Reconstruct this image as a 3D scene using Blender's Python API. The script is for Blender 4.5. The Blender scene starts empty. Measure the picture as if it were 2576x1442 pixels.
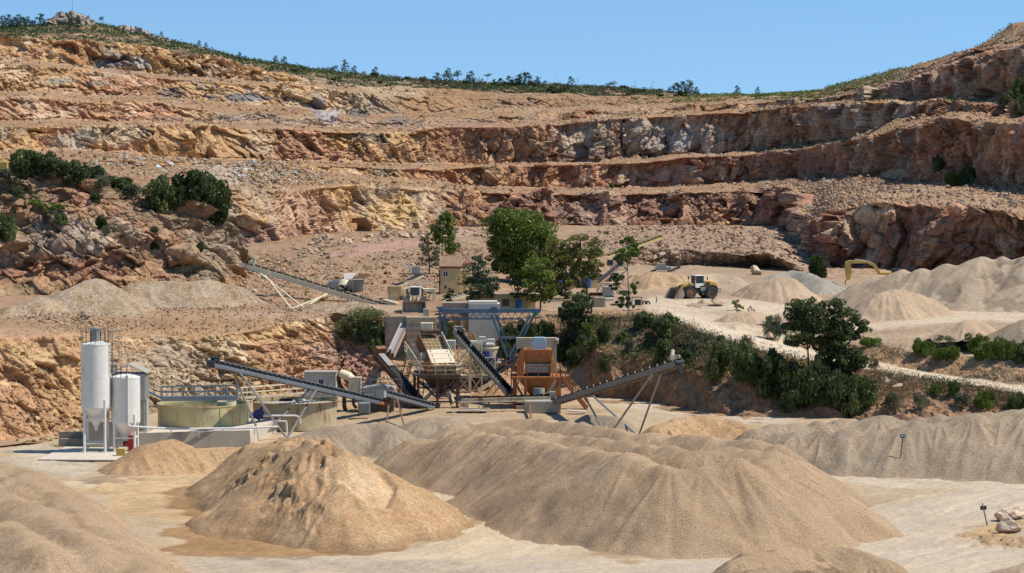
import bpy, bmesh, math, random
import numpy as np
from mathutils import Vector, Matrix
R = math.radians
rng = np.random.default_rng(7)
random.seed(7)
SC = bpy.context.scene
COL = SC.collection
# ------------------------------------------------------------------ camera
F, U0, V0, VH, H = 6600.0, 1288.0, 721.0, 400.0, 32.4
YS = 2.0                     # survey distances are kept in half metres
PITCH = math.atan((V0 - VH) / F)
cd = bpy.data.cameras.new("camera"); cam = bpy.data.objects.new("camera", cd); COL.objects.link(cam)
cam.location = (0, 0, H); cam.rotation_euler = (math.pi / 2 - PITCH, 0, 0)
cd.sensor_width = 36; cd.lens = 36 * F / 2576; cd.clip_start = 0.5; cd.clip_end = 9000
SC.camera = cam
cp, sp = math.cos(PITCH), math.sin(PITCH)

def ray(u, v):
    x = (u - U0) / F; y = -(v - V0) / F
    return x, cp + y * sp, -sp + y * cp

SH = [None, 0.0]
def tilt(Y):
    """the yard falls gently towards the camera"""
    return -2.1 + .007575 * Y

def P(u, v, Y):
    """the point at survey distance Y that stands where (u, v) was sighted"""
    x, y, z = ray(u, v); Yw = Y * YS if SH[0] is None else Y + SH[0]
    return np.array([x * Yw / y, Yw - (SH[0] or 0), H + z * Yw / y - SH[1]])

def PZ(u, v, z0=0.0):
    """the point sighted at (u, v) that lies z0 above the yard's plane"""
    x, y, z = ray(u, v); Yw = (H + 2.1 - z0) / (.007575 - z / y)
    return np.array([x * Yw / y, Yw - (SH[0] or 0), H + z * Yw / y - SH[1]])

_seen = set()
def begin(YC):
    """work in the frame of a machine that stands at survey distance YC"""
    global _seen
    _seen = set(o.name for o in bpy.data.objects); SH[0] = YC; SH[1] = tilt(2 * YC)

def end():
    for o in bpy.data.objects:
        if o.name not in _seen and o.parent is None: o.location.y += SH[0]; o.location.z += SH[1]
    SH[0] = None; SH[1] = 0.0

def uv_of(V):
    d = V - np.array([0, 0, H])
    f = d[..., 1] * cp - d[..., 2] * sp
    up = d[..., 1] * sp + d[..., 2] * cp
    return U0 + F * d[..., 0] / f, V0 - F * up / f

# ------------------------------------------------------------------ noise
def h3(i, j, k, s):
    h = (i * 374761393 + j * 668265263 + k * 1274126177 + s * 974711) & 0xFFFFFFFF
    h = ((h ^ (h >> 13)) * 1274126177) & 0xFFFFFFFF
    h = ((h ^ (h >> 16)) * 2246822519) & 0xFFFFFFFF
    h = h ^ (h >> 15)
    return (h & 0xFFFFFF) / float(0xFFFFFF)

def vnoise(p, s=0):
    q = np.floor(p).astype(np.int64); f = p - q
    f = f * f * f * (f * (f * 6 - 15) + 10)
    out = 0
    for a in (0, 1):
        wa = f[..., 0] if a else 1 - f[..., 0]
        for b in (0, 1):
            wb = f[..., 1] if b else 1 - f[..., 1]
            for c in (0, 1):
                wc = f[..., 2] if c else 1 - f[..., 2]
                out = out + wa * wb * wc * h3(q[..., 0] + a, q[..., 1] + b, q[..., 2] + c, s)
    return out * 2 - 1

def fbm(p, scale, octv=4, s=0, gain=0.5):
    a, out, q = 1.0, 0, p / scale
    for o in range(octv):
        out = out + a * vnoise(q, s + o * 17); q = q * 2.03 + 11.3; a *= gain
    return out

def rotm(ax, ang):
    return np.array(Matrix.Rotation(R(ang), 3, ax))

def blocks(p, scale, M=None, s=0):
    """fractured rock: random cells; gives per-cell randoms, offset from the cell's middle and the crack width"""
    q = p @ M.T if M is not None else p
    sc = np.array(scale, float); q = q / sc
    base = np.floor(q - 0.5).astype(np.int64)
    best = np.full(q.shape[:-1], 9e9); sec = best.copy()
    ids = np.zeros(q.shape[:-1]); r2 = ids.copy(); r3 = ids.copy()
    off = np.zeros_like(q)
    for a in (0, 1):
        for b in (0, 1):
            for c in (0, 1):
                i, j, k = base[..., 0] + a, base[..., 1] + b, base[..., 2] + c
                h1, h2, h4 = h3(i, j, k, s), h3(i, j, k, s + 1), h3(i, j, k, s + 2)
                d = q - np.stack([i + .5 + .8 * (h1 - .5), j + .5 + .8 * (h2 - .5), k + .5 + .8 * (h4 - .5)], -1)
                dd = np.abs(d[..., 0]) * .6 + np.abs(d[..., 1]) * .6 + np.abs(d[..., 2]) * .6 + 0.5 * np.sqrt((d * d).sum(-1))
                m = dd < best
                sec = np.where(m, best, np.minimum(sec, dd))
                best = np.where(m, dd, best)
                ids = np.where(m, h3(i, j, k, s + 5), ids); r2 = np.where(m, h3(i, j, k, s + 6), r2); r3 = np.where(m, h3(i, j, k, s + 7), r3)
                off = np.where(m[..., None], d, off)
    return ids, r2, r3, off * sc, sec - best

def sstep(a, b, x):
    t = np.clip((x - a) / (b - a), 0, 1); return t * t * (3 - 2 * t)

def lerp(a, b, t):
    return a + (b - a) * t

# ------------------------------------------------------------------ objects
def tag(o, label=None, cat=None, group=None, kind=None):
    if label: o["label"] = label
    if cat: o["category"] = cat
    if group: o["group"] = group
    if kind: o["kind"] = kind
    return o

def mesh_from(name, V, Fc, smooth=False):
    me = bpy.data.meshes.new(name)
    V = np.asarray(V, np.float32)
    me.from_pydata(V.tolist() if len(V) < 60000 else [tuple(v) for v in V], [], Fc)
    if smooth: me.polygons.foreach_set("use_smooth", [True] * len(me.polygons))
    return me

def grid_mesh(name, V, smooth=False):
    r, c = V.shape[:2]
    me = bpy.data.meshes.new(name)
    me.vertices.add(r * c); me.vertices.foreach_set("co", V.reshape(-1).astype(np.float32))
    i = np.arange(r - 1)[:, None] * c + np.arange(c - 1)[None, :]
    f = np.stack([i, i + 1, i + 1 + c, i + c], -1).reshape(-1, 4)
    n = len(f)
    me.loops.add(n * 4); me.loops.foreach_set("vertex_index", f.reshape(-1).astype(np.int32))
    me.polygons.add(n); me.polygons.foreach_set("loop_start", (np.arange(n) * 4).astype(np.int32))
    me.polygons.foreach_set("use_smooth", np.full(n, bool(smooth)))
    me.update(); me.validate()
    return me

def set_col(me, C):
    a = me.color_attributes.new("Col", 'FLOAT_COLOR', 'POINT')
    C = np.concatenate([np.clip(C, 0, 3).reshape(-1, 3), np.ones((C.size // 3, 1))], 1)
    a.data.foreach_set("color", C.reshape(-1).astype(np.float32))

def link(name, me, m, parent=None, loc=None):
    o = bpy.data.objects.new(name, me); COL.objects.link(o)
    if m is not None: me.materials.append(m)
    if parent is not None: o.parent = parent
    if loc is not None: o.location = loc
    return o

def empty(name, loc, label, cat, group=None, rz=0):
    o = bpy.data.objects.new(name, None); COL.objects.link(o)
    o.location = loc; o.rotation_euler = (0, 0, rz); o.empty_display_size = 0.3
    return tag(o, label, cat, group)

# ------------------------------------------------------------------ materials
def nodes(name):
    m = bpy.data.materials.new(name); m.use_nodes = True
    t = m.node_tree; b = t.nodes["Principled BSDF"]
    b.inputs["Specular IOR Level"].default_value = 0.25
    return m, t, b

def nnode(t, sc, detail=4, rough=.6, coord="Object", vec=None):
    n = t.nodes.new("ShaderNodeTexNoise"); n.inputs["Scale"].default_value = sc
    n.inputs["Detail"].default_value = detail; n.inputs["Roughness"].default_value = rough
    if vec is None:
        c = t.nodes.new("ShaderNodeTexCoord"); vec = c.outputs[coord]
    t.links.new(vec, n.inputs["Vector"]); return n

def ramp(t, fac, stops):
    r = t.nodes.new("ShaderNodeValToRGB"); e = r.color_ramp.elements
    while len(e) < len(stops): e.new(0.5)
    for el, (p, c) in zip(e, stops): el.position = p; el.color = (*c, 1) if len(c) == 3 else c
    t.links.new(fac, r.inputs["Fac"]); return r.outputs["Color"]

def mix(t, mode, fac, a, b):
    n = t.nodes.new("ShaderNodeMix"); n.data_type = 'RGBA'; n.blend_type = mode; n.clamp_result = False
    for sock, val in ((n.inputs["Factor"], fac), (n.inputs["A"], a), (n.inputs["B"], b)):
        if hasattr(val, "links"): t.links.new(val, sock)
        elif isinstance(val, (int, float)): sock.default_value = val
        else: sock.default_value = (*val, 1)
    return n.outputs["Result"]

def bump(t, b, h, strength, dist, prev=None):
    n = t.nodes.new("ShaderNodeBump"); n.inputs["Strength"].default_value = strength; n.inputs["Distance"].default_value = dist
    t.links.new(h, n.inputs["Height"])
    if prev is not None: t.links.new(prev, n.inputs["Normal"])
    t.links.new(n.outputs["Normal"], b.inputs["Normal"]); return n.outputs["Normal"]

def mat_col(name, fine=3.0, lo=.62, hi=1.35, bs=.5, bd=.25, fine2=14.0):
    """ground and rock: the mesh's own colour, mottled, with a rough grain"""
    m, t, b = nodes(name)
    a = t.nodes.new("ShaderNodeAttribute"); a.attribute_name = "Col"
    n1 = nnode(t, fine, 5, .65); n2 = nnode(t, fine2, 2, .7)
    c1 = ramp(t, n1.outputs["Fac"], [(.3, (lo,) * 3), (.7, (hi,) * 3)])
    c2 = ramp(t, n2.outputs["Fac"], [(.3, (.8,) * 3), (.7, (1.2,) * 3)])
    c = mix(t, 'MULTIPLY', 1.0, a.outputs["Color"], c1); c = mix(t, 'MULTIPLY', 1.0, c, c2)
    t.links.new(c, b.inputs["Base Color"]); b.inputs["Roughness"].default_value = .95
    b.inputs["Specular IOR Level"].default_value = .1
    nb = bump(t, b, n1.outputs["Fac"], bs, bd)
    bump(t, b, n2.outputs["Fac"], bs * .7, bd * .3, nb)
    return m

def mat(name, col, rough=.6, metal=0.0, var=.25, vs=1.5, dirt=None, da=.0, ds=.8, spec=.3, bumpd=0.0):
    """paint, steel, concrete: a base colour with uneven tone, dirt or rust in patches"""
    m, t, b = nodes(name)
    n = nnode(t, vs, 5, .65)
    c = mix(t, 'MULTIPLY', 1.0, col, ramp(t, n.outputs["Fac"], [(.3, (1 - var,) * 3), (.7, (1 + var,) * 3)]))
    if dirt:
        cc = t.nodes.new("ShaderNodeTexCoord"); mp = t.nodes.new("ShaderNodeMapping"); mp.inputs["Scale"].default_value = (1, 1, .35)
        t.links.new(cc.outputs["Object"], mp.inputs["Vector"])
        d = nnode(t, ds, 6, .7, vec=mp.outputs["Vector"])
        f = ramp(t, d.outputs["Fac"], [(.62 - .3 * da, (0,) * 3), (.74 - .3 * da, (1,) * 3)])
        c = mix(t, 'MIX', f, c, dirt)
    t.links.new(c, b.inputs["Base Color"])
    b.inputs["Roughness"].default_value = rough; b.inputs["Metallic"].default_value = metal
    b.inputs["Specular IOR Level"].default_value = spec
    if bumpd: bump(t, b, nnode(t, 6, 4, .7).outputs["Fac"], .5, bumpd)
    return m

def mat_leaf(name, dark, light, vs=.5):
    m, t, b = nodes(name)
    n = nnode(t, vs, 3, .6); n2 = nnode(t, 5.0, 2, .6)
    oi = t.nodes.new("ShaderNodeObjectInfo")
    c = mix(t, 'MIX', ramp(t, n.outputs["Fac"], [(.35, (0,) * 3), (.65, (1,) * 3)]), dark, light)
    c = mix(t, 'MULTIPLY', 1.0, c, ramp(t, n2.outputs["Fac"], [(.3, (.65,) * 3), (.7, (1.35,) * 3)]))
    c = mix(t, 'MULTIPLY', 1.0, c, ramp(t, oi.outputs["Random"], [(0, (.8, .85, .8)), (1, (1.2, 1.12, 1.05))]))
    t.links.new(c, b.inputs["Base Color"]); b.inputs["Roughness"].default_value = .55
    b.inputs["Specular IOR Level"].default_value = .3
    tr = t.nodes.new("ShaderNodeBsdfTranslucent"); t.links.new(c, tr.inputs["Color"])
    ms = t.nodes.new("ShaderNodeMixShader"); ms.inputs["Fac"].default_value = .3
    t.links.new(b.outputs["BSDF"], ms.inputs[1]); t.links.new(tr.outputs["BSDF"], ms.inputs[2])
    t.links.new(ms.outputs["Shader"], t.nodes["Material Output"].inputs["Surface"])
    return m

# ------------------------------------------------------------------ light
SUN_EL, SUN_AZ = 57.0, -5.0        # azimuth measured from +X towards +Y
sdir = Vector((math.cos(R(SUN_EL)) * math.cos(R(SUN_AZ)), math.cos(R(SUN_EL)) * math.sin(R(SUN_AZ)), math.sin(R(SUN_EL))))
ld = bpy.data.lights.new("sun", 'SUN'); ld.energy = 4.6; ld.angle = R(.5); ld.color = (1, .95, .87)
sun = bpy.data.objects.new("sun", ld); COL.objects.link(sun); sun.rotation_euler = sdir.to_track_quat('Z', 'Y').to_euler(); sun.location = (60, 20, 120)
w = bpy.data.worlds.new("World"); SC.world = w; w.use_nodes = True
wt = w.node_tree; bg = wt.nodes["Background"]
sk = wt.nodes.new("ShaderNodeTexSky"); sk.sky_type = 'NISHITA'; sk.sun_disc = False
sk.sun_elevation = R(SUN_EL); sk.sun_rotation = R(90 - SUN_AZ)
sk.altitude = 300; sk.air_density = 1.0; sk.dust_density = 0.0; sk.ozone_density = 3.0
hs = wt.nodes.new("ShaderNodeHueSaturation"); hs.inputs["Saturation"].default_value = 1.15; hs.inputs["Hue"].default_value = .496
wt.links.new(sk.outputs["Color"], hs.inputs["Color"]); wt.links.new(hs.outputs["Color"], bg.inputs["Color"]); bg.inputs["Strength"].default_value = .135
wc = wt.nodes.new("ShaderNodeTexCoord"); wa = wt.nodes.new("ShaderNodeVectorMath"); wa.operation = 'ADD'; wa.inputs[1].default_value = (0, 0, .14)
wn = wt.nodes.new("ShaderNodeVectorMath"); wn.operation = 'NORMALIZE'
wt.links.new(wc.outputs["Generated"], wa.inputs[0]); wt.links.new(wa.outputs[0], wn.inputs[0]); wt.links.new(wn.outputs[0], sk.inputs["Vector"])
SC.view_settings.view_transform = 'Standard'; SC.view_settings.look = 'None'
SC.view_settings.exposure = 0.2; SC.view_settings.gamma = 1
SC.render.engine = 'CYCLES'
SC.cycles.max_bounces = 5; SC.cycles.diffuse_bounces = 3; SC.cycles.transparent_max_bounces = 6
# ================================================================== terrain
def ucurve(pts, us):
    pts = sorted(pts); a = np.array(pts, float)
    return np.interp(us, a[:, 0], a[:, 1]), np.interp(us, a[:, 0], a[:, 2])

def loft(lines, us, rows):
    """lines: list of [(u, v, Y)]; rows[i]: rows between line i and i+1. Returns V (r,c,3), gap index and t per row."""
    base = []
    for ln in lines:
        v, Y = ucurve(ln, us); Y = Y * YS
        x = (us - U0) / F; y = -(v - V0) / F
        dy = cp + y * sp; dz = -sp + y * cp
        base.append(np.stack([x * Y / dy, Y, H + dz * Y / dy], -1))
    out, gap, tt = [], [], []
    for i, n in enumerate(rows):
        for k in range(n):
            t = k / n
            out.append(lerp(base[i], base[i + 1], t)); gap.append(i); tt.append(t)
    out.append(base[-1]); gap.append(len(rows) - 1); tt.append(1.0)
    return np.array(out), np.array(gap), np.array(tt)

def smooth_rows(w, n=4):
    k = np.ones(2 * n + 1) / (2 * n + 1)
    return np.apply_along_axis(lambda a: np.convolve(np.pad(a, n, 'edge'), k, 'valid'), 0, w)

def normals(V, sm=9):
    du = np.gradient(V, axis=1); dv = np.gradient(V, axis=0)
    n = np.cross(du, dv); n /= np.linalg.norm(n, axis=-1, keepdims=True) + 1e-9
    for ax in (0, 1):
        k = np.ones(sm) / sm
        n = np.apply_along_axis(lambda a: np.convolve(np.pad(a, sm // 2, 'edge'), k, 'valid'), ax, n)
    return n / (np.linalg.norm(n, axis=-1, keepdims=True) + 1e-9)

TAN = np.array([.50, .315, .16]); OCH = np.array([.48, .295, .13]); PINK = np.array([.41, .205, .13]); RED = np.array([.25, .105, .062])
GREY = np.array([.33, .28, .215]); PALE = np.array([.58, .44, .28]); DIRT = np.array([.315, .19, .10]); SLATE = np.array([.15, .15, .15])
SCRUB = np.array([.105, .082, .05])

def jblocks(p, J, sp_, s, warp):
    """rock cut by three joint sets: each cell a skewed block with its own step and tilt"""
    q = p @ J.T / np.array(sp_) + warp
    i = np.floor(q[..., 0]).astype(np.int64); z0 = np.zeros_like(i)
    q1 = q[..., 1] * (.7 + .6 * h3(i, z0, z0, s + 3)) + h3(i, z0, z0, s) * 7; j = np.floor(q1).astype(np.int64)
    q2 = q[..., 2] * (.6 + .8 * h3(i, j, z0, s + 4)) + h3(i, j, z0, s + 1) * 7; k = np.floor(q2).astype(np.int64)
    fr = np.stack([q[..., 0] - i, q1 - j, q2 - k], -1)
    edge = np.minimum(fr, 1 - fr).min(-1)
    return h3(i, j, k, s + 5), h3(i, j, k, s + 6), h3(i, j, k, s + 7), (fr - .5) * np.array(sp_), edge

def joints(*angs):
    """joint normals from (strike about Z, dip lean about Y) pairs; rows are unit normals"""
    out = []
    for a, d in angs:
        out.append([math.cos(R(a)) * math.cos(R(d)), math.sin(R(a)) * math.cos(R(d)), math.sin(R(d))])
    return np.array(out)

def rock(V, cliff, seed, J, amp=1.0, sizes=((7.5, 6, 8), (3.2, 2.6, 3.4), (1.5, 1.2, 1.5)), amps=(3.0, 1.55, .7), flat=.12):
    """displace a sheet into fractured rock where cliff is high, rubbly ground where low; returns V and tone fields"""
    n = normals(V)
    d = 0; tone = 0; crack = 1; hue = 0
    for i, (sz, a) in enumerate(zip(sizes, amps)):
        wsc = (14, 7, 3)[i]
        warp = np.stack([fbm(V, wsc, 3, seed + 50 + i), fbm(V, wsc, 3, seed + 60 + i), fbm(V, wsc, 3, seed + 70 + i)], -1) * (.55, .5, .45)[i]
        ids, r2, r3, off, edge = jblocks(V, J[i % len(J)], sz, seed + 100 * i, warp)
        tilt = (r2 - .5) * off[..., 0] * .7 + (r3 - .5) * off[..., 2] * (.8, .45, .4)[i] + (ids - .5) * off[..., 1] * .6
        loc = (.35 + 1.05 * sstep(-.4, .5, fbm(V, 17, 2, seed + 80 + i)))
        d = d + (a * (ids - .5) + tilt * (.75, .85, .8)[i]) * loc
        tone = tone + (r2 - .5) * (.42, .34, .3)[i]
        hue = hue + (r3 - .5) * (.7, .4, .2)[i]
        if i < 2: d = d - (.28, .2)[i] * (1 - sstep(0, (.05, .07)[i], edge)) * loc
        crack = crack * (1 - (1 - sstep(0, .07, edge)) * (.5, .4, .3)[i])
    ids, r2, r3, off, gap = blocks(V, (1.6, 1.4, 1.2), None, seed + 700)
    fine = fbm(V, 1.0, 3, seed + 7); vert = fbm(V * np.array([1, 1, .22]), 1.9, 3, seed + 8)
    d = d + .30 * (ids - .5) + .6 * vert + .5 * fbm(V, 4.5, 3, seed + 9)
    rub = blocks(V, (1.1, 1.1, .9), None, seed + 900)
    dflat = .55 * fbm(V, 7, 4, seed + 3) + .16 * (rub[0] - .5) * sstep(.2, .9, fbm(V, 14, 3, seed + 31) + .6) + .12 * fine
    nf = n * np.array([1, 1, .3]); nf = nf / (np.linalg.norm(nf, axis=-1, keepdims=True) + 1e-9)
    V2 = V + nf * ((d * amp + .16 * fine) * cliff)[..., None]
    V2[..., 2] += dflat * (1 - cliff) * (flat / .12)
    return V2, tone * cliff + (rub[1] - .5) * .45 * (1 - cliff), hue, crack * cliff + (1 - cliff), fine + vert * .5 * cliff

def paint(C, u, v, patches, seed, V):
    wob = fbm(V, 6, 4, seed)
    for (pu, pv, ru, rv, col, st) in patches:
        m = ((u - pu) / ru) ** 2 + ((v - pv) / rv) ** 2 + wob * .55
        wgt = (st * (1 - sstep(.5, 1.15, m)))[..., None]
        C = C * (1 - wgt) + np.array(col) * (C.mean(-1, keepdims=True) / .25 * .4 + .6) * wgt
    return C

M_ROCK = mat_col("quarry_rock", 1.2, .66, 1.32, .55, .35, 5.0)
# ---------------------------------------------------------------- the terraced quarry wall
K = []
toeK = [(-120,615,280),(600,615,280),(680,615,281),(743,602,295),(810,595,303),(890,590,309),(1079,578,326),(1159,575,330),(1400,572,334),(1700,572,334),(1900,571,336),(1990,566,325),(2045,610,265),(2100,680,247),(2160,708,243),(2300,715,238),(2576,710,225),(2720,710,215)]
K.append([(u, v + 14 if u < 2000 else v + 28, Y - 9) for u, v, Y in toeK])
K.append(toeK)
K.append([(-120,470,296),(600,475,296),(700,480,300),(751,480,308),(864,467,322),(998,470,336),(1159,481,344),(1400,487,348),(1900,480,350),(1985,468,338),(2045,570,274),(2099,531,258),(2193,507,255),(2271,516,252),(2448,518,245),(2576,550,236),(2720,560,225)])
K.append([(-120,405,330),(600,427,330),(756,434,372),(900,441,380),(1000,448,388),(1080,453,395),(1200,471,400),(1500,473,404),(1700,470,402),(1900,456,395),(2000,446,375),(2150,440,330),(2300,456,300),(2430,465,290),(2576,472,275),(2720,475,262)])
K.append([(-120,392,338),(600,416,338),(756,416,380),(900,421,387),(1080,426,402),(1200,420,406),(1500,414,410),(1700,398,408),(1900,387,400),(2000,377,382),(2150,350,338),(2233,333,322),(2325,314,308),(2378,300,300),(2450,305,290),(2576,310,278),(2720,312,265)])
K.append([(-120,376,375),(0,376,380),(161,373,385),(300,378,390),(400,393,393),(520,402,397),(600,404,400),(800,406,405),(1000,410,412),(1200,411,416),(1500,405,420),(1700,390,418),(1900,379,410),(2043,361,392),(2153,342,352),(2206,318,338),(2255,300,330),(2357,288,318),(2450,285,308),(2576,290,292),(2720,290,280)])
K.append([(-120,320,385),(0,320,390),(107,317,395),(349,317,402),(470,310,405),(618,328,410),(716,323,414),(864,330,418),(1025,338,422),(1068,322,424),(1119,320,424),(1300,320,428),(1400,312,430),(1500,302,430),(1700,290,428),(1850,282,420),(1992,268,404),(2072,265,392),(2206,258,350),(2298,260,338),(2381,252,326),(2450,262,316),(2576,270,300),(2720,270,288)])
K.append([(-120,304,400),(0,304,405),(188,304,410),(389,305,418),(537,305,424),(692,310,430),(810,316,435),(944,324,440),(1065,314,443),(1200,312,446),(1400,304,448),(1700,282,446),(1900,274,436),(2072,258,410),(2206,252,372),(2298,254,352),(2389,248,336),(2438,257,326),(2502,242,318),(2576,238,308),(2720,235,295)])
K.append([(-120,247,410),(0,247,415),(81,243,418),(161,250,422),(228,258,425),(349,258,430),(457,266,434),(564,285,438),(672,293,442),(810,300,446),(944,305,452),(1065,298,456),(1200,295,460),(1400,285,462),(1700,268,458),(1900,258,446),(2080,246,420),(2206,226,384),(2300,202,364),(2411,163,344),(2516,127,328),(2576,115,318),(2720,100,304)])
K.append([(-120,230,440),(0,230,444),(107,230,446),(242,236,450),(403,244,456),(510,254,460),(645,263,464),(748,267,468),(870,283,472),(944,290,474),(1065,285,478),(1200,275,482),(1400,270,484),(1700,260,478),(1900,252,462),(2080,240,436),(2206,218,400),(2300,192,380),(2411,155,358),(2516,118,340),(2576,105,330),(2720,85,315)])
K.append([(-120,160,452),(0,161,456),(67,164,458),(161,172,460),(255,179,463),(336,185,466),(381,193,468),(443,201,470),(564,207,474),(622,214,476),(748,214,480),(800,222,482),(877,230,484),(960,240,488),(1065,243,490),(1200,246,494),(1400,250,496),(1700,253,490),(1900,248,474),(2080,236,448),(2206,213,412),(2300,187,392),(2411,150,369),(2516,112,350),(2576,98,339),(2720,75,323)])
K.append([(-120,153,470),(0,154,474),(94,156,476),(215,168,480),(295,177,483),(403,185,487),(492,193,490),(591,200,494),(703,210,498),(832,218,502),(950,226,508),(1065,232,510),(1200,238,512),(1400,242,512),(1700,247,504),(1900,245,488),(2080,233,462),(2206,208,426),(2300,181,405),(2411,145,381),(2516,107,360),(2576,92,350),(2720,65,333)])
K.append([(-120,88,480),(0,89,484),(48,94,486),(153,102,489),(201,97,491),(269,107,493),(363,113,496),(457,137,500),(551,142,504),(618,172,508),(716,185,512),(789,196,514),(853,207,516),(950,216,520),(1065,222,524),(1200,231,526),(1400,238,526),(1700,244,518),(1900,243,500),(2080,230,476),(2206,203,440),(2300,175,418),(2411,140,394),(2516,101,372),(2576,85,360),(2720,55,342)])
K.append([(-120,72,520),(0,72,520),(100,66,522),(150,60,525),(250,64,528),(330,82,530),(420,104,535),(520,128,540),(600,150,545),(700,166,548),(850,186,552),(950,195,556),(1050,203,560),(1200,212,562),(1400,217,562),(1550,224,558),(1700,236,552),(1900,240,535),(2040,238,515),(2080,226,500),(2153,207,470),(2274,175,440),(2371,145,418),(2448,124,402),(2502,94,388),(2550,60,378),(2576,58,374),(2720,30,362)])
K.append([(u, v + 6, Y + 60) for u, v, Y in K[-1]])
for i in (2, 4, 6, 8, 10, 12):       # stand the faces up
    K[i] = [(u, v, (lambda t: t + (Y - t) * float(np.interp(u, [0, 900, 1200, 2576], [.36, .34, .24, .22])))(float(ucurve(K[i - 1], np.array([u]))[1][0]))) for u, v, Y in K[i]]
us = np.arange(-120, 2721, 2.0)
rows = [12, 92, 34, 48, 14, 78, 16, 52, 20, 54, 16, 60, 26, 6]
V, gp, tt = loft(K, us, rows)
cl_left = {0: (.1, .1, .1), 1: (1, 1, 1), 2: (.1, .06, .08), 3: (.45, 1, 1), 4: (.04, .04, .06), 5: (1, 1, 1), 6: (.05, .12, .12), 7: (.9, .45, 1), 8: (.08, .16, .16), 9: (.95, .3, .5), 10: (.06, .1, .15), 11: (1, .1, .3), 12: (.3, .1, .08), 13: (0, 0, 0)}
cl = np.zeros((len(gp), len(us)))
for g in range(14):
    a, b, c = cl_left[g]
    prof = np.interp(us, [0, 860, 1020, 2050, 2180, 2576], [a, a, b, b, c, c])
    cl[gp == g] = prof
cl = smooth_rows(cl, 3)
# dips and breaks in the faces: parts of each face have slumped into scree
sl = sstep(.28, .62, fbm(V * np.array([1, 1, .35]), 26, 3, 91))
cl = cl * (1 - .28 * sl)
# buttresses and bays
nb = normals(V, 15) * np.array([1, 1, .1]); nb = nb / (np.linalg.norm(nb, axis=-1, keepdims=True) + 1e-9)
big = fbm(V * np.array([1, 1, .3]), 20, 3, 5)
cleft = 1 - 2 * np.abs(fbm(V * np.array([1, .6, .16]), 17, 3, 6)) ** .8; wR = np.interp(us, [850, 1250, 2576], [.25, 1, 1])[None, :]
V = V + nb * ((big * 2.2 + (cleft - .35) * 4.2 * wR) * np.clip(cl, 0, 1))[..., None]
Mj_l = [joints((20, 38), (-60, 12), (100, 52)), joints((35, 30), (-75, 20), (70, 58)), joints((10, 42), (-50, 5), (120, 50))]
Mj_r = [joints((-15, -28), (60, -10), (-100, 58)), joints((-30, -22), (75, 8), (-80, 62)), joints((0, -35), (50, -15), (-120, 52))]
uu, vv = uv_of(V)
c = int(np.argmin(abs(us - 1180)))
VL, toL, huL, crL, fiL = rock(V, cl, 11, Mj_l)
VR, toR, huR, crR, fiR = rock(V, cl, 12, Mj_r, 1.0, ((7.5, 6, 8), (3.2, 2.6, 3.4), (1.5, 1.2, 1.5)), (2.9, 1.5, .6))
bl = sstep(1000, 1300, uu)
Vd = lerp(VL, VR, bl[..., None]); tone = lerp(toL, toR, bl); hue = lerp(huL, huR, bl); crack = lerp(crL, crR, bl); fine = lerp(fiL, fiR, bl)

def rock_col(Vb, u, cl, tone, hue, crack, fine, seed, right):
    big1 = fbm(Vb, 38, 4, seed); big2 = fbm(Vb, 22, 4, seed + 9); big3 = fbm(Vb, 13, 3, seed + 19)
    wl = (1 - right)[..., None]; wr = right[..., None]
    base = wl * (TAN * .62 + OCH * .38) + wr * (TAN * .34 + PINK * .66) * .9
    def mx(b, col, w): return b * (1 - w[..., None]) + col * w[..., None]
    base = mx(base, OCH, sstep(.1, .7, big1 + hue * .5) * (1 - right * .75) * .5)
    base = mx(base, PINK, sstep(.05, .6, big2 + hue * .6) * .65)
    base = mx(base, RED, sstep(.2, .75, big3 - hue * .8 + .4 * right) * (.5 + .35 * right))
    base = mx(base, GREY, sstep(.2, .7, -big2 + hue * .6 + .0 * right) * (.65 - .2 * right))
    base = mx(base, PALE, sstep(.3, .75, big3 + tone) * .65)
    c = base * (1 + .85 * tone[..., None])
    c = c * (.85 + .15 * crack[..., None]) * (1 + .12 * fine[..., None])
    dirt = mx(DIRT[None, None] * np.ones_like(base), np.array([.34, .22, .13]), sstep(-.2, .5, big2)); dirt = mx(dirt, np.array([.27, .15, .085]), sstep(.1, .6, big3) * .7)
    dirt = dirt * (1 + .5 * tone[..., None])
    k = sstep(.12, .6, cl)[..., None]
    return np.clip(dirt * (1 - k) + c * k, .01, .9)

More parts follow.
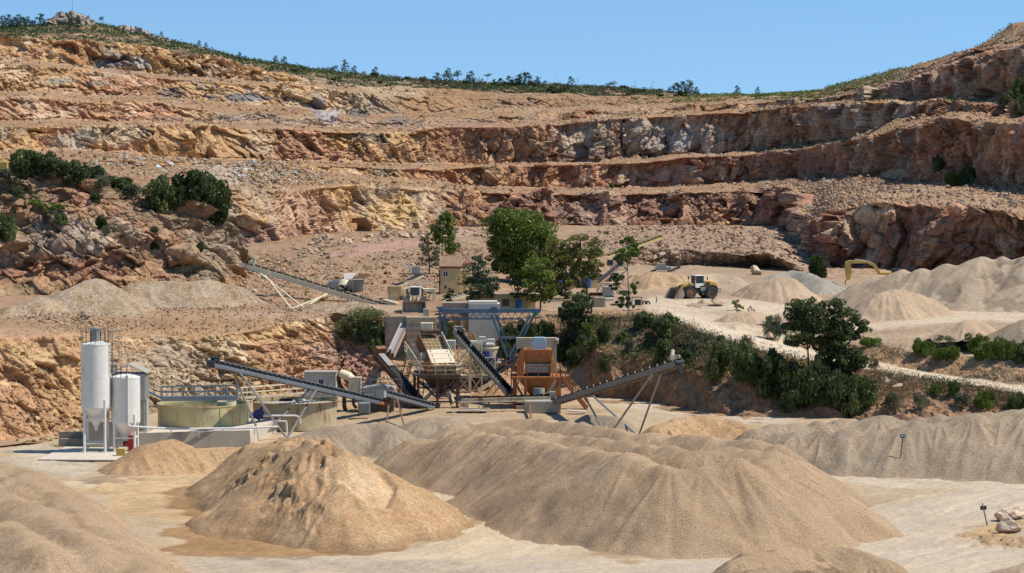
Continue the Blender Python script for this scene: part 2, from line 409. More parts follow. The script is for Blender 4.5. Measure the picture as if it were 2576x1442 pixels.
right = sstep(950, 1350, uu) * .85
C = rock_col(V, uu, cl, tone, hue, crack, fine, 41, right)
patches = [(620, 246, 75, 9, SLATE, .85), (430, 236, 34, 12, SLATE, .8), (535, 244, 30, 8, SLATE, .7), (150, 205, 60, 10, (.22, .22, .19), .6), (250, 212, 40, 8, (.2, .2, .18), .5),
           (832, 292, 26, 20, (.42, .4, .38), .85), (800, 275, 16, 30, (.3, .28, .26), .7), (790, 255, 20, 25, (.27, .25, .24), .6), (905, 288, 26, 9, SLATE, .7), (1000, 304, 36, 12, (.22, .19, .17), .7),
           (300, 158, 46, 22, (.30, .25, .24), .8), (350, 160, 26, 20, (.42, .39, .36), .75), (205, 130, 62, 34, (.38, .19, .085), .75), (60, 112, 22, 26, PALE, .6), (1000, 228, 90, 26, PALE, .4),
           (270, 345, 110, 28, (.44, .36, .24), .7), (200, 350, 60, 25, (.36, .31, .24), .6), (1000, 520, 70, 45, (.52, .36, .16), .7), (760, 530, 120, 60, (.47, .32, .22), .5),
           (1110, 365, 22, 50, (.27, .13, .07), .6), (1640, 345, 110, 45, (.42, .36, .29), .75), (1780, 350, 90, 40, (.43, .37, .3), .7), (1480, 355, 90, 40, (.38, .31, .22), .6), (1260, 360, 130, 45, (.33, .23, .13), .5),
           (1560, 530, 380, 45, (.27, .15, .11), .55), (1900, 520, 140, 50, (.29, .17, .12), .55), (2330, 600, 260, 80, (.25, .14, .095), .6), (2000, 410, 190, 35, (.27, .14, .10), .5), (1700, 440, 90, 22, (.42, .32, .24), .6),
           (2080, 300, 90, 40, (.26, .14, .11), .5), (2040, 300, 30, 30, (.5, .38, .25), .7), (2140, 300, 34, 30, (.5, .38, .25), .7), (2470, 200, 60, 60, (.34, .24, .17), .5), (2300, 210, 100, 40, (.33, .2, .17), .5),
           (1000, 312, 400, 12, (.34, .22, .16), .5), (560, 300, 260, 9, (.31, .22, .17), .6), (250, 274, 300, 9, (.38, .21, .13), .6), (240, 238, 300, 6, (.40, .24, .15), .5),
           (560, 440, 110, 26, (.46, .38, .28), .7), (900, 620, 130, 40, (.38, .22, .165), .6), (700, 600, 90, 40, (.36, .2, .17), .5)]
C = paint(C, uu, vv, patches, 77, V)
# scrub soil on the natural hill above the workings
hill = (gp >= 12)[:, None] * sstep(2230, 2080, uu) * 1.0
mid_hill = hill * sstep(-.35, .25, fbm(V, 10, 4, 63) + .32)
C = C * (1 - mid_hill[..., None] * .8) + SCRUB * (1 + fine[..., None] * .4) * mid_hill[..., None] * .8
me = grid_mesh("quarry_wall", Vd); set_col(me, C)
o = link("quarry_terrain", me, M_ROCK); tag(o, "terraced quarry wall of tan and reddish rock benches rising to the skyline", "terrain", kind="structure")
FAR = dict(V=Vd, u=uu, v=vv, gp=gp, cl=cl, us=us)

# ---------------------------------------------------------------- the nearer outcrop on the west side
u2 = np.arange(-120, 671, 1.6)
L2 = [[(-120,775,200),(0,775,200),(300,775,200),(500,772,201),(560,760,206),(620,738,217),(655,716,229),(670,712,232)],
      [(-120,700,205),(100,690,206),(300,690,207),(450,690,208),(540,700,212),(600,715,221),(640,712,231),(670,711,233)],
      [(-120,590,212),(100,580,213),(250,585,214),(380,595,216),(480,610,219),(560,640,224),(610,680,230),(650,711,233.5),(670,710.5,234)],
      [(-120,500,218),(0,500,218.5),(100,492,219),(200,505,220),(300,525,221.5),(400,545,223),(500,575,226),(570,615,230),(620,670,233),(655,711,234.5),(670,710,235)],
      [(-120,452,224),(0,457,224),(50,449,225),(130,449,226),(200,462,227),(300,485,228),(380,505,229),(450,522,230),(520,548,232),(580,585,234),(625,650,236),(655,710,236.5),(670,709,237)],
      [(-120,470,240),(0,475,240),(300,500,243),(450,540,245),(580,610,248),(625,665,250),(670,712,252)],
      [(-120,680,266),(300,680,266),(580,690,266),(670,700,266)]]
L2 = [[(u, v, 203 + (Y - 203) * .5) for u, v, Y in ln] for ln in L2]
V, gp, tt = loft(L2, u2, [34, 70, 60, 40, 8, 6])
cl = np.ones((len(gp), len(u2))) * np.array([.8, 1, .95, .8, .25, .2])[gp][:, None]
cl = smooth_rows(cl, 3); cl = cl * (1 - .5 * sstep(.2, .6, fbm(V, 12, 3, 191)))
V = V + normals(V, 15) * (fbm(V * np.array([1, 1, .5]), 12, 3, 25) * 1.7 * cl)[..., None]
Mj = [joints((20, 46), (-65, 8), (110, 44)), joints((25, 48), (-70, 15), (95, 42)), joints((10, 44), (-50, 5), (120, 46))]
Vd, tone, hue, crack, fine = rock(V, cl, 31, Mj, 1.35, ((4.2, 6, 9), (1.9, 2.6, 4.5), (.9, 1.2, 2)), (2.4, 1.15, .5))
uu, vv = uv_of(V)
C = rock_col(V, uu, np.maximum(cl, .5), tone, hue, crack, fine, 141, np.full(uu.shape, .45))
dry = sstep(-.1, .5, fbm(V, 5, 4, 55) + .5 * sstep(620, 480, vv) - .1)[..., None] * .55
C = C * .84; C = C * (1 - dry) + np.array([.22, .17, .10]) * (1 + .4 * fine[..., None]) * dry
C = paint(C, uu, vv, [(180, 520, 60, 30, (.36, .2, .12), .6), (420, 650, 60, 30, (.4, .22, .12), .5), (150, 600, 110, 60, (.32, .25, .19), .6), (430, 560, 50, 40, (.4, .25, .16), .4)], 78, V)
me = grid_mesh("outcrop", Vd); set_col(me, C)
o = link("rock_hillside", me, M_ROCK); tag(o, "steep rocky outcrop with slanting slabs below the row of dark shrubs", "terrain", kind="structure")
OUT = dict(V=Vd, u=uu, v=vv)

# ---------------------------------------------------------------- near ground: scarp, ramp road and upper yard
def zl(pts): return [(u, v, PZ(u, v, z)[1] / YS) for u, v, z in pts]
toe = zl([(-160,1118,0),(0,1110,0),(100,1100,0),(200,1080,0),(300,1040,0),(500,1018,0),(640,1005,0),(700,1002,0),(850,990,0),(950,998,0),(1050,1000,0),(1430,1000,0),(1500,1000,0),(1600,1004,0),(1680,1019,0),(1750,1034,0),(1870,1050,0),(2000,1050,0),(2200,1056,0),(2400,1078,0),(2760,1092,0)])
mid = zl([(-160,985,5.3),(0,985,5.3),(100,975,5.2),(200,965,5),(300,950,4),(500,930,4),(700,905,4.5),(850,890,4.5),(950,880,5.3),(1050,880,5.4),(1430,875,5.7),(1500,885,6),(1600,900,5.4),(1680,918,4.9),(1750,935,4.6),(1870,955,4.2),(2000,972,3.4),(2200,995,2.6),(2400,1015,2.1),(2760,1050,1.4)])
cre = zl([(-160,850,11),(0,848,11),(100,845,10.8),(200,850,10.2),(300,850,8.6),(500,850,8),(600,835,8.4),(700,812,9.2),(850,795,9.5),(950,797,9.8),(1100,797,10),(1430,792,10.1),(1600,795,10.2),(1680,803,10),(1750,828,9.4),(1870,868,8),(2000,903,6.6),(2188,926,5.5),(2355,955,4.5),(2576,990,3.6),(2760,1012,3)])
inn = zl([(-160,838,11),(0,836,11),(100,833,10.8),(200,836,10.2),(300,830,8.8),(500,825,8.6),(700,800,9.4),(850,790,9.8),(950,791,9.95),(1430,787,10.2),(1600,785,10.2),(1660,768,10.2),(1750,798,9.6),(1850,832,8.6),(1930,850,7.6),(2050,880,6.3),(2188,909,5.4),(2355,937,4.6),(2576,972,3.8),(2760,995,3.2)])
ber = zl([(-160,800,10.8),(100,797,10.8),(300,795,9.8),(500,795,9.6),(700,790,9.8),(850,788,9.78),(1430,784,10.2),(1600,776,10.2),(1700,762,10.2),(1850,822,9),(1930,838,8.2),(2050,858,7),(2120,862,7.2),(2180,866,7.2),(2368,893,6.6),(2576,911,6.2),(2760,925,6)])
ter = zl([(-160,783,10.6),(300,783,10.2),(600,782,10),(900,784,9.9),(1430,780,10.2),(1650,750,10.2),(1850,785,10),(2050,836,8),(2180,842,8),(2287,826,8.6),(2448,818,8.8),(2576,822,8.8),(2760,822,8.8)])
pre = [(u, v + 14, Y - 3.2) for u, v, Y in toe]
s1 = zl([(-160,690,10.3),(560,690,10.3),(610,770,10.1),(900,765,10.1),(1050,760,10.1),(1250,735,10.2),(1500,690,10.2),(1560,668,10.3),(1950,668,10.3),(2050,700,10),(2760,700,9.8)])
s2 = zl([(-160,672,10.6),(560,672,10.6),(620,695,12),(750,668,13),(900,655,13),(1050,655,13),(1250,650,13),(1500,632,13),(1560,626,13.3),(1700,629,13.2),(1800,634,13),(1950,642,13),(2050,680,10.4),(2760,680,10.4)])
t3 = [(-200, 535, 400), (1950, 535, 400), (2050, 555, 400), (2800, 555, 400)]
u3 = np.arange(-160, 2761, 1.8)
V, gp, tt = loft([pre, toe, mid, cre, inn, ber, ter, s1, s2, t3], u3, [6, 54, 46, 14, 18, 18, 40, 40, 46])
uu, vv = uv_of(V)
def bywidth(pairs): return np.interp(u3, [p[0] for p in pairs], [p[1] for p in pairs])
cl = np.zeros((len(gp), len(u3)))
cl[gp == 1] = bywidth([(0, .55), (250, .5), (450, .9), (900, .95), (1000, .4), (1400, .4), (1480, .16), (2000, .14), (2300, .2)])
cl[gp == 2] = bywidth([(0, 1), (230, .95), (300, .6), (450, .85), (900, .9), (980, .3), (1500, .25), (2576, .25)])
cl[gp == 3] = bywidth([(0, .3), (900, .25), (1000, 0), (2700, 0)])
cl[gp == 7] = bywidth([(600, .05), (1460, .05), (1540, .75), (1950, .75), (2050, .1)])
cl[gp == 4] = bywidth([(0, .05), (2100, 0), (2200, .35), (2700, .35)])
cl = smooth_rows(cl, 2)
tame = np.ones_like(cl); tame[gp >= 6] = .5
road_w = np.zeros_like(cl); road_w[gp == 3] = np.interp(u3, [1650, 1700], [0, 1]); road_w = smooth_rows(road_w, 2)
V = V + normals(V, 13) * (fbm(V * np.array([1, 1, .4]), 9, 3, 65) * 1.1 * np.clip(cl, 0, 1))[..., None]
gul = (gp == 1)[:, None] * sstep(1440, 1500, uu) * np.sin(np.pi * np.clip(tt, 0, 1))[:, None]
V = V + normals(V, 13) * ((fbm(V * np.array([1, .5, .12]), 2.6, 4, 66) * .75 + fbm(V * np.array([1, .5, .3]), .9, 3, 67) * .25) * gul)[..., None]
Vd, tone, hue, crack, fine = rock(V, cl, 51, [joints((20, 25), (-65, 8), (110, 62)), joints((30, 15), (-70, 15), (95, 66)), joints((10, 30), (-50, 5), (120, 56))], .8, ((3.0, 2.4, 2.6), (1.3, 1.1, 1.3), (.6, .5, .6)), (1.25, .75, .4), .07)
flatk = ((1 - road_w) * (.35 + .65 * sstep(0, .1, cl) * 1.0) * np.where(gp == 6, .45, np.where(gp > 6, 1.2, 1))[:, None])[..., None]
Vd = V + (Vd - V) * flatk
rt = sstep(1380, 1500, uu) * .6
C = rock_col(V, uu, cl, tone, hue, crack, fine, 241, rt)
orange = sstep(420, 150, uu) * ((gp == 1) | (gp == 2))[:, None]
C = C * (1 - .45 * orange[..., None]) + np.array([.43, .26, .13]) * (1 + .6 * tone[..., None]) * .45 * orange[..., None]
earth = sstep(1420, 1500, uu) * ((gp >= 1) & (gp <= 2))[:, None]
C = C * (1 - .8 * earth[..., None]) + np.array([.25, .145, .08]) * (1 + .3 * fine[..., None] + .3 * tone[..., None]) * .8 * earth[..., None]
ROADC = np.array([.53, .42, .29]); YARDU = np.array([.36, .255, .165])
yd = ((gp >= 5)[:, None] * sstep(1000, 1650, uu)); st = fbm(V * np.array([.15, 1, 1]), 2.2, 4, 301)
C = C * (1 - yd[..., None] * .85) + YARDU * (1 + .16 * st + .1 * fine)[..., None] * yd[..., None] * .85
rw = road_w[..., None]; C = C * (1 - rw) + ROADC * (1 + .1 * fine + .08 * st)[..., None] * rw
yp = np.zeros_like(uu)
for a, b, wd in (((1650, 765), (1950, 775), 30), ((1660, 770), (1800, 815), 38), ((1800, 815), (1960, 856), 30), ((1950, 775), (2576, 800), 18), ((2050, 832), (2300, 812), 15), ((2300, 812), (2576, 790), 14)):
    ax, ay, bx, by = *a, *b
    t = np.clip(((uu - ax) * (bx - ax) + (vv - ay) * (by - ay)) / ((bx - ax) ** 2 + (by - ay) ** 2), 0, 1)
    dd = np.hypot(uu - ax - t * (bx - ax), (vv - ay - t * (by - ay)) * 1.6)
    yp = np.maximum(yp, 1 - sstep(wd * .7, wd * 1.3, dd + 5 * fine))
yp = (yp * np.where(gp >= 3, 1, 0)[:, None])[..., None] * .8
C = C * (1 - yp) + ROADC * (1 + .1 * st + .06 * fine)[..., None] * yp
pits = (gp >= 6)[:, None] * sstep(1150, 900, uu) + (gp >= 7)[:, None] * sstep(900, 1150, uu)
C = C * (1 - .6 * pits[..., None]) + np.array([.32, .20, .125]) * (1 + .35 * tone + .2 * fine)[..., None] * .6 * pits[..., None]
C = paint(C, uu, vv, [(950, 625, 90, 9, (.43, .25, .19), .8), (1040, 610, 60, 7, (.43, .25, .19), .8), (880, 640, 60, 7, (.43, .25, .19), .7), (1150, 585, 60, 10, (.46, .31, .23), .6), (100, 792, 70, 5, (.47, .37, .26), .7), (280, 793, 40, 4, (.47, .37, .26), .6), (700, 795, 300, 8, (.42, .28, .18), .5), (930, 775, 120, 12, (.44, .32, .22), .6), (560, 880, 60, 30, (.45, .35, .22), .5), (100, 900, 90, 45, (.50, .35, .17), .6), (820, 900, 60, 40, (.36, .27, .2), .5), (900, 900, 40, 60, (.27, .16, .12), .6)], 79, V)
me = grid_mesh("near_ground", Vd); set_col(me, C)
M_GROUND = mat_col("earth_and_rock", 1.6, .7, 1.28, .45, .22, 7.0)
o = link("ground", me, M_GROUND); tag(o, "scarp, ramp road and upper yard of pale earth", "terrain", kind="structure")
NEAR = dict(V=Vd, u=uu, v=vv, gp=gp)
# an endless base under everything
me = mesh_from("base", [(-6000, -600, -2.5), (6000, -600, -2.5), (6000, 8000, -2.5), (-6000, 8000, -2.5)], [(0, 1, 2, 3)])
set_col(me, np.tile(np.array([.36, .25, .16]), (4, 1)))
tag(link("terrain", me, M_GROUND), "flat earth below and beyond the workings", "terrain", kind="structure")
# ================================================================== yard floor
def seg_dist(x, y, a, b):
    t = np.clip(((x - a[0]) * (b[0] - a[0]) + (y - a[1]) * (b[1] - a[1])) / ((b[0] - a[0]) ** 2 + (b[1] - a[1]) ** 2 + 1e-9), 0, 1)
    return np.hypot(x - a[0] - t * (b[0] - a[0]), y - a[1] - t * (b[1] - a[1]))

def poly_sd(x, y, pts):
    inside = np.zeros(x.shape, bool); d = np.full(x.shape, 1e9)
    n = len(pts)
    for i in range(n):
        a, b = pts[i], pts[(i + 1) % n]
        d = np.minimum(d, seg_dist(x, y, a, b))
        cond = ((a[1] > y) != (b[1] > y)) & (x < (b[0] - a[0]) * (y - a[1]) / (b[1] - a[1] + 1e-12) + a[0])
        inside ^= cond
    return np.where(inside, -d, d)

def gpoly(pts, z=0): return [tuple(PZ(u, v, z)[:2]) for u, v in pts]

step = .17
ys = [178.0]
while ys[-1] < 392: ys.append(ys[-1] + .30 * max(1, ys[-1] / 224))
ys = np.array(ys); xs = np.arange(-82, 82.01, .24)
X, Y = np.meshgrid(xs, ys); Z = np.zeros_like(X); Q = np.stack([X, Y, Z], -1)
n1 = fbm(Q, 9, 4, 401); n2 = fbm(Q, 2.5, 4, 402); n3 = fbm(Q, .6, 2, 403)
CREAM = np.array([.42, .30, .175]); GRAV = np.array([.38, .30, .21]); WET = np.array([.30, .175, .08]); SAND = np.array([.45, .31, .18])
C = CREAM * (1 + .10 * n1 + .08 * n2 + .05 * n3)[..., None]
an = fbm(Q * np.array([.35, .16, 1]), 3, 4, 404)
C = C * (1 + .16 * an)[..., None]
g = sstep(-.1, .55, n1 + .3 * n2 + .3 * an)[..., None] * .55
C = C * (1 - g) + GRAV * (1 + .1 * n3[..., None]) * g
for path, wd in (([(940, 1182), (1080, 1214), (1250, 1262), (1335, 1330), (1230, 1402), (900, 1420), (520, 1446)], 6.5), ([(1380, 1440), (1800, 1424), (2100, 1398), (2350, 1292), (2640, 1222)], 6.5), ([(2040, 1188), (2300, 1212), (2640, 1220)], 5), ([(700, 1190), (480, 1203), (250, 1215)], 4), ([(1470, 985), (1700, 1028), (1900, 1056)], 6), ([(2300, 1442), (2420, 1404), (2700, 1374)], 6)):
    pp_ = [PZ(u, v)[:2] for u, v in path]; d_ = np.full(X.shape, 1e9)
    for a_, b_ in zip(pp_[:-1], pp_[1:]): d_ = np.minimum(d_, seg_dist(X, Y, a_, b_))
    w_ = (.85 * (1 - sstep(wd * .6, wd * 1.15, d_ + 1.2 * n1 + .5 * n2)))[..., None]
    C = C * (1 - w_) + (np.array([.50, .385, .25]) if path[0][0] < 1200 else np.array([.455, .365, .26])) * (1 + .06 * n2 + .05 * an)[..., None] * w_
# wheel tracks: fine parallel streaks that follow the haul roads
def tracks(path, width, strength, seed, col, gap=1.5):
    global C, Z
    pts = [PZ(u, v)[:2] for u, v in path]
    best = np.full(X.shape, 1e9); along = np.zeros_like(X); side = np.zeros_like(X); L = 0
    for a, b in zip(pts[:-1], pts[1:]):
        l = math.hypot(*(b - a)); t = np.clip(((X - a[0]) * (b[0] - a[0]) + (Y - a[1]) * (b[1] - a[1])) / l ** 2, 0, 1)
        px, py = X - a[0] - t * (b[0] - a[0]), Y - a[1] - t * (b[1] - a[1]); d = np.hypot(px, py)
        m = d < best; best = np.where(m, d, best); along = np.where(m, L + t * l, along)
        side = np.where(m, d * np.sign((b[0] - a[0]) * py - (b[1] - a[1]) * px), side); L += l
    q = np.stack([side / gap, along / 14, np.full_like(X, seed)], -1)
    s = vnoise(q, seed) * .6 + vnoise(q * np.array([2.1, 1.6, 1]), seed + 1) * .4
    w = (1 - sstep(width * .6, width, best + n1))
    C = C * (1 - (w * strength * 1.15 * sstep(.0, .6, s))[..., None]) + np.array(col) * (w * strength * 1.15 * sstep(.0, .6, s))[..., None]
    lt = (w * strength * sstep(.1, .7, -s))[..., None]
    C = C * (1 - lt) + np.array([.56, .445, .31]) * lt
    Z = Z + w * s * .05
tracks([(560, 1442), (900, 1405), (1150, 1395), (1320, 1330), (1250, 1260), (1080, 1215), (960, 1185)], 9, .6, 11, (.46, .35, .235), .8)
tracks([(300, 1230), (480, 1205), (700, 1190)], 6, .7, 13, (.36, .25, .14), .5)
tracks([(1400, 1442), (1700, 1420), (2000, 1400), (2150, 1365), (2350, 1280), (2576, 1220)], 14, .5, 14, (.40, .34, .27), .7)
tracks([(2050, 1190), (2300, 1215), (2600, 1225)], 8, .5, 15, (.42, .32, .22), .6)
tracks([(2250, 1442), (2400, 1400), (2700, 1370)], 8, .5, 16, (.42, .34, .25), .6)
tracks([(1480, 990), (1700, 1030), (1900, 1055)], 5, .4, 17, (.46, .36, .25), .7)
# damp sand
def patch(pts, col, soft, st, nz=1.2):
    global C
    d = poly_sd(X, Y, gpoly(pts)) + n2 * nz + n1 * nz * .8
    wgt = (st * (1 - sstep(-soft, soft, d)))[..., None]
    C = C * (1 - wgt) + np.array(col) * (1 + .15 * n2 + .12 * n3)[..., None] * wgt
patch([(190, 1232), (330, 1196), (560, 1182), (700, 1195), (640, 1290), (560, 1305), (430, 1325), (350, 1300), (260, 1265)], (.46, .31, .165), .8, .9)
patch([(385, 1338), (430, 1316), (560, 1296), (620, 1290), (800, 1330), (1000, 1345), (1010, 1376), (900, 1396), (700, 1404), (480, 1403), (395, 1386), (500, 1364), (400, 1350)], WET, .45, .95, .8)
patch([(395, 1242), (470, 1222), (530, 1262), (660, 1322), (620, 1345), (480, 1296)], (.26, .145, .065), .5, .85, .6)
patch([(1180, 1420), (1330, 1330), (1300, 1250), (1090, 1212), (1150, 1260), (1220, 1330), (1120, 1400)], (.52, .385, .24), 1.5, .6)
patch([(470, 1235), (540, 1262), (640, 1300), (760, 1362), (820, 1382), (900, 1380), (820, 1392), (700, 1370), (600, 1318), (520, 1280), (450, 1250)], (.22, .12, .05), .5, .8, .5)
patch([(1100, 1335), (1200, 1300), (1195, 1320), (1120, 1350), (1010, 1375)], (.33, .2, .095), .5, .75, .9)
patch([(640, 1062), (820, 1030), (1000, 1005), (1480, 995), (1500, 1046), (1100, 1072), (900, 1088)], (.34, .235, .14), 2, .75, 2)
patch([(440, 1442), (480, 1402), (900, 1404), (1150, 1412), (1200, 1442)], (.36, .29, .21), 1.5, .7)
patch([(210, 1200), (330, 1185), (300, 1215), (230, 1222)], (.22, .15, .09), .6, .6)
patch([(1520, 1398), (1600, 1392), (1640, 1400), (1560, 1412)], (.34, .21, .11), .4, .7)
patch([(2440, 1340), (2480, 1310), (2576, 1330), (2576, 1375), (2500, 1370)], (.42, .27, .13), .4, .85)
patch([(0, 1130), (110, 1120), (200, 1150), (260, 1190), (180, 1200), (60, 1170)], (.47, .39, .28), 1, .8)
Z = Z + .07 * n2 + .03 * n3
V = np.stack([X, Y, Z + tilt(Y)], -1)
M_YARD = mat_col("yard_floor", 2.2, .84, 1.15, .35, .12, 10.0)
me = grid_mesh("yard", V); set_col(me, C)
tag(link("yard_floor", me, M_YARD), "pale dusty quarry yard with wheel tracks and damp brown sand", "ground", kind="structure")

# ================================================================== stockpiles
def crest(u, v, vt, z0=0.0, tn=.66):
    """point on sight line (u, v) whose slope of tangent tn meets the ground z0 at sight line (u, vt)"""
    q = PZ(u, vt, z0); Yt = q[1]; x, y, z = ray(u, v); k = z / y
    Yc = (H - q[2] + tn * Yt) / (tn - k)
    return np.array([x / y * Yc, Yc, H + k * Yc])

def along(pts, sp):
    out = []
    for a, b in zip(pts[:-1], pts[1:]):
        n = max(1, int(round(np.linalg.norm(b[:2] - a[:2]) / sp)))
        out += [a + (b - a) * i / n for i in range(n)]
    return out + [pts[-1]]

def mat_gravel(name, a, b, c, grain=9.0, contrast=1.0, tint=(.36, .34, .27), patch_sc=.22):
    m, t, bs = nodes(name)
    at = t.nodes.new("ShaderNodeAttribute"); at.attribute_name = "Col"
    g1 = nnode(t, grain, 3, .8); g2 = nnode(t, grain * .33, 4, .7); pt = nnode(t, patch_sc, 4, .6)
    col = ramp(t, g1.outputs["Fac"], [(.32, a), (.5, b), (.68, c)])
    col = mix(t, 'MULTIPLY', 1.0, col, ramp(t, g2.outputs["Fac"], [(.3, (.84,) * 3), (.7, (1.16,) * 3)]))
    col = mix(t, 'MIX', ramp(t, pt.outputs["Fac"], [(.42, (0,) * 3), (.66, (.55,) * 3)]), col, mix(t, 'MULTIPLY', 1.0, tint, ramp(t, g1.outputs["Fac"], [(.35, (.6,) * 3), (.65, (1.4,) * 3)])))
    col = mix(t, 'MULTIPLY', 1.0, col, at.outputs["Color"])
    t.links.new(col, bs.inputs["Base Color"]); bs.inputs["Roughness"].default_value = .95; bs.inputs["Specular IOR Level"].default_value = .1
    nb = bump(t, bs, g1.outputs["Fac"], .6 * contrast, .09)
    bump(t, bs, g2.outputs["Fac"], .35, .2, nb)
    return m

M_G1 = mat_gravel("buff_gravel", (.205, .13, .074), (.345, .23, .13), (.495, .355, .225), 9, 1, (.36, .255, .165))
M_G2 = mat_gravel("grey_gravel", (.17, .118, .075), (.30, .22, .14), (.46, .355, .245), 8, 1.1, (.29, .235, .165))
M_SAND = mat_gravel("damp_sand", (.29, .165, .08), (.365, .22, .11), (.45, .29, .16), 4, .5, (.43, .30, .17), .3)
M_FINE = mat_gravel("fine_dust", (.34, .245, .155), (.39, .29, .19), (.44, .335, .225), 5, .4, (.36, .28, .19), .3)
M_PINKS = mat_gravel("pinkish_sand", (.35, .24, .148), (.41, .29, .182), (.475, .345, .225), 5, .4, (.40, .29, .2), .3)
M_BROWN = mat_gravel("brown_earth", (.33, .205, .105), (.40, .265, .145), (.48, .335, .2), 4, .7, (.44, .3, .17), .3)
M_STONE = mat_gravel("coarse_stone", (.15, .10, .062), (.29, .20, .118), (.46, .35, .22), 3.2, 1.6, (.40, .32, .23), .3)
M_BLUEST = mat_gravel("grey_chippings", (.17, .145, .115), (.30, .26, .20), (.46, .41, .33), 6, 1.2, (.29, .25, .2), .3)

def pile(name, label, pts, m, z0=0.0, tn=.66, res=.22, pad=1.0, seed=0, rough=.12, lobe=.0, clump=0.0, k=.5, mod=None, cat="stockpile", group=None, flute=.16, rnd=1.3, cx=None):
    pts = np.array(pts); pts[:, 2] -= tilt(pts[:, 1]); hmax = (pts[:, 2] - z0).max()
    r = max(pts[:, 2].max() - z0, .5) / tn + pad
    x0, x1 = pts[:, 0].min() - r, pts[:, 0].max() + r; y0, y1 = pts[:, 1].min() - r, pts[:, 1].max() + r
    x = np.arange(x0, x1 + res, res); y = np.arange(y0, y1 + res, res)
    X, Y = np.meshgrid(x, y); Q = np.stack([X, Y, np.zeros_like(X)], -1)
    wx = .8 * fbm(Q, 6, 3, seed + 1); wy = .8 * fbm(Q, 6, 3, seed + 2)
    best = np.full(X.shape, -1e9); ang = np.zeros_like(X); dist = np.zeros_like(X)
    r2 = np.random.default_rng(seed)
    for p in pts:
        d = np.hypot(X + wx - p[0], Y + wy - p[1])
        tl = tn * (1 + (r2.random() - .5) * .10)
        hh = p[2] + (r2.random() - .5) * lobe - (np.sqrt(d * d + rnd) - math.sqrt(rnd)) * tl
        m_ = hh > best
        ang = np.where(m_, np.arctan2(Y - p[1], X - p[0]) * 3 + p[0], ang); dist = np.where(m_, d, dist)
        e = np.clip(k - np.abs(hh - best), 0, None) / k
        best = np.maximum(best, hh) + e * e * k * .25
    Z = best
    fl = vnoise(np.stack([ang * 3.0, dist * .05, np.full_like(X, seed + .5)], -1), seed + 9)
    slope_w = sstep(.6, 2.5, dist)
    Z = Z + fl * flute * slope_w + rough * fbm(Q, 3.2, 4, seed + 3) + rough * .25 * fbm(Q, .7, 2, seed + 4)
    if clump:
        b = blocks(Q + np.stack([wx, wy, wx], -1) * .4, (1.5, 1.5, 1.5), None, seed + 20); b2 = blocks(Q, (.7, .7, .7), None, seed + 24)
        msk = sstep(-.3, .4, fbm(Q, 5, 3, seed + 21)) * sstep(hmax * .1, hmax * .5, Z - z0)
        if cx is not None: msk = msk * sstep(cx + 1.2, cx - 2.0, X)
        Z = Z + clump * ((b[0] - .4) + .4 * (b2[0] - .5)) * msk
    shade = np.ones(X.shape + (3,)) * (1 + .17 * fl * slope_w + .09 * fbm(Q, 4, 3, seed + 6))[..., None]
    if mod is not None: Z, shade = mod(X, Y, Z, shade, Q)
    low = Z - z0
    Z = np.where(low < .35, z0 + .35 * np.exp((low - .35) / .35) * 1.0 - .0, Z)   # run out softly on to the floor
    cut = Z - z0 > .03
    V = np.stack([X, Y, Z - .2 + tilt(Y)], -1)
    me = grid_mesh(name, V, True); set_col(me, shade)
    bm = bmesh.new(); bm.from_mesh(me); bm.verts.ensure_lookup_table(); cf = cut.reshape(-1)
    bmesh.ops.delete(bm, geom=[v for v, kk in zip(bm.verts, cf) if not kk], context='VERTS')
    bm.to_mesh(me); bm.free()
    o = link(name, me, m); tag(o, label, cat, group)
    return o

def jit(pts, a, seed):
    r = np.random.default_rng(seed); return [p + np.array([(r.random() - .5) * a, (r.random() - .5) * a, (r.random() - .5) * a * .18]) for p in pts]

G = "gravel and sand stockpiles in the lower yard"; GU = "stockpiles on the upper yard"
# main gravel heap
ed = [crest(*a) for a in ((1075,1100,1205),(1180,1078,1228),(1300,1088,1255),(1420,1118,1312),(1500,1126,1345),(1580,1138,1385),(1680,1168,1398),(1760,1170,1398),(1845,1152,1397),(1910,1148,1388),(1955,1160,1382))] + [PZ(2015,1188,2.9), PZ(2070,1220,1.3)]
fl = [PZ(u, v, z) for u, v, z in ((1130,1066,4.2),(1250,1056,4.6),(1360,1052,4.9),(1480,1062,5),(1560,1074,5.1),(1660,1086,5.0),(1780,1092,5.2),(1880,1098,5.4),(1960,1112,5.3))]
midp = [PZ(u, v, z) for u, v, z in ((1240,1070,4.5),(1380,1085,4.8),(1500,1098,4.9),(1620,1115,5.0),(1740,1130,5.2),(1850,1122,5.4),(1930,1128,5.4))]
pts = jit(along(ed, 2.0), .9, 3) + jit(along(fl, 1.7), .9, 4) + jit(along(midp, 1.7), 1.0, 5)
pile("gravel_pile", "largest buff gravel pile, long rippled heap filling the middle of the yard", pts, M_G1, seed=11, lobe=.3, rnd=.8, res=.2, cat="gravel pile", group=G, flute=.2)
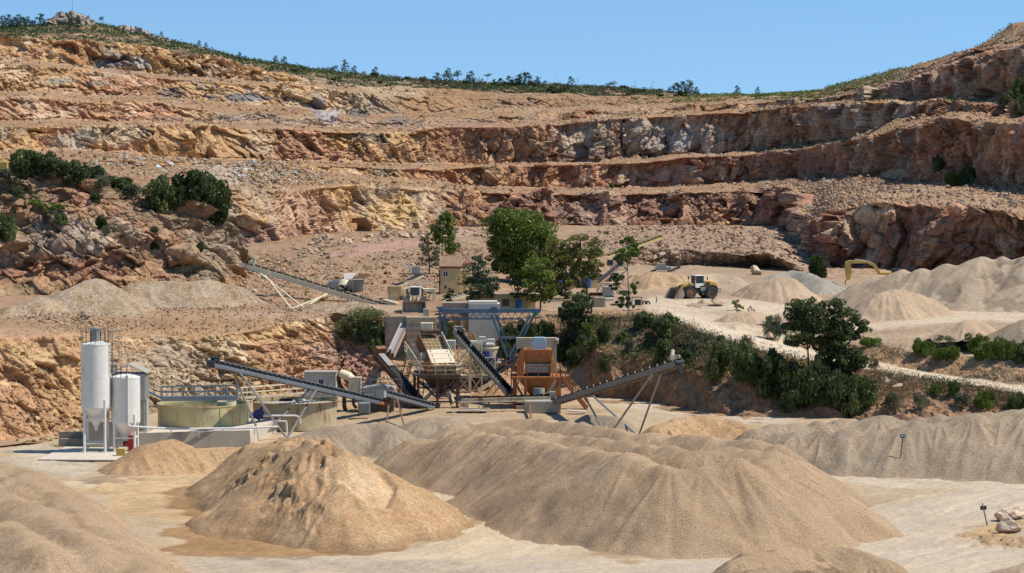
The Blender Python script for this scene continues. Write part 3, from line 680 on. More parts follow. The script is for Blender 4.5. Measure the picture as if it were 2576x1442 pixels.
# brown sand heap in front
def sandmod(X, Y, Z, S, Q):
    uu_, vv_ = uv_of(np.stack([X, Y, Z + tilt(Y)], -1)); d_ = np.where(Z > .3, (uu_ - 932) ** 2 + (vv_ - 1198) ** 2 + Y * .5, 1e9); i_ = np.unravel_index(np.argmin(d_), d_.shape); c0 = (X[i_], Y[i_])
    a = np.hypot((X - c0[0]) / 2.5, (Y - c0[1]) / 3.6); w_ = 1 - sstep(.7, 1.05, a + .12 * fbm(Q, 1.5, 2, 5))
    Z = Z - .9 * w_
    S = S * (1 - w_[..., None]) + np.array([1.35, 1.45, 1.6]) * w_[..., None]
    st = sstep(.25, .6, fbm(Q * np.array([1, .5, 1]), 3, 3, 71))[..., None]
    S = S * (1 - .25 * st) + np.array([1.15, 1.2, 1.3]) * .25 * st
    damp = 1 - .3 * (1 - sstep(.2, 1.0, Z))
    return Z, S * damp[..., None]
ed = [PZ(632,1124,4.2), PZ(690,1114,5.0), PZ(740,1112,5.5), crest(790,1113,1368), crest(850,1124,1374), crest(905,1150,1372), crest(960,1182,1360), crest(1040,1236,1340), crest(1080,1262,1330)]
pts = along(ed, .8) + along([ed[5], crest(868, 1205, 1378) + np.array([0, 0, .35]), crest(842, 1262, 1382) + np.array([0, 0, .3])], .5) + jit(along([PZ(690,1110,4.8), PZ(750,1104,5.4), PZ(800,1106,5.6)], 2), 1, 8)
pile("sand_pile", "large damp brown sand pile with a pale slumped hollow on its face", pts, M_SAND, tn=.7, seed=21, lobe=.3, rnd=.25, res=.15, clump=1.0, cx=(885 - U0) / F * 258, cat="sand pile", group=G, mod=sandmod, flute=.12)
# low sand ridge behind
def bite(X, Y, Z, S, Q):
    c0 = PZ(500, 1160, 0)[:2]; a = np.hypot((X - c0[0]) / 5.0, (Y - c0[1]) / 5.5)
    Z = np.minimum(Z, np.where(a < 1, .12 + 9 * np.clip(a - .80, 0, 1), 99)); return Z, S
pts = along([crest(330,1140,1195), crest(385,1112,1192), crest(440,1101,1188), crest(520,1105,1184), crest(585,1120,1180)], .8)
pile("sand_pile", "low brown sand ridge with a scooped front, beside the white silos", pts, M_SAND, seed=31, res=.16, clump=.2, cat="sand pile", group=G, mod=bite)
# big heap running out of frame at lower left
pts = along([PZ(-330,1150,6.4), PZ(-80,1158,6.1), PZ(40,1172,5.4), PZ(130,1238,4.6), PZ(225,1315,3.8), PZ(330,1400,3.1), PZ(430,1480,2.5)], 1.6) + along([PZ(-330,1300,6), PZ(0,1310,5.2), PZ(110,1370,4.6)], 2) + along([PZ(-330,1220,6.3), PZ(20,1236,5.5), PZ(150,1312,4.6), PZ(250,1390,3.8)], 2)
pts = pts + [q + np.array([-1.3 * k, -2.4 * k, -.16 * k]) for k in range(1, 7) for q in pts[:34:2]]
pile("gravel_pile", "grey-buff gravel pile cut off by the lower left corner", jit(pts, .6, 7), M_G1, seed=41, lobe=.2, res=.17, cat="gravel pile", group=G, flute=.1)
# grey heap at right, behind
ed = [crest(*a) for a in ((1960,1085,1185),(2060,1078,1190),(2160,1080,1196),(2260,1072,1202),(2360,1056,1206),(2460,1040,1209),(2580,1030,1213),(2700,1030,1216))]
fl = [PZ(u, v, z) for u, v, z in ((1900,1072,3.8),(2000,1058,4.3),(2140,1046,4.6),(2280,1043,4.7),(2400,1034,5.2),(2576,1020,5.7),(2720,1015,5.8))]
pts = jit(along(ed, 2.6), 1.6, 13) + jit(along(fl, 2.8), 1.2, 14)
pile("gravel_pile", "grey gravel pile carrying the blue 10/16 sign, at the back on the right", pts, M_G2, seed=51, lobe=.4, res=.18, cat="gravel pile", group=G, flute=.2)
# lower right corner heaps
def cutl(X, Y, Z, S, Q):
    b = blocks(Q, (.5, .5, .5), None, 9); w_ = sstep(.15, .5, fbm(Q, 2.5, 3, 72))
    return Z + .25 * (b[0] - .5) * w_, S * (1 - .35 * w_[..., None])
pts = along([PZ(1868,1408,1.9), PZ(1930,1385,2.0), PZ(2020,1373,2.0), PZ(2110,1369,1.9), PZ(2180,1392,1.5)], .8) + along([PZ(1850,1442,2.2), PZ(1960,1432,2.2), PZ(2080,1425,2.0), PZ(2150,1440,1.8)], 1)
pile("gravel_pile", "small rough gravel heap with dark crumbled edge at the bottom of the view", pts, M_G1, seed=61, res=.14, rough=.2, cat="gravel pile", group=G, mod=cutl, tn=.7)
pts = along([PZ(2560,1420,2.6), PZ(2640,1400,3.2), PZ(2740,1390,3.4)], 1)
pile("sand_pile", "brown sand heap just entering the lower right corner", pts, M_PINKS, seed=62, res=.16, cat="sand pile", group=G)
# heaps below the plant
pts = along([PZ(770,1092,2.2), PZ(830,1070,2.9), PZ(900,1062,3.0), PZ(955,1060,3.1), PZ(985,1078,2.7)], 1.0)
pile("gravel_pile", "pinkish fine gravel heap in front of the rusty roofed tank", pts, M_G2, seed=71, res=.18, cat="gravel pile", group=G)
pts = along([PZ(1075,1050,2.4), PZ(1120,1046,2.6)], 1)
pile("gravel_pile", "small gravel heap under the rusty screen tower", pts, M_G2, seed=72, res=.2, cat="gravel pile", group=G)
pts = along([PZ(1660,1068,1.9), PZ(1740,1046,2.4), PZ(1800,1043,2.4), PZ(1850,1056,2.0)], 1.2)
pile("sand_pile", "crumbly pale sand heap between the ramp bank and the gravel", pts, M_SAND, seed=73, res=.18, clump=.6, cat="sand pile", group=G)
pts = along([PZ(1480,1040,1.6), PZ(1540,1046,1.8)], 1)
pile("gravel_pile", "low pinkish gravel heap beneath the eastern conveyor", pts, M_G2, seed=74, res=.2, cat="gravel pile", group=G)
# upper yard
pts = along([crest(1915,702,766,9), crest(1945,694,768,9), crest(1985,700,768,9)], .8)
pile("sand_pile", "smooth pinkish sand cone just behind the parked wheel loader", pts, M_PINKS, 9.0, seed=81, res=.25, cat="sand pile", group=GU)
def scars(X, Y, Z, S, Q):
    w_ = sstep(.52, .66, fbm(Q * np.array([1, 1.6, 1]), 5, 4, 73))
    return Z - .25 * w_, S * (1 - .25 * w_[..., None])
ed = [crest(*a, 9.2) for a in ((2150,716,762),(2210,692,768),(2270,680,772),(2330,671,775),(2400,656,778),(2470,642,781),(2525,636,782),(2590,638,784),(2700,632,786))]
pts = jit(along(ed, 3.2), .8, 17)
pile("sand_pile", "longest upper pile, grey-brown sand ridge below the dark cliff", pts, M_FINE, 8.0, seed=82, lobe=.5, res=.28, cat="sand pile", group=GU, mod=scars)
pts = along([crest(2205,740,805,8.6), crest(2245,726,806,8.6), crest(2300,740,804,8.6), crest(2370,768,800,8.6)], .8)
pile("sand_pile", "rounded pinkish sand heap in front of the long grey-brown ridge", pts, M_PINKS, 8.3, seed=83, res=.22, clump=.3, cat="sand pile", group=GU)
pts = along([PZ(1950,690,11.6), PZ(2000,678,12.2), PZ(2040,690,11.9), PZ(2075,708,11.2)], 1)
pile("gravel_pile", "grey stone chipping pile between the pink cone and the cliff", pts, M_BLUEST, 9.3, seed=84, res=.3, cat="gravel pile", group=GU)
pts = along([crest(1610,692,746,9), crest(1645,680,748,9), crest(1685,692,748,9)], .8)
pile("earth_pile", "brown earth pile with crumbling top, beside the slender gum tree", pts, M_BROWN, 9.3, seed=85, res=.25, clump=.7, cat="earth pile", group=GU)
pts = along([PZ(1745,698,11.4), PZ(1795,686,12.0), PZ(1850,696,11.4)], 1)
pile("gravel_pile", "low grey-brown heap visible beyond the parked wheel loader", pts, M_FINE, 9.3, seed=86, res=.3, cat="gravel pile", group=GU)
pts = along([PZ(2560,806,10.8), PZ(2620,790,11.4)], 1)
pile("gravel_pile", "gravel heap entering at the edge of the upper yard by green shrubs", pts, M_G2, 8.2, seed=87, res=.25, cat="gravel pile", group=GU)
pts = along([PZ(2430,806,10.6), PZ(2460,800,10.7)], .8)
pile("earth_pile", "small earth hump at the yard edge above the cut bank", pts, M_PINKS, 8.2, seed=88, res=.22, cat="earth pile", group=GU)
for (u, v, lb, sd) in ((1775, 760, "low earth island with two boulders in front of the wheel loader", 91), (1872, 784, "low earth island with split rock and a sapling on the upper yard", 92)):
    pile("earth_mound", lb, along([PZ(u - 22, v, 10.5), PZ(u + 22, v, 10.5)], .8), M_PINKS, 8.9, seed=sd, res=.2, rough=.2, tn=.5, cat="earth mound", group=GU)
# stone cones under the outcrop
pts = along([crest(240, 699, 786, 10.3, .6), crest(200, 712, 788, 10.3, .6)], .8) + along([crest(110, 742, 790, 10.4, .6), crest(40, 765, 791, 10.4, .6)], 1.4)
pile("stone_pile", "grey broken-stone cone leaning on the outcrop at far left", pts, M_STONE, 9.6, seed=93, res=.25, rough=.25, cat="stone pile", group=GU, tn=.62)
pts = along([crest(345, 712, 775, 10.2, .6), crest(430, 704, 772, 10.2, .6), crest(520, 704, 770, 10.2, .6), crest(590, 716, 768, 10.2, .6)], 1.2)
pile("stone_pile", "wide buff broken-stone apron under the slanting slabs", pts, M_STONE, 9.6, seed=94, res=.25, rough=.25, cat="stone pile", group=GU, tn=.62)
pts = along([PZ(780, 764, 10.9), PZ(860, 760, 11.1), PZ(930, 763, 10.9)], 1.5)
pile("stone_pile", "low heap of broken stone under the cream conveyor", pts, M_STONE, 9.9, seed=95, res=.22, rough=.25, cat="stone pile", group=GU)
# ================================================================== loose rock
def ico(sub=1):
    bm = bmesh.new(); bmesh.ops.create_icosphere(bm, subdivisions=sub, radius=1)
    V = np.array([v.co[:] for v in bm.verts]); Fc = np.array([[v.index for v in f.verts] for f in bm.faces]); bm.free(); return V, Fc

def rock_proto(seed, sub=1, flat=(1, .8, .65)):
    V, Fc = ico(sub); r = np.random.default_rng(seed)
    for _ in range(9):                                   # cut flat faces
        n = r.normal(size=3); n /= np.linalg.norm(n); d = r.uniform(.28, .62)
        k = V @ n; V = V - np.clip(k - d, 0, None)[:, None] * n
    V = V + r.normal(size=V.shape) * .03
    return V * np.array(flat), Fc

PROTO = [rock_proto(i) for i in range(8)]

def rubble_mesh(name, pts, sizes, cols, m, seed=0, sink=.25):
    r = np.random.default_rng(seed); n = len(pts); VV, FF, CC = [], [], []; off = 0
    which = r.integers(0, 8, n)
    for k in range(8):
        idx = np.where(which == k)[0]
        if not len(idx): continue
        V, Fc = PROTO[k]; a = r.uniform(0, 6.28, len(idx)); b = r.uniform(-.6, .6, len(idx))
        ca, sa, cb, sb = np.cos(a), np.sin(a), np.cos(b), np.sin(b)
        x = V[None, :, 0] * cb[:, None] + V[None, :, 2] * sb[:, None]; z = -V[None, :, 0] * sb[:, None] + V[None, :, 2] * cb[:, None]; y = np.broadcast_to(V[None, :, 1], x.shape)
        W = np.stack([x * ca[:, None] - y * sa[:, None], x * sa[:, None] + y * ca[:, None], z], -1) * sizes[idx][:, None, None] + pts[idx][:, None, :]
        W[..., 2] += (sizes[idx] * sink)[:, None]
        VV.append(W.reshape(-1, 3)); CC.append(np.repeat(cols[idx], len(V), 0))
        FF.append((Fc[None] + (np.arange(len(idx)) * len(V))[:, None, None] + off).reshape(-1, 3)); off += len(idx) * len(V)
    VV, FF, CC = np.concatenate(VV), np.concatenate(FF), np.concatenate(CC)
    me = bpy.data.meshes.new(name); me.vertices.add(len(VV)); me.vertices.foreach_set("co", VV.reshape(-1).astype(np.float32))
    me.loops.add(len(FF) * 3); me.loops.foreach_set("vertex_index", FF.reshape(-1).astype(np.int32))
    me.polygons.add(len(FF)); me.polygons.foreach_set("loop_start", (np.arange(len(FF)) * 3).astype(np.int32))
    me.polygons.foreach_set("use_smooth", np.zeros(len(FF), bool)); me.update(); me.validate(); set_col(me, CC)
    return link(name, me, m)

def scatter(D, mask, n, seed):
    r = np.random.default_rng(seed); V = D["V"]
    dx = np.linalg.norm(np.diff(V, axis=1)[:-1], axis=-1); dy = np.linalg.norm(np.diff(V, axis=0)[:, :-1], axis=-1)
    w = (dx * dy * np.clip(mask[:-1, :-1], 0, None)).reshape(-1); w = w / w.sum()
    idx = r.choice(len(w), n, p=w); i, j = np.divmod(idx, V.shape[1] - 1)
    a, b = r.random((n, 1)), r.random((n, 1))
    return lerp(lerp(V[i, j], V[i, j + 1], a), lerp(V[i + 1, j], V[i + 1, j + 1], a), b), i, j

def rcols(n, r, pal):
    pal = np.array(pal); return pal[r.integers(0, len(pal), n)] * r.uniform(.65, 1.1, (n, 1))

M_RUB = mat_col("rubble_rock", 2.5, .8, 1.2, .4, .1, 9.0)
PAL_L = [(.42, .27, .145), (.38, .235, .12), (.50, .36, .22), (.34, .19, .10), (.43, .32, .2), (.38, .31, .23)]
PAL_R = [(.38, .25, .16), (.32, .19, .125), (.46, .34, .235), (.27, .155, .105), (.39, .295, .215), (.35, .285, .225)]
r = np.random.default_rng(5)
def psize(n, lo, hi, k=2.2): return lo * (1 - r.random(n) * (1 - (lo / hi) ** k)) ** (-1 / k)
# far benches
gpf, clf, uf, vf = FAR["gp"], FAR["cl"], FAR["u"], FAR["v"]
base = (1 - np.clip(clf, 0, 1)) ** 1.5 * (.25 + sstep(0, .5, fbm(FAR["V"], 12, 3, 808)))
base[gpf >= 12] *= .25
base = base + .12
p, i, j = scatter(FAR, base * (uf < 1250), 7500, 21)
tag(rubble_mesh("rubble", p, psize(len(p), .28, 1.4), rcols(len(p), r, PAL_L), M_RUB, 1), "loose tan stones strewn over the western benches", "rubble", kind="stuff")
p, i, j = scatter(FAR, base * (uf >= 1250), 6500, 22)
tag(rubble_mesh("rubble", p, psize(len(p), .26, 1.2), rcols(len(p), r, PAL_R), M_RUB, 2), "loose reddish stones strewn over the eastern benches", "rubble", kind="stuff")
# heavier fans
def fan(D, spots, n, seed, lo, hi, pal, label, k=2.0, lim=None):
    m = np.zeros(D["u"].shape)
    for (u, v, ru, rv) in spots: m = np.maximum(m, 1 - sstep(.5, 1.1, ((D["u"] - u) / ru) ** 2 + ((D["v"] - v) / rv) ** 2))
    if lim is not None: m = m * lim
    p, i, j = scatter(D, m + 1e-9, n, seed)
    return tag(rubble_mesh("rubble", p, psize(n, lo, hi, k), rcols(n, r, pal), M_RUB, seed), label, "rubble", kind="stuff")
fan(FAR, [(300, 420, 130, 30), (470, 430, 110, 28), (650, 440, 110, 30), (760, 440, 60, 20)], 3200, 31, .3, 1.7, PAL_L + [(.55, .5, .43), (.5, .46, .4)], "blasted pale grey rubble spilling down behind the dark shrubs")
fan(FAR, [(2250, 480, 230, 36), (2480, 500, 130, 40), (2130, 500, 70, 40)], 2400, 32, .22, 1.1, PAL_R, "broken reddish rubble on the bench above the dark eastern cliff")
gpn = NEAR["gp"]; far_n = (gpn >= 7)[:, None] * 1.0
fan(NEAR, [(1880, 640, 220, 70), (1700, 600, 250, 40), (2040, 660, 60, 50)], 2600, 33, .2, 1.15, PAL_R, "pinkish rubble slope between the upper yard and the far wall", 2.0, far_n)
fan(NEAR, [(800, 720, 200, 60), (1000, 690, 130, 60), (1150, 660, 120, 40), (680, 700, 80, 60)], 3000, 34, .18, .95, PAL_L, "stony ground above the cream conveyor", 2.2, far_n + (gpn == 6)[:, None])
fan(NEAR, [(400, 800, 420, 45), (750, 800, 200, 30)], 3000, 35, .16, .55, PAL_L, "small stones along the edge of the western scarp", 2.6, (gpn <= 6)[:, None] * 1.0)
fan(NEAR, [(250, 1040, 300, 70), (600, 960, 300, 60), (100, 1090, 160, 30)], 2600, 36, .15, .8, [(.45, .28, .14), (.40, .24, .12), (.5, .35, .2)], "orange debris at the foot of the western scarp", 2.4, (gpn <= 2)[:, None] * 1.0)
fan(OUT, [(300, 600, 420, 160)], 2600, 37, .15, .8, PAL_L, "stones lodged on the rocky outcrop", 2.4)

# ------------------------------------------------------------------ boulders, each its own
NV = NEAR["V"].reshape(-1, 3)
NVm = NV.copy()
def ground(x, y):
    d = (NVm[:, 0] - x) ** 2 + (NVm[:, 1] - y) ** 2
    return NVm[int(np.argmin(d)), 2]
def on(D, u, v, lim=None):
    d = (D["u"] - u) ** 2 + ((D["v"] - v) * 1.5) ** 2
    if lim is not None: d = np.where(lim, d, 1e12)
    return D["V"].reshape(-1, 3)[int(np.argmin(d))]
def floor_pt(u, v, z=None, near=True):
    """where the sight line meets the near ground"""
    if z is not None: return PZ(u, v, z)
    z = 10.0
    for _ in range(5):
        q = PZ(u, v, z); z = .5 * z + .5 * (ground(q[0], q[1]) - tilt(q[1]))
    return PZ(u, v, z)

def mat_stone(name, a, b):
    m, t, bs = nodes(name); n = nnode(t, 1.4, 6, .7); n2 = nnode(t, 7, 4, .7)
    c = ramp(t, n.outputs["Fac"], [(.34, a), (.66, b)]); c = mix(t, 'MULTIPLY', 1.0, c, ramp(t, n2.outputs["Fac"], [(.3, (.75,) * 3), (.7, (1.2,) * 3)]))
    oi = t.nodes.new("ShaderNodeObjectInfo"); c = mix(t, 'MULTIPLY', 1.0, c, ramp(t, oi.outputs["Random"], [(0, (.75, .72, .70)), (1, (1.2, 1.15, 1.12))]))
    t.links.new(c, bs.inputs["Base Color"]); bs.inputs["Roughness"].default_value = .95; bs.inputs["Specular IOR Level"].default_value = .1
    bump(t, bs, n2.outputs["Fac"], .6, .12); return m
M_BO = mat_stone("boulder_stone", (.36, .25, .16), (.56, .44, .31)); M_BO2 = mat_stone("pale_granite", (.54, .43, .30), (.70, .58, .43)); M_BO3 = mat_stone("weathered_granite", (.24, .205, .165), (.43, .37, .295))
def boulder_mesh(seed, m, flat=(1, .8, .68), sub=3):
    V, Fc = rock_proto(seed, sub, flat); nrm = V / np.linalg.norm(V, axis=1, keepdims=True)
    V = V + nrm * (.05 * fbm(V, .35, 3, seed))[:, None]
    me = bpy.data.meshes.new("boulder"); me.from_pydata(V.tolist(), [], Fc.tolist()); me.materials.append(m); return me
BM = [boulder_mesh(100 + i, M_BO, (1, .8, (.6, .75, .68, .85, .7, .62)[i])) for i in range(6)]
BMP = [boulder_mesh(200 + i, M_BO2, (1, .85, .8)) for i in range(4)]; BMW = [boulder_mesh(300 + i, M_BO3, (1, .9, .75)) for i in range(5)]
def boulder(pt, s, label, group=None, meshes=BM, sc=(1, 1, 1), sink=.35, rz=None, name="boulder", cat="boulder"):
    o = bpy.data.objects.new(name, meshes[r.integers(0, len(meshes))]); COL.objects.link(o)
    o.location = (pt[0], pt[1], pt[2] + s * sink * sc[2]); o.scale = (s * sc[0], s * sc[1], s * sc[2])
    o.rotation_euler = (r.uniform(-.3, .3), r.uniform(-.3, .3), r.uniform(0, 6.28) if rz is None else rz)
    return tag(o, label, cat, group)
lim = np.repeat((gpn >= 8)[:, None], NEAR["u"].shape[1], 1)
for k in range(78):
    t_ = r.random(); u = lerp(770, 1190, t_) + r.normal() * 10; vb = np.interp(u, [740, 800, 900, 1000, 1180], [632, 608, 600, 592, 582]); v = vb + abs(r.normal()) * 9 - 4
    if 1090 < u < 1140: continue
    boulder(on(NEAR, u, v, lim), r.uniform(.55, 1.25) * (1.5 if r.random() < .15 else 1), "pale boulder in the long row along the pit road below the far wall", "boulders along the pit road")
for k in range(30):
    u = r.uniform(745, 840); v = 640 + r.normal() * 7 - (u - 745) * .1
    boulder(on(NEAR, u, v, lim), r.uniform(.4, .9), "buff boulder in the spread at the foot of the slope beside the pit road", "boulders spread beside the pit road")
for k in range(26):
    u = r.uniform(1640, 1850) if k < 18 else r.uniform(1850, 2000); v = 655 - abs(r.normal()) * 10
    boulder(on(NEAR, u, v, np.repeat((gpn == 7)[:, None], NEAR["u"].shape[1], 1)), r.uniform(.6, 1.35), "dark dusty boulder stacked in the bank behind the brown earth pile", "boulders stacked in the bank")
for k in range(16):
    u = r.uniform(1190, 1250); v = r.uniform(578, 606)
    boulder(on(NEAR, u, v, lim), r.uniform(.5, 1.2), "pale boulder heaped left of the tall dark gum tree", "boulders beside the gum tree")
def B(u, v, s, lb, z=None, meshes=BM, sc=(1, 1, 1), sink=.4, rz=None): boulder(floor_pt(u, v, z), s, lb, None, meshes, sc, sink, rz)
B(215, 806, 1.5, "lone pinkish boulder at the edge of the western scarp road", None, BM, (1.15, .9, .9))
B(1902, 690, 1.7, "large cream boulder behind the low grey-brown heap", 10.2, BMP)
B(1585, 618, 3.0, "huge flat pink-grey boulder above the yellow stacking conveyor", 13, BM, (1.5, 1, .75))
B(1765, 765, .75, "small boulder on the left end of the earth island by the loader", 10.4, BM)
B(1800, 764, 1.15, "flat-topped boulder on the right end of the earth island by the loader", 10.4, BM, (1.4, .9, .7))
B(1862, 786, 1.0, "left cream half of the split rock on the sapling's earth island", 10.3, BMP, (1.2, .8, .7))
B(1888, 786, .95, "right cream half of the split rock on the sapling's earth island", 10.3, BMP, (.9, .9, 1.1))
B(2019 - 82, 852, .9, "brown upright rock beside the grey-green bush", 8.2, BM, (.8, .8, 1.2))
B(2226, 970, 1.1, "brown rock lodged high in the bank beside the big dark tree", 4.2, BM)
B(2262, 972, .8, "small flat rock in the bank a little right of the brown rock", 3.9, BM, (1.3, .8, .6))
B(1513, 745, 2.0, "rounded brown boulder under the gum trees", 10, BM, (.9, .9, 1.1))
B(975, 676, 1.2, "upright pale boulder on the slope above the mobile crusher", 12, BM, (.8, .8, 1.25))
B(2529, 1312, 1.35, "rounded cream boulder behind its neighbour beside the blank signpost", 0, BMP, (1, .9, .95))
B(2541, 1340, 1.35, "front cream boulder with a sharp ridge beside the blank signpost", 0, BMP, (1, .85, 1.05))
B(2562, 1306, 1.25, "long tilted cream boulder nearest the edge beside the blank signpost", 0, BMP, (1.3, .7, .9), .55, .6)
for k, (u, v, s) in enumerate(((2470, 1352, .28), (2500, 1352, .2), (2520, 1360, .24), (2490, 1338, .2), (2550, 1362, .3), (2535, 1372, .22))):
    boulder(PZ(u, v, .25), s, "small clod of brown earth below the blank signpost", "clods by the signpost", BM, name="earth_clod", cat="clod")
# granite tors on the skyline
def tor(spots, Y0, label, cat="rock outcrop", seed=0):
    rt = np.random.default_rng(seed); c = P(*spots[0][:2], Y0); root = empty("granite_tor", c, label, cat)
    for k, (u, v, w_) in enumerate(spots):
        q = P(u, v, Y0 + rt.uniform(-3, 6)); s = w_ * Y0 * YS / F
        o = bpy.data.objects.new("rock_block", BMW[rt.integers(0, 5)]); COL.objects.link(o); o.parent = root
        o.location = q - c; o.scale = (s, s * .9, s * rt.uniform(.7, 1.0)); o.rotation_euler = (rt.uniform(-.3, .3), rt.uniform(-.4, .4), rt.uniform(0, 6.28))
    return root
def torspots(u0, u1, top, vb, n, w, seed):
    rt = np.random.default_rng(seed); out = []
    for k in range(n):
        t_ = rt.random(); u = lerp(u0, u1, t_); tv = np.interp(u, *zip(*top)); out.append((u, rt.uniform(min(tv + w * .6, vb - 1), vb), rt.uniform(.6, 1.2) * w))
    return out
tor(torspots(124, 240, [(118, 44), (150, 28), (180, 22), (205, 28), (225, 38), (245, 62)], 72, 95, 17, 1), 524, "tallest granite tor on the skyline, a domed pile of grey rock under the mast", seed=1)
tor(torspots(295, 385, [(290, 68), (320, 56), (345, 62), (370, 76), (385, 84)], 92, 60, 12, 2), 530, "second granite tor, a low grey crest right of the domed one", seed=2)
tor(torspots(396, 425, [(394, 92), (410, 88), (428, 100)], 106, 14, 8, 3), 535, "little rock knob with a lone small pine beside it", seed=3)
tor(torspots(470, 535, [(465, 108), (490, 108), (510, 120), (535, 132)], 132, 34, 9, 4), 540, "grey rock crest where the hill steps down to the rim", seed=4)
tor(torspots(790, 830, [(788, 176), (810, 172), (830, 180)], 188, 12, 6, 5), 551, "brownish rock knob in the scrub left of the tall rim pine", seed=5)
tor(torspots(912, 960, [(910, 180), (925, 177), (945, 184), (960, 190)], 198, 12, 6, 6), 556, "stacked slab rocks on the rim beside a round pine", seed=6)
tor(torspots(1055, 1085, [(1052, 195), (1068, 184), (1085, 196)], 205, 9, 8, 7), 560, "pale twin-headed rock standing alone on the rim", seed=7)
tor(torspots(1198, 1235, [(1196, 196), (1215, 194), (1235, 200)], 210, 8, 6, 8), 562, "pale rocks half hidden in the pines of the rim", seed=8)
tor(torspots(1530, 1605, [(1525, 228), (1560, 220), (1580, 222), (1605, 238)], 244, 22, 6, 9), 540, "pinkish rocks at the end of the rim scrub", seed=9)
tor(torspots(210, 270, [(205, 80), (240, 78), (272, 92)], 100, 22, 7, 10), 500, "rounded brown rocks on the slope below the domed tor", seed=10)
# mast on the tor
bmh = bmesh.new(); q = P(182, 28, 526); bmesh.ops.create_cone(bmh, segments=6, radius1=.09, radius2=.05, depth=5.2, cap_ends=True)
me = bpy.data.meshes.new("mast"); bmh.to_mesh(me); bmh.free(); M_MAST = mat("mast_steel", (.12, .12, .13), .5)
tag(link("antenna_mast", me, M_MAST, None, (q[0], q[1], q[2] + 2.0)), "thin dark antenna mast on top of the domed granite tor", "mast")
# ================================================================== machinery
class MB:
    def __init__(s): s.v, s.f = [], []
    def add(s, V, Fc):
        o = len(s.v); s.v += [tuple(float(c) for c in p) for p in V]; s.f += [tuple(i + o for i in f) for f in Fc]; return s
    def box(s, c, sz, M=None):
        """box centred at c; M: 3 column axes"""
        h = np.array(sz) / 2; A = np.eye(3) if M is None else M
        V = [np.array(c) + A @ (h * np.array(k)) for k in ((-1,-1,-1),(1,-1,-1),(1,1,-1),(-1,1,-1),(-1,-1,1),(1,-1,1),(1,1,1),(-1,1,1))]
        return s.add(V, [(0,3,2,1),(4,5,6,7),(0,1,5,4),(1,2,6,5),(2,3,7,6),(3,0,4,7)])
    def beam(s, a, b, w, h=None, up=(0, 0, 1)):
        a, b = np.array(a, float), np.array(b, float); d = b - a; L = np.linalg.norm(d); d /= L
        sd = np.cross(d, up); n = np.linalg.norm(sd); sd = np.cross(d, (0, 1, 0)) if n < 1e-4 else sd; sd /= np.linalg.norm(sd); u = np.cross(sd, d)
        return s.box((a + b) / 2, (L, w, h or w), np.stack([d, sd, u], 1))
    def tube(s, a, b, r0, r1=None, n=10, cap=True):
        a, b = np.array(a, float), np.array(b, float); r1 = r0 if r1 is None else r1; d = b - a; d /= np.linalg.norm(d)
        sd = np.cross(d, (0, 0, 1)); sd = np.array([1., 0, 0]) if np.linalg.norm(sd) < 1e-4 else sd / np.linalg.norm(sd); u = np.cross(sd, d)
        ring = [(math.cos(6.28318 * i / n), math.sin(6.28318 * i / n)) for i in range(n)]
        V = [a + r0 * (x * sd + y * u) for x, y in ring] + [b + r1 * (x * sd + y * u) for x, y in ring]
        Fc = [(i, (i + 1) % n, n + (i + 1) % n, n + i) for i in range(n)]
        if cap: Fc += [tuple(range(n - 1, -1, -1)), tuple(range(n, 2 * n))]
        return s.add(V, Fc)
    def path(s, pts, r, n=8):
        for a, b in zip(pts[:-1], pts[1:]): s.tube(a, b, r, n=n)
        return s
    def prism(s, poly, ax, t):
        """extrude polygon points (3D) by vector ax*t"""
        k = len(poly); A = [np.array(p, float) for p in poly]; e = np.array(ax, float) * t
        return s.add(A + [p + e for p in A], [tuple(range(k - 1, -1, -1)), tuple(range(k, 2 * k))] + [(i, (i + 1) % k, k + (i + 1) % k, k + i) for i in range(k)])
    def lathe(s, c, prof, n=32):
        V, Fc = [], []
        for r_, z in prof: V += [(c[0] + r_ * math.cos(6.28318 * i / n), c[1] + r_ * math.sin(6.28318 * i / n), c[2] + z) for i in range(n)]
        for k in range(len(prof) - 1): Fc += [(k * n + i, k * n + (i + 1) % n, (k + 1) * n + (i + 1) % n, (k + 1) * n + i) for i in range(n)]
        return s.add(V, Fc)
    def plate(s, pts): return s.add(pts, [tuple(range(len(pts)))])
    def build(s, name, m, parent=None, root=None, smooth=False, bev=0.0):
        V = np.array(s.v, float); base = np.zeros(3)
        if parent is not None:
            q = parent
            while q is not None: base = base + np.array(q.location[:]); q = q.parent
        elif root is not None: base = np.array(root, float)
        me = bpy.data.meshes.new(name); me.from_pydata((V - base).tolist(), [], s.f)
        bm = bmesh.new(); bm.from_mesh(me); bmesh.ops.recalc_face_normals(bm, faces=bm.faces)
        if bev > 0: bmesh.ops.bevel(bm, geom=[e for e in bm.edges if e.is_manifold and e.calc_face_angle(0) > .6], offset=bev, segments=1, affect='EDGES')
        bm.to_mesh(me); bm.free()
        if smooth: me.polygons.foreach_set("use_smooth", [True] * len(me.polygons)); me.set_sharp_from_angle(angle=R(35))
        o = link(name, me, m, parent)
        if parent is None and root is not None: o.location = root
        return o

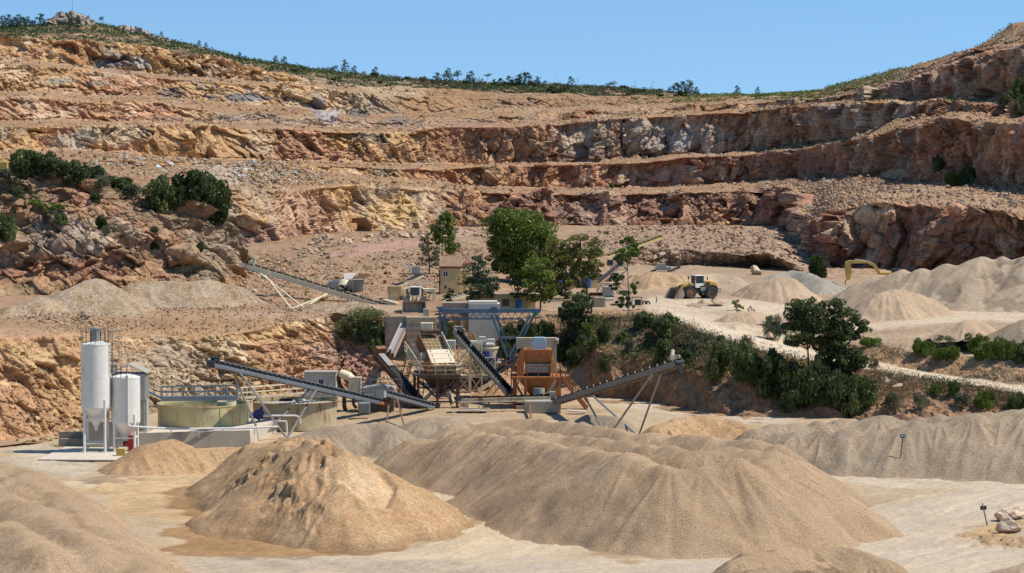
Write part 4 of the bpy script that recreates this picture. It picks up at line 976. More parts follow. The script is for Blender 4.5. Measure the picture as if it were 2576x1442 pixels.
A_ = np.array
M_WHITE = mat("white_paint", (.72, .69, .60), .45, 0, .07, .7, (.5, .40, .27), .13, .6)
M_CREAM = mat("cream_paint", (.72, .62, .40), .5, 0, .12, 1.2, (.36, .24, .12), .08, .6)
M_CREAMD = mat("worn_cream", (.52, .43, .28), .6, 0, .2, 1.2, (.22, .11, .05), .25, .9)
M_TANK = mat("tank_cream", (.54, .445, .22), .55, 0, .15, .5, (.25, .15, .06), .2, .35)
M_TANKR = mat("tank_rusty", (.42, .34, .20), .65, 0, .2, .6, (.20, .10, .045), .3, .4)
M_GALV = mat("galvanised", (.27, .275, .27), .45, .35, .18, 2.0, (.25, .19, .12), .05)
M_STEELG = mat("grey_blue_steel", (.16, .18, .195), .5, .1, .15, 1.5, (.2, .14, .09), .05)
M_BLUEG = mat("blue_gantry", (.10, .155, .20), .5, 0, .2, 1.0, (.2, .13, .08), .1, .8)
M_BLUEL = mat("pale_blue_cover", (.30, .39, .45), .4, 0, .08, 1.0)
M_BLUE = mat("pump_blue", (.025, .035, .14), .4, 0, .15, 2)
M_BELT = mat("rubber_belt", (.022, .022, .024), .8, 0, .3, 3, (.12, .09, .06), .12, 2)
M_BELTD = mat("dusty_belt", (.30, .27, .235), .85, 0, .25, 3, (.1, .085, .07), .05, 2)
M_RUST = mat("rusty_steel", (.20, .10, .05), .85, 0, .4, 1.5, (.09, .05, .03), .3, 1.2)
M_RUSTD = mat("dark_rust", (.10, .06, .04), .85, 0, .4, 1.5, (.2, .11, .06), .1, 1.2)
M_ORANGE = mat("orange_paint", (.36, .125, .035), .6, 0, .25, 1.2, (.24, .10, .04), .22, .8)
M_DARK = mat("dark_steel", (.05, .05, .052), .6, .2, .3, 2, (.16, .11, .07), .15)
M_GREYP = mat("dusty_grey_paint", (.33, .305, .255), .6, 0, .15, 1.5, (.3, .24, .17), .12)
M_CONC = mat("concrete", (.37, .325, .25), .9, 0, .14, .6, (.27, .23, .18), .2, .35, .1, .02)
M_CONCD = mat("old_block", (.32, .26, .19), .92, 0, .18, .8, (.18, .14, .1), .3, .5, .1, .03)
M_CONCL = mat("pale_slab", (.55, .47, .37), .9, 0, .12, .6, (.4, .3, .2), .1, .3)
M_YELW = mat("yellow_render", (.55, .42, .20), .85, 0, .08, .8, (.4, .28, .14), .05, .5)
M_TILE = mat("roof_tile", (.30, .19, .12), .9, 0, .3, 2, (.2, .1, .06), .2)
M_REDM = mat("dark_red_steel", (.19, .045, .03), .6, 0, .2)
M_DOOR = mat("blue_door", (.03, .16, .46), .5, 0, .1)
M_GLASS = mat("dark_glass", (.02, .03, .035), .12, 0, .1, spec=.6)
M_YEL = mat("machine_yellow", (.62, .33, .03), .45, 0, .1, 1.5, (.35, .24, .12), .08)
M_TYRE = mat("tyre", (.05, .045, .042), .9, 0, .3, 3, (.2, .16, .12), .3, 2)
M_RED = mat("red_paint", (.42, .02, .02), .5, 0, .1)
M_WOODY = mat("yellow_crate", (.50, .33, .09), .7, 0, .12)
M_PLAST = mat("cloudy_plastic", (.55, .53, .43), .4, 0, .12, 2)
M_PIPE = mat("pale_pipe", (.60, .58, .53), .5, 0, .1, 1.5, (.4, .32, .22), .1)
M_SIGNB = mat("sign_blue", (.02, .03, .16), .4, 0, .05); M_SIGNW = mat("sign_white", (.8, .8, .8), .5, 0, .02); M_WOOD = mat("weathered_wood", (.20, .145, .095), .9, 0, .3, 4)
M_WATER = mat("tank_water", (.05, .075, .03), .08, 0, .2, .4, spec=.5)
M_HOSE = mat("black_hose", (.02, .02, .02), .6)
M_LOADG = mat_gravel("belt_gravel", (.2, .15, .1), (.36, .28, .2), (.5, .42, .32), 6, 1, (.36, .3, .24))
M_GREEN = mat("green_paint", (.02, .22, .12), .5)
M_ROOFM = mat("pale_roof_sheet", (.40, .345, .25), .5, .1, .12, 1.2, (.4, .33, .24), .1)

def frame3(a, b):
    a, b = A_(a, float), A_(b, float); L = np.linalg.norm(b - a); d = (b - a) / L
    s = np.cross(d, (0, 0, 1)); s /= np.linalg.norm(s); return a, d, s, np.cross(s, d), L

def dupe(src, parent, off):
    o = src.copy(); COL.objects.link(o); o.parent = parent; o.location = A_(src.location[:]) + A_(off); return o

def rail(mb, pts, h=1.05, post=1.5, r=.035, mids=1):
    """handrail with posts along a line of floor points"""
    for a, b in zip(pts[:-1], pts[1:]):
        a, b = A_(a, float), A_(b, float); n = max(1, int(round(np.linalg.norm(b - a) / post)))
        for i in range(n + 1): q = a + (b - a) * i / n; mb.beam(q, q + A_([0, 0, h]), r * 2, up=(0, 1, 0))
        for k in range(mids + 1): z = A_([0, 0, h * (1 - k / (mids + 1))]); mb.beam(a + z, b + z, r * 2)
    return mb

def conveyor(name, label, a, b, w=.9, m=M_STEELG, belt=M_BELT, style="channel", depth=.5, idl=1.0, legs=(), load=False, drum=True, group="belt conveyors", foot=None, legm=None, idm=None):
    """belt conveyor from tail a to head b (belt height); legs: (t, [(foot xyz, side -1/1), ...])"""
    a, d, s, n, L = frame3(a, b); root = empty(name, (a[0], a[1], foot if foot is not None else a[2] - 1), label, "conveyor", group)
    def q(t, x, h): return a + d * t + s * x + n * h
    Mx = np.stack([d, s, n], 1)
    f = MB()
    if style == "channel":
        for sd in (-1, 1): f.box(q(L / 2, sd * w / 2, -depth / 2), (L, .10, depth), Mx); f.box(q(L / 2, sd * (w / 2 + .06), -.04), (L, .08, .07), Mx); f.box(q(L / 2, sd * (w / 2 + .06), -depth + .04), (L, .08, .07), Mx)
        for k in range(int(L / 2.5) + 1): f.box(q(min(k * 2.5 + .1, L - .1), 0, -depth + .1), (.12, w, .1), Mx)
    else:
        for sd in (-1, 1):
            for h in (.18, -depth): f.beam(q(0, sd * w / 2, h), q(L, sd * w / 2, h), .09)
            f.box(q(L / 2, sd * w / 2, -depth * .62), (L, .05, depth * .5), Mx)
            k = 0; sp = 1.3
            while k * sp < L: f.beam(q(k * sp, sd * w / 2, -depth), q(k * sp, sd * w / 2, .18), .07); k += 1
    f.build("frame", m, root, bev=0)
    bl = MB()
    prof = [(-w * .46, .14), (-w * .22, .02), (w * .22, .02), (w * .46, .14)]
    for (x0, h0), (x1, h1) in zip(prof[:-1], prof[1:]):
        bl.prism([q(0, x0, h0), q(0, x1, h1), q(0, x1, h1 - .03), q(0, x0, h0 - .03)], d, L)
    bl.box(q(L / 2, 0, -depth * .55), (L * .98, w * .8, .03), Mx)
    bl.build("belt", belt, root)
    i0 = MB()
    for sd in (-1, 1): i0.beam(q(.4, sd * w * .50, -.05), q(.4, sd * w * .54, .26), .07)
    i0.tube(q(.4, -w * .2, -.08), q(.4, w * .2, -.08), .06, n=6); i0.tube(q(.4, -w * .5, .08), q(.4, -w * .22, -.06), .05, n=6); i0.tube(q(.4, w * .5, .08), q(.4, w * .22, -.06), .05, n=6)
    io = i0.build("idler", idm or m, root); k = 1
    while .4 + k * idl < L - .2 and k < 70: dupe(io, root, d * k * idl); k += 1
    if load:
        lo = MB(); rr = np.random.default_rng(int(L * 10)); ns = int(L / .35); pv = None
        V, Fc = [], []
        for t in range(ns + 1):
            hh = .16 + .13 * rr.random(); tt_ = L * t / ns
            V += [q(tt_, -w * .36, .1), q(tt_, -w * .15, hh), q(tt_, w * .1, hh * .95), q(tt_, w * .36, .1)]
            if t: Fc += [((t - 1) * 4 + j, (t - 1) * 4 + j + 1, t * 4 + j + 1, t * 4 + j) for j in range(3)]
        lo.add(V, Fc); lo.build("gravel_load", M_LOADG, root)
    if drum:
        for t in (0, L): MB().tube(q(t, -w * .48, -.16), q(t, w * .48, -.16), .24, n=14).build("drum", M_DARK, root, smooth=True)
    for t, feet in legs:
        for ft, sd in feet:
            lg = MB(); lg.beam(q(t, sd * w * .5, -depth), ft, .17); lg.box(A_(ft) + A_([0, 0, .03]), (.35, .35, .1)); lg.build("leg", legm or m, root)
    root["_L"] = L
    return root, q, L

def W(u, v, Y): return P(u, v, Y)
begin(143.5)
# ---------------------------------------------------------------- white silos
def silo(name, label, uc, Yc, rad, z_leg0, z_cone, z_body, z_top, legs_deg, extra):
    c = PZ(uc, 1140, 0); X = (uc - U0) / F * Yc / (cp + 0 * sp) ; c = A_([P(uc, 1000, Yc)[0], Yc, 0.0])
    root = empty(name, c, label, "silo", "white cement silos")
    b = MB().lathe(c, [(rad, z_body), (rad, z_top), (rad * 1.015, z_top + .02), (rad * 1.015, z_top + .14), (rad * .6, z_top + .34), (.02, z_top + .5)], 40)
    for z in np.linspace(z_body + .1, z_top - .1, 5)[1:-1]: b.lathe((c[0], c[1], z), [(rad, -.02), (rad + .012, -.01), (rad + .012, .01), (rad, .02)], 40)
    b.build("body", M_WHITE, root, smooth=True)
    MB().lathe(c, [(rad, z_body), (rad * .98, z_body - .15), (rad * .45, (z_body + z_cone) / 2 - .15), (.18, z_cone), (.18, z_cone - .35)], 40).build("cone", M_CREAM if False else M_WHITE, root, smooth=True)
    lp = []
    for dg in legs_deg:
        q = c + A_([math.cos(R(dg)), math.sin(R(dg)), 0]) * rad * .99; lp.append(q)
        lg = MB().tube(q, q + A_([0, 0, z_body + .9]), .15, n=10); lg.box(q + A_([0, 0, .03]), (.5, .5, .06)); lg.build("leg", M_WHITE, root, smooth=True)
    for z in z_leg0:
        br = MB()
        for i in range(4): br.beam(lp[i] + A_([0, 0, z]), lp[(i + 1) % 4] + A_([0, 0, z]), .13)
        br.build("brace", M_WHITE, root)
    return root, c, lp
root, c, lp = silo("cement_silo", "tall white silo with hopper cone, leftmost in the plant", 241.5, 144.5, 1.62, (1.1, 3.8), 2.75, 5.05, 11.9, (225, 315, 45, 135), None)
v_ = MB().tube(c + A_([0.0, -.3, 12.2]), c + A_([0.0, -.3, 13.6]), .47, n=18); v_.lathe(c + A_([0, -.3, 13.6]), [(.47, 0), (.56, .03), (.56, .16), (.4, .24), (.02, .26)], 18); v_.build("vent_filter", M_GALV, root, smooth=True)
rl = MB(); ring = [c + A_([1.6 * math.cos(R(a)), 1.6 * math.sin(R(a)), 12.15]) for a in range(0, 361, 20)]; rail(rl, ring, 1.3, 1.1, .025, 1); rl.build("guard_rail", M_GALV, root)
ld_ = MB(); lx = c + A_([1.85, -.2, 0])
for sd in (-.22, .22): ld_.beam(lx + A_([0, sd, 6.5]), lx + A_([0, sd, 13.4]), .05, up=(0, 1, 0))
for k in range(24): ld_.beam(lx + A_([0, -.22, 6.6 + k * .28]), lx + A_([0, .22, 6.6 + k * .28]), .03)
ld_.build("ladder", M_GALV, root)
cg = MB()
for k in range(6):
    z = 10.0 + k * .7; hoop = [lx + A_([.45 + .55 * math.sin(R(a)) , .5 * math.cos(R(a)), z]) for a in range(0, 361, 45)]; cg.path(hoop, .022, 5)
for a in (30, 90, 150): cg.beam(lx + A_([.45 + .55 * math.sin(R(a)), .5 * math.cos(R(a)), 10]), lx + A_([.45 + .55 * math.sin(R(a)), .5 * math.cos(R(a)), 13.5]), .04, up=(0, 1, 0))
cg.build("ladder_cage", M_GALV, root)
root, c, lp = silo("cement_silo", "shorter white silo with a pipe down its front, right of the tall one", 316, 145.5, 1.60, (1.6,), 1.15, 3.35, 8.15, (225, 315, 45, 135), None)
S2 = c
rl = MB(); ring = [c + A_([1.5 * math.cos(R(a)), 1.5 * math.sin(R(a)), 8.3]) for a in range(90, 330, 24)]; rail(rl, ring, 1.35, 1.0, .025, 2); rl.build("guard_rail", M_GALV, root)
pp = MB(); x0 = c + A_([.5, -1.62, 0]); pp.path([x0 + A_([-.15, .9, 8.45]), x0 + A_([0, 0, 8.5]), x0 + A_([0, -.02, 8.3]), x0 + A_([0, -.02, 3.6]), x0 + A_([.05, -.05, 3.1]), x0 + A_([.35, -.05, 2.95])], .10, 10); pp.build("down_pipe", M_WHITE, root, smooth=True)
bx = MB().box(c + A_([0, 0, .85]), (.55, .55, .5)); bx.tube(c + A_([0, 0, 1.1]), c + A_([0, 0, 1.4]), .2); bx.build("outlet_valve", M_DARK, root)
# long pipe from the silo past the tanks
pm = MB(); z = 2.95
pts = [S2 + A_([.9, -1.67, 2.95])] + [W(u, v, 145.5 + (u - 345) * .02) for u, v in ((430, 1079), (560, 1078), (700, 1074))]
pm.path(pts, .11, 8); base_ = pts[0]
for u in (430, 500, 560, 640): q = W(u, 1078, 145.5 + (u - 345) * .02); pm.beam(q, (q[0], q[1], 1.2), .1, up=(0, 1, 0))
tag(pm.build("water_pipe", M_PIPE, None, (base_[0], base_[1], 0), True), "long pale pipe running low from the short silo to the cream tank", "pipe")
# slab, walls
q0 = [PZ(u, v, 0) for u, v in ((95, 1160), (330, 1162), (360, 1128), (165, 1125))]
sl_ = MB().prism([A_([p[0], p[1], .02]) for p in q0], (0, 0, 1), .12); tag(sl_.build("concrete_slab", M_CONCL, None, PZ(220, 1145, 0)), "pale concrete slab under the white silos", "slab", kind="structure")
wl = MB(); a = W(345, 1110, 147.5); b = W(628, 1108, 150.5); wl.beam((a[0], a[1], .92), (b[0], b[1], .92), .35, 1.84); wl.beam((a[0], a[1], .92), (a[0] + .9, a[1] + 5, .92), .35, 1.84)
tag(wl.build("retaining_wall", M_CONC, None, (a[0], a[1], 0)), "low grey concrete wall in front of the cream tank", "wall")
fl_ = MB(); p4 = [(a[0] + .3, a[1] + .3, 1.62), (b[0] - .2, b[1] + .2, 1.62), (b[0] + 2, b[1] + 16, 1.62), (a[0] + 1.5, a[1] + 16, 1.62)]; fl_.prism([A_(p) for p in p4], (0, 0, -1), 1.6)
tag(fl_.build("tank_terrace", M_CONCL, None, (a[0], a[1], 0)), "raised terrace that the cream tank stands on", "terrace", kind="structure")
wb = MB(); a = W(160, 1118, 150); wb.box((a[0] + .9, 150.5, .45), (3.0, .6, .9)); wb.box((a[0] + 1.4, 151.3, 1.1), (4.2, .5, 1.0)); tag(wb.build("retaining_wall", M_CONCD, None, (a[0], 150, 0)), "stained low block wall behind the tall silo", "wall")
bw = MB(); a = S2 + A_([-2.6, 3.2, 0]); bw.box(a + A_([0, 0, 1.5]), (5.2, .3, 3.0)); tag(bw.build("retaining_wall", M_CONC, None, a), "grey concrete wall in the shade behind the silo legs", "wall")
cr = MB().box(PZ(305, 1150, 0) + A_([0, 0, .55]), (.95, .8, .8)); cr.box(PZ(305, 1150, 0) + A_([0, 0, .12]), (1.2, 1.0, .12)); tag(cr.build("yellow_crate", M_WOODY, None, PZ(305, 1150, 0), bev=.02), "yellow wooden crate on a pallet under the short silo", "crate")
rd = MB().box(PZ(331, 1138, 0) + A_([0, 0, 1.0]), (.62, .5, 1.75)); rd.box(PZ(331, 1138, 0) + A_([0, 0, .1]), (.7, .55, .2)); rd.tube(PZ(331, 1138, 0) + A_([-.7, 0, .9]), PZ(331, 1138, 0) + A_([-.3, 0, .9]), .22); tag(rd.build("red_compressor", M_RED, None, PZ(331, 1138, 0), bev=.03), "red cabinet machine beside the yellow crate", "compressor")
# metal clad tower
c = A_([P(327, 1000, 150)[0], 150.6, -1.05]); root = empty("lift_shed", c, "grey metal shed with a pitched roof behind the short silo", "shed")
b = MB(); b.box(c + A_([.0, 0, 7.9]), (3.7, 3, 2.9)); b.box(c + A_([1.35, .4, 4.4]), (1.0, 2, 4.2))
for k in range(9): b.box(c + A_([-1.75 + k * .44, -1.5, 7.9]), (.05, .06, 2.9)); b.box(c + A_([1.86, -1.4 + k * .35, 7.9]), (.05, .05, 2.9))
b.build("wall", mat("shed_sheet", (.43, .42, .37), .5, .1, .1, 1.2, (.33, .26, .18), .1), root)
for sd in (-1, 1):
    rf = MB(); rf.prism([c + A_([0, -1.75, 10.35]), c + A_([sd * 2.1, -1.75, 9.4]), c + A_([sd * 2.1, -1.75, 9.48]), c + A_([0, -1.75, 10.45])], (0, 1, 0), 3.6); rf.build("roof_panel", M_ROOFM, root)
for sx in (-1.6, 1.6):
    for sy in (-1.3, 1.3): MB().box(c + A_([sx, sy, 3.2]), (.3, .3, 6.5)).build("leg", M_CONC, root)
# thickener tank
tc = A_([P(510, 1040, 160)[0], 160.5, 0]); root = empty("settling_tank", tc, "round cream settling tank full of greenish water", "tank", "round settling tanks")
rt_ = 5.25
MB().lathe(tc, [(rt_, 1.5), (rt_, 3.9), (rt_ + .06, 3.92), (rt_ + .06, 4.02), (rt_ - .1, 4.02), (rt_ - .1, 1.6)], 72).build("wall", M_TANK, root, smooth=True)
MB().lathe(tc, [(rt_ - .1, 3.72), (.01, 3.72)], 48).build("water", M_WATER, root)
for a in (-150, -118, -92, -62, -30): MB().box(tc + A_([math.cos(R(a)) * (rt_ + .02), math.sin(R(a)) * (rt_ + .02), 2.75]), (.07, .07, 2.3)).build("weld_seam", M_TANK, root)
MB().lathe(tc + A_([2.7, .5, 0]), [(1.1, 3.5), (1.1, 4.15), (1.0, 4.15), (1.0, 3.5)], 28).build("feed_well", M_CREAM, root, smooth=True)
# walkway bridge over it
b0, b1 = W(376, 1000, 156.5), W(596, 1003, 158); zf = 5.0; b0[2] = zf; b1[2] = zf
root = empty("walkway_bridge", (b0[0], b0[1], zf), "blue-grey steel footbridge with railings across the cream tank", "walkway")
dk = MB(); dk.beam(b0 + A_([1.4, 0, 0]), b1, 1.1, .18)
for sd in (-.55, .55): dk.beam(b0 + A_([1.4, sd, -.15]), b1 + A_([0, sd, -.15]), .12, .5)
dk.build("deck", M_STEELG, root)
r_ = MB(); rail(r_, [b0 + A_([1.4, -.55, 0]), b1 + A_([0, -.55, 0])], 1.25, 1.25, .05, 1); rail(r_, [b0 + A_([1.4, .55, 0]), b1 + A_([0, .55, 0])], 1.25, 1.25, .04, 1); r_.build("railing", M_STEELG, root)
stp = MB(); stp.beam(b0 + A_([-.2, 0, .75]), b0 + A_([1.4, 0, -.05]), 1.0, .15); stp.box(b0 + A_([-1.0, 0, .75]), (1.7, 1.1, .12)); rail(stp, [b0 + A_([-1.7, -.5, .75]), b0 + A_([-.2, -.5, .75]), b0 + A_([1.4, -.5, 0])], 1.2, .9, .035, 1); stp.build("stair", M_STEELG, root)
end(); begin(151)
# rusty roofed tank
tc = A_([P(742, 1040, 162.5)[0], 162.5, 0]); root = empty("settling_tank", tc, "round rusty-stained tank under a pale corrugated roof", "tank", "round settling tanks")
MB().lathe(tc, [(5.0, .1), (5.0, 3.3), (5.05, 3.3)], 64).build("wall", M_TANKR, root, smooth=True)
rf = MB(); n = 46
V = []; Fc = []
for i in range(n + 1):
    x = -5.4 + 10.8 * i / n; h = 3.38 + (.06 if i % 2 else 0)
    hw = math.sqrt(max(.2, 5.5 ** 2 - x * x)); V += [tc + A_([x, -hw, h - .05]), tc + A_([x, hw, h - .5])]
    if i: Fc.append((2 * i - 2, 2 * i, 2 * i + 1, 2 * i - 1))
rf.add(V, Fc); rf.build("roof", M_ROOFM, root)
for dx, sc_ in ((-.6, 1), (1.2, .8)):
    hs_ = MB(); hc = tc + A_([dx - .2, -3.6, 3.6])
    for k in range(4): hs_.path([hc + A_([sc_ * .8 * math.cos(R(a)) * (1 - .06 * k), sc_ * .45 * math.sin(R(a)), .06 * k]) for a in range(0, 361, 30)], .05, 6)
    tag(hs_.build("hose_coil", M_HOSE if dx < 0 else M_GALV, None, hc), "%s hose coil lying on the corrugated tank roof" % ("black" if dx < 0 else "grey"), "hose")
# cream handrail gangway between tanks
g0, g1 = W(600, 1002, 161), W(768, 1000, 168); g0[2] = 3.7; g1[2] = 3.7; root = empty("walkway", (g0[0], g0[1], 3.7), "cream railed gangway between the footbridge and the white cabin", "walkway")
MB().beam(g0, g1, 1.0, .2).build("deck", M_CREAMD, root); r_ = MB(); rail(r_, [g0 + A_([0, -.5, 0]), g1 + A_([0, -.5, 0])], 1.25, 1.3, .035, 1); rail(r_, [g0 + A_([0, .5, 0]), g1 + A_([0, .5, 0])], 1.25, 1.3, .03, 1); r_.build("railing", M_CREAM, root)
sp_ = MB()
for t in (.05, .5, .95): q = lerp(g0, g1, t); sp_.beam(q, (q[0], q[1], 0), .2, up=(0, 1, 0))
sp_.build("post", M_CREAMD, root)
end(); begin(165)
# white cabin
c = A_([P(807, 960, 171)[0], 171, 1.65]); root = empty("site_cabin", c, "white flat-roofed cabin with one small window behind the long conveyor", "cabin")
b = MB().box(c + A_([0, 0, 1.45]), (4.05, 3, 3.1))
for k in range(4): b.box(c + A_([-1.98 + k * 1.32, -1.505, 1.45]), (.05, .03, 3.0))
b.build("wall", mat("cabin_white", (.46, .425, .33), .6, 0, .12, .8, (.36, .27, .16), .1, .5), root)
MB().box(c + A_([0, 0, 3.08]), (4.25, 3.2, .16)).build("roof", M_ROOFM, root)
w_ = MB()
for dx in (-.34, .34): w_.box(c + A_([.15 + dx, -1.54, 1.9]), (.06, .08, .72))
for dz in (-.33, .33): w_.box(c + A_([.15, -1.54, 1.9 + dz]), (.74, .08, .06))
fo = w_.build("window", M_WHITE, root); MB().box(c + A_([.15, -1.53, 1.9]), (.6, .03, .6)).build("pane", M_GLASS, fo)
tag(MB().box(c + A_([0, 0, -.85]), (4.3, 3.2, 1.6)).build("cabin_plinth", M_CONCD, None, c - A_([0, 0, 1.65])), "block plinth under the white cabin", "plinth")
# hydrocyclone and its frame
c = A_([P(890, 1000, 168)[0], 168.5, 0]); root = empty("hydrocyclone", c, "cream cone-shaped hydrocyclone lying tilted above its grey sand washer", "cyclone")
a0, a1 = W(857, 939, 168), W(903, 959, 167); dd = a1 - a0
cy = MB().tube(a0, a0 + dd * .12, .50, .50, 18); cy.tube(a0 + dd * .12, a0 + dd * .48, .60, .56, 18); cy.tube(a0 + dd * .48, a0 + dd * 1.0, .56, .14, 18); cy.tube(a0 + dd * .46, a0 + dd * .5, .62, .62, 18); cy.build("cone", M_CREAM, root, smooth=True)
pb = MB(); pb.path([a0 + A_([-.1, .2, -.1]), a0 + A_([-.35, .4, -.6]), a0 + A_([-.2, .4, -1.4]), W(866, 985, 168), W(866, 1020, 168), W(872, 1045, 167.5), W(884, 1062, 167)], .28, 10); pb.path([a0 + A_([.5, -.3, -.8]), W(890, 975, 167), W(889, 1018, 167), W(897, 1027, 167)], .2, 10); pb.build("feed_pipe", M_RUSTD, root, smooth=True)
bx = MB().box(W(893, 968, 166.8), (1.6, 1.4, 2.0)); bx.build("discharge_box", M_CREAMD, root, bev=.04)
sw = MB(); p0, p1 = W(910, 983, 167), W(990, 978, 167)
sw.prism([W(912, 988, 166.5), W(985, 990, 166.5), W(992, 975, 166.5), W(960, 968, 166.5), W(912, 976, 166.5)], (0, 1, 0), 2.2); sw.build("dewatering_screen", M_GREYP, root)
st_ = MB(); st_.box(W(950, 1022, 168), (4.2, 2.6, 3.6)); st_.build("sump", mat("sump_brown", (.20, .15, .10), .8, 0, .25, .8, (.12, .08, .05), .3), root)
r_ = MB(); f0 = W(900, 992, 165.6); rail(r_, [W(905, 992, 165.6), W(1010, 992, 165.6)], 1.9, 1.4, .04, 2); r_.beam(W(900, 992, 166.5), W(1012, 992, 166.5), 2.2, .14); r_.build("platform", M_GALV, root)
mt = MB().tube(W(962, 968, 166), W(966, 963, 166), .22, n=12); mt.build("motor", mat("orange_motor", (.5, .25, .1), .5), root)
for u in (868, 908, 1008): q = W(u, 992, 167); MB().beam(q, (q[0], q[1], 0), .25, up=(0, 1, 0)).build("leg", M_RUSTD, root)
end(); begin(151)
# pump by the tanks
c = PZ(650, 1075, .6); c = A_([c[0], 155.5, 1.2]); root = empty("blue_pump", c, "dark blue motor pump between the two round tanks", "pump")
MB().tube(c + A_([-.9, 0, 1.0]), c + A_([.1, 0, 1.0]), .33, n=14).build("motor", M_BLUE, root, smooth=True); pv = MB().tube(c + A_([.2, -.3, 1.1]), c + A_([.2, .3, 1.1]), .62, n=18); pv.tube(c + A_([.45, 0, 1.1]), c + A_([.45, 0, 2.0]), .2); pv.build("volute", M_BLUE, root, smooth=True)
fr = MB(); fr.beam(c + A_([-1, -.4, .1]), c + A_([.5, -.4, .1]), .15); fr.beam(c + A_([-1, .4, .1]), c + A_([.5, .4, .1]), .15); fr.beam(c + A_([-.9, 0, .1]), c + A_([-.4, 0, .8]), .12); fr.beam(c + A_([.2, 0, .1]), c + A_([.2, 0, .7]), .2, up=(0, 1, 0)); fr.build("base_frame", M_BLUE, root)
pp = MB(); pp.path([W(662, 1046, 155), W(745, 1046, 156), W(755, 1052, 156), W(755, 1066, 156)], .12, 8); pp.path([W(690, 1062, 155), W(702, 1060, 155), W(720, 1060, 155), W(722, 1088, 155)], .12, 8); tag(pp.build("water_pipe", M_PIPE, None, W(662, 1046, 155) * A_([1, 1, 0]), True), "looped pale pipework in front of the rusty tank", "pipe")
end(); begin(162)
# tote tanks
def tote(c, s, label, rz=0, mt=M_PLAST, group="caged plastic tote tanks"):
    root = empty("tote_tank", c, label, "tote tank", group, rz)
    MB().box(c + A_([0, 0, .62 * s]), (1.1 * s, .95 * s, 1.0 * s)).build("tank", mt, root, bev=.06 * s)
    g = MB()
    for k in range(6):
        x = (-.5 + k * .2) * 1.16 * s
        for y in (-.5, .5): g.beam(c + A_([x, y * 1.0 * s, .12 * s]), c + A_([x, y * 1.0 * s, 1.16 * s]), .035 * s, up=(0, 1, 0))
        for x2 in (-.58, .58): g.beam(c + A_([x2 * s, (-.5 + k * .2) * s, .12 * s]), c + A_([x2 * s, (-.5 + k * .2) * s, 1.16 * s]), .035 * s, up=(0, 1, 0))
    for k in range(5):
        z = (.15 + k * .25) * s
        for y in (-.5, .5): g.beam(c + A_([-.58 * s, y * s, z]), c + A_([.58 * s, y * s, z]), .03 * s)
        for x in (-.58, .58): g.beam(c + A_([x * s, -.5 * s, z]), c + A_([x * s, .5 * s, z]), .03 * s)
    g.build("cage", M_GALV, root); MB().box(c + A_([0, 0, .06 * s]), (1.2 * s, 1.0 * s, .1 * s)).build("pallet", M_WOOD, root)
    return root
tote(A_([P(917, 1060, 161)[0], 161, .6]), 1.25, "grey-green plastic tote tank beside the rusty roofed tank", 0, mat("tote_green", (.32, .38, .33), .5, 0, .15))
end()
M_DWHITE = mat('dusty_white', (.52, .48, .40), .6, 0, .15, 1.2, (.35, .27, .18), .2)
# ---------------------------------------------------------------- conveyors of the lower plant
def zat(v, Y): return P(U0, v, Y)[2]
a, b = W(985, 1013, 167), W(531, 909, 144.4)
fA, fB = PZ(657, 1101), PZ(722, 1104)
root, q, L = conveyor("belt_conveyor", "long grey lattice conveyor rising over both round tanks to the left", a, b, .95, M_STEELG, M_BELT, "truss", .6, 1.3, legs=[(np.linalg.norm(b - a) * t_, [(fA, 1), (fB, -1)]) for t_ in (.47, .875)], foot=0, legm=M_GALV)
MB().tube(q(L - .6, -.7, .35), q(L - .6, .3, .35), .22, n=12).build("drive_motor", M_DARK, root, smooth=True)
h_ = MB().box(q(L - 1.0, .55, -.1), (1.4, .06, .9), np.stack(frame3(a, b)[1:4], 1)); h_.build("head_plate", M_WHITE, root)
MB().prism([q(0.2, -.56, -.6), q(4.5, -.56, -.6), q(4.5, -.56, -.3), q(.2, -.56, .1)], frame3(a, b)[2], 1.1).build("skirt", M_ORANGE, root)
MB().box(q(22.5, -.62, .55), (.5, .03, .22), np.stack(frame3(a, b)[1:4], 1)).build("number_plate", M_SIGNB, root)
a, b = W(1085, 1018, 167), W(962, 984, 158.5)
root, q, L = conveyor("belt_conveyor", "short grey lattice conveyor standing on a red-brown trestle", a, b, .95, M_STEELG, M_BELT, "truss", .55, 1.3, legs=[(np.linalg.norm(b - a) * .78, [(PZ(972, 1068, .2), 1), (PZ(1017, 1072, .2), -1)])], foot=0, legm=M_RUST)
hd = MB(); D3 = np.stack(frame3(a, b)[1:4], 1); hd.box(q(L + .3, 0, -.35), (.9, 1.0, .9), D3); hd.build("discharge_chute", M_GREYP, root); MB().tube(q(L - .2, -.5, .45), q(L + .6, -.5, .45), .24, n=12).build("drive_motor", M_STEELG, root, smooth=True); MB().box(q(L - 1, -.62, .5), (.5, .03, .22), D3).build("number_plate", M_SIGNB, root)
a, b = W(1376, 1013, 167), W(1708, 908, 143.2); fA, fB = PZ(1529, 1101), PZ(1606, 1098)
root, q, L = conveyor("belt_conveyor", "long grey box-girder conveyor rising to the right over the gravel", a, b, 1.0, mat("dull_girder", (.21, .195, .17), .6, .1, .2, 1.5, (.3, .22, .14), .15), M_BELT, "channel", .62, 2.6, legs=[(np.linalg.norm(b - a) * t_, [(fA, 1), (fB, -1)]) for t_ in (.34, .85)], foot=0, legm=M_GALV, load=True, idm=M_WHITE)
D3 = np.stack(frame3(a, b)[1:4], 1)
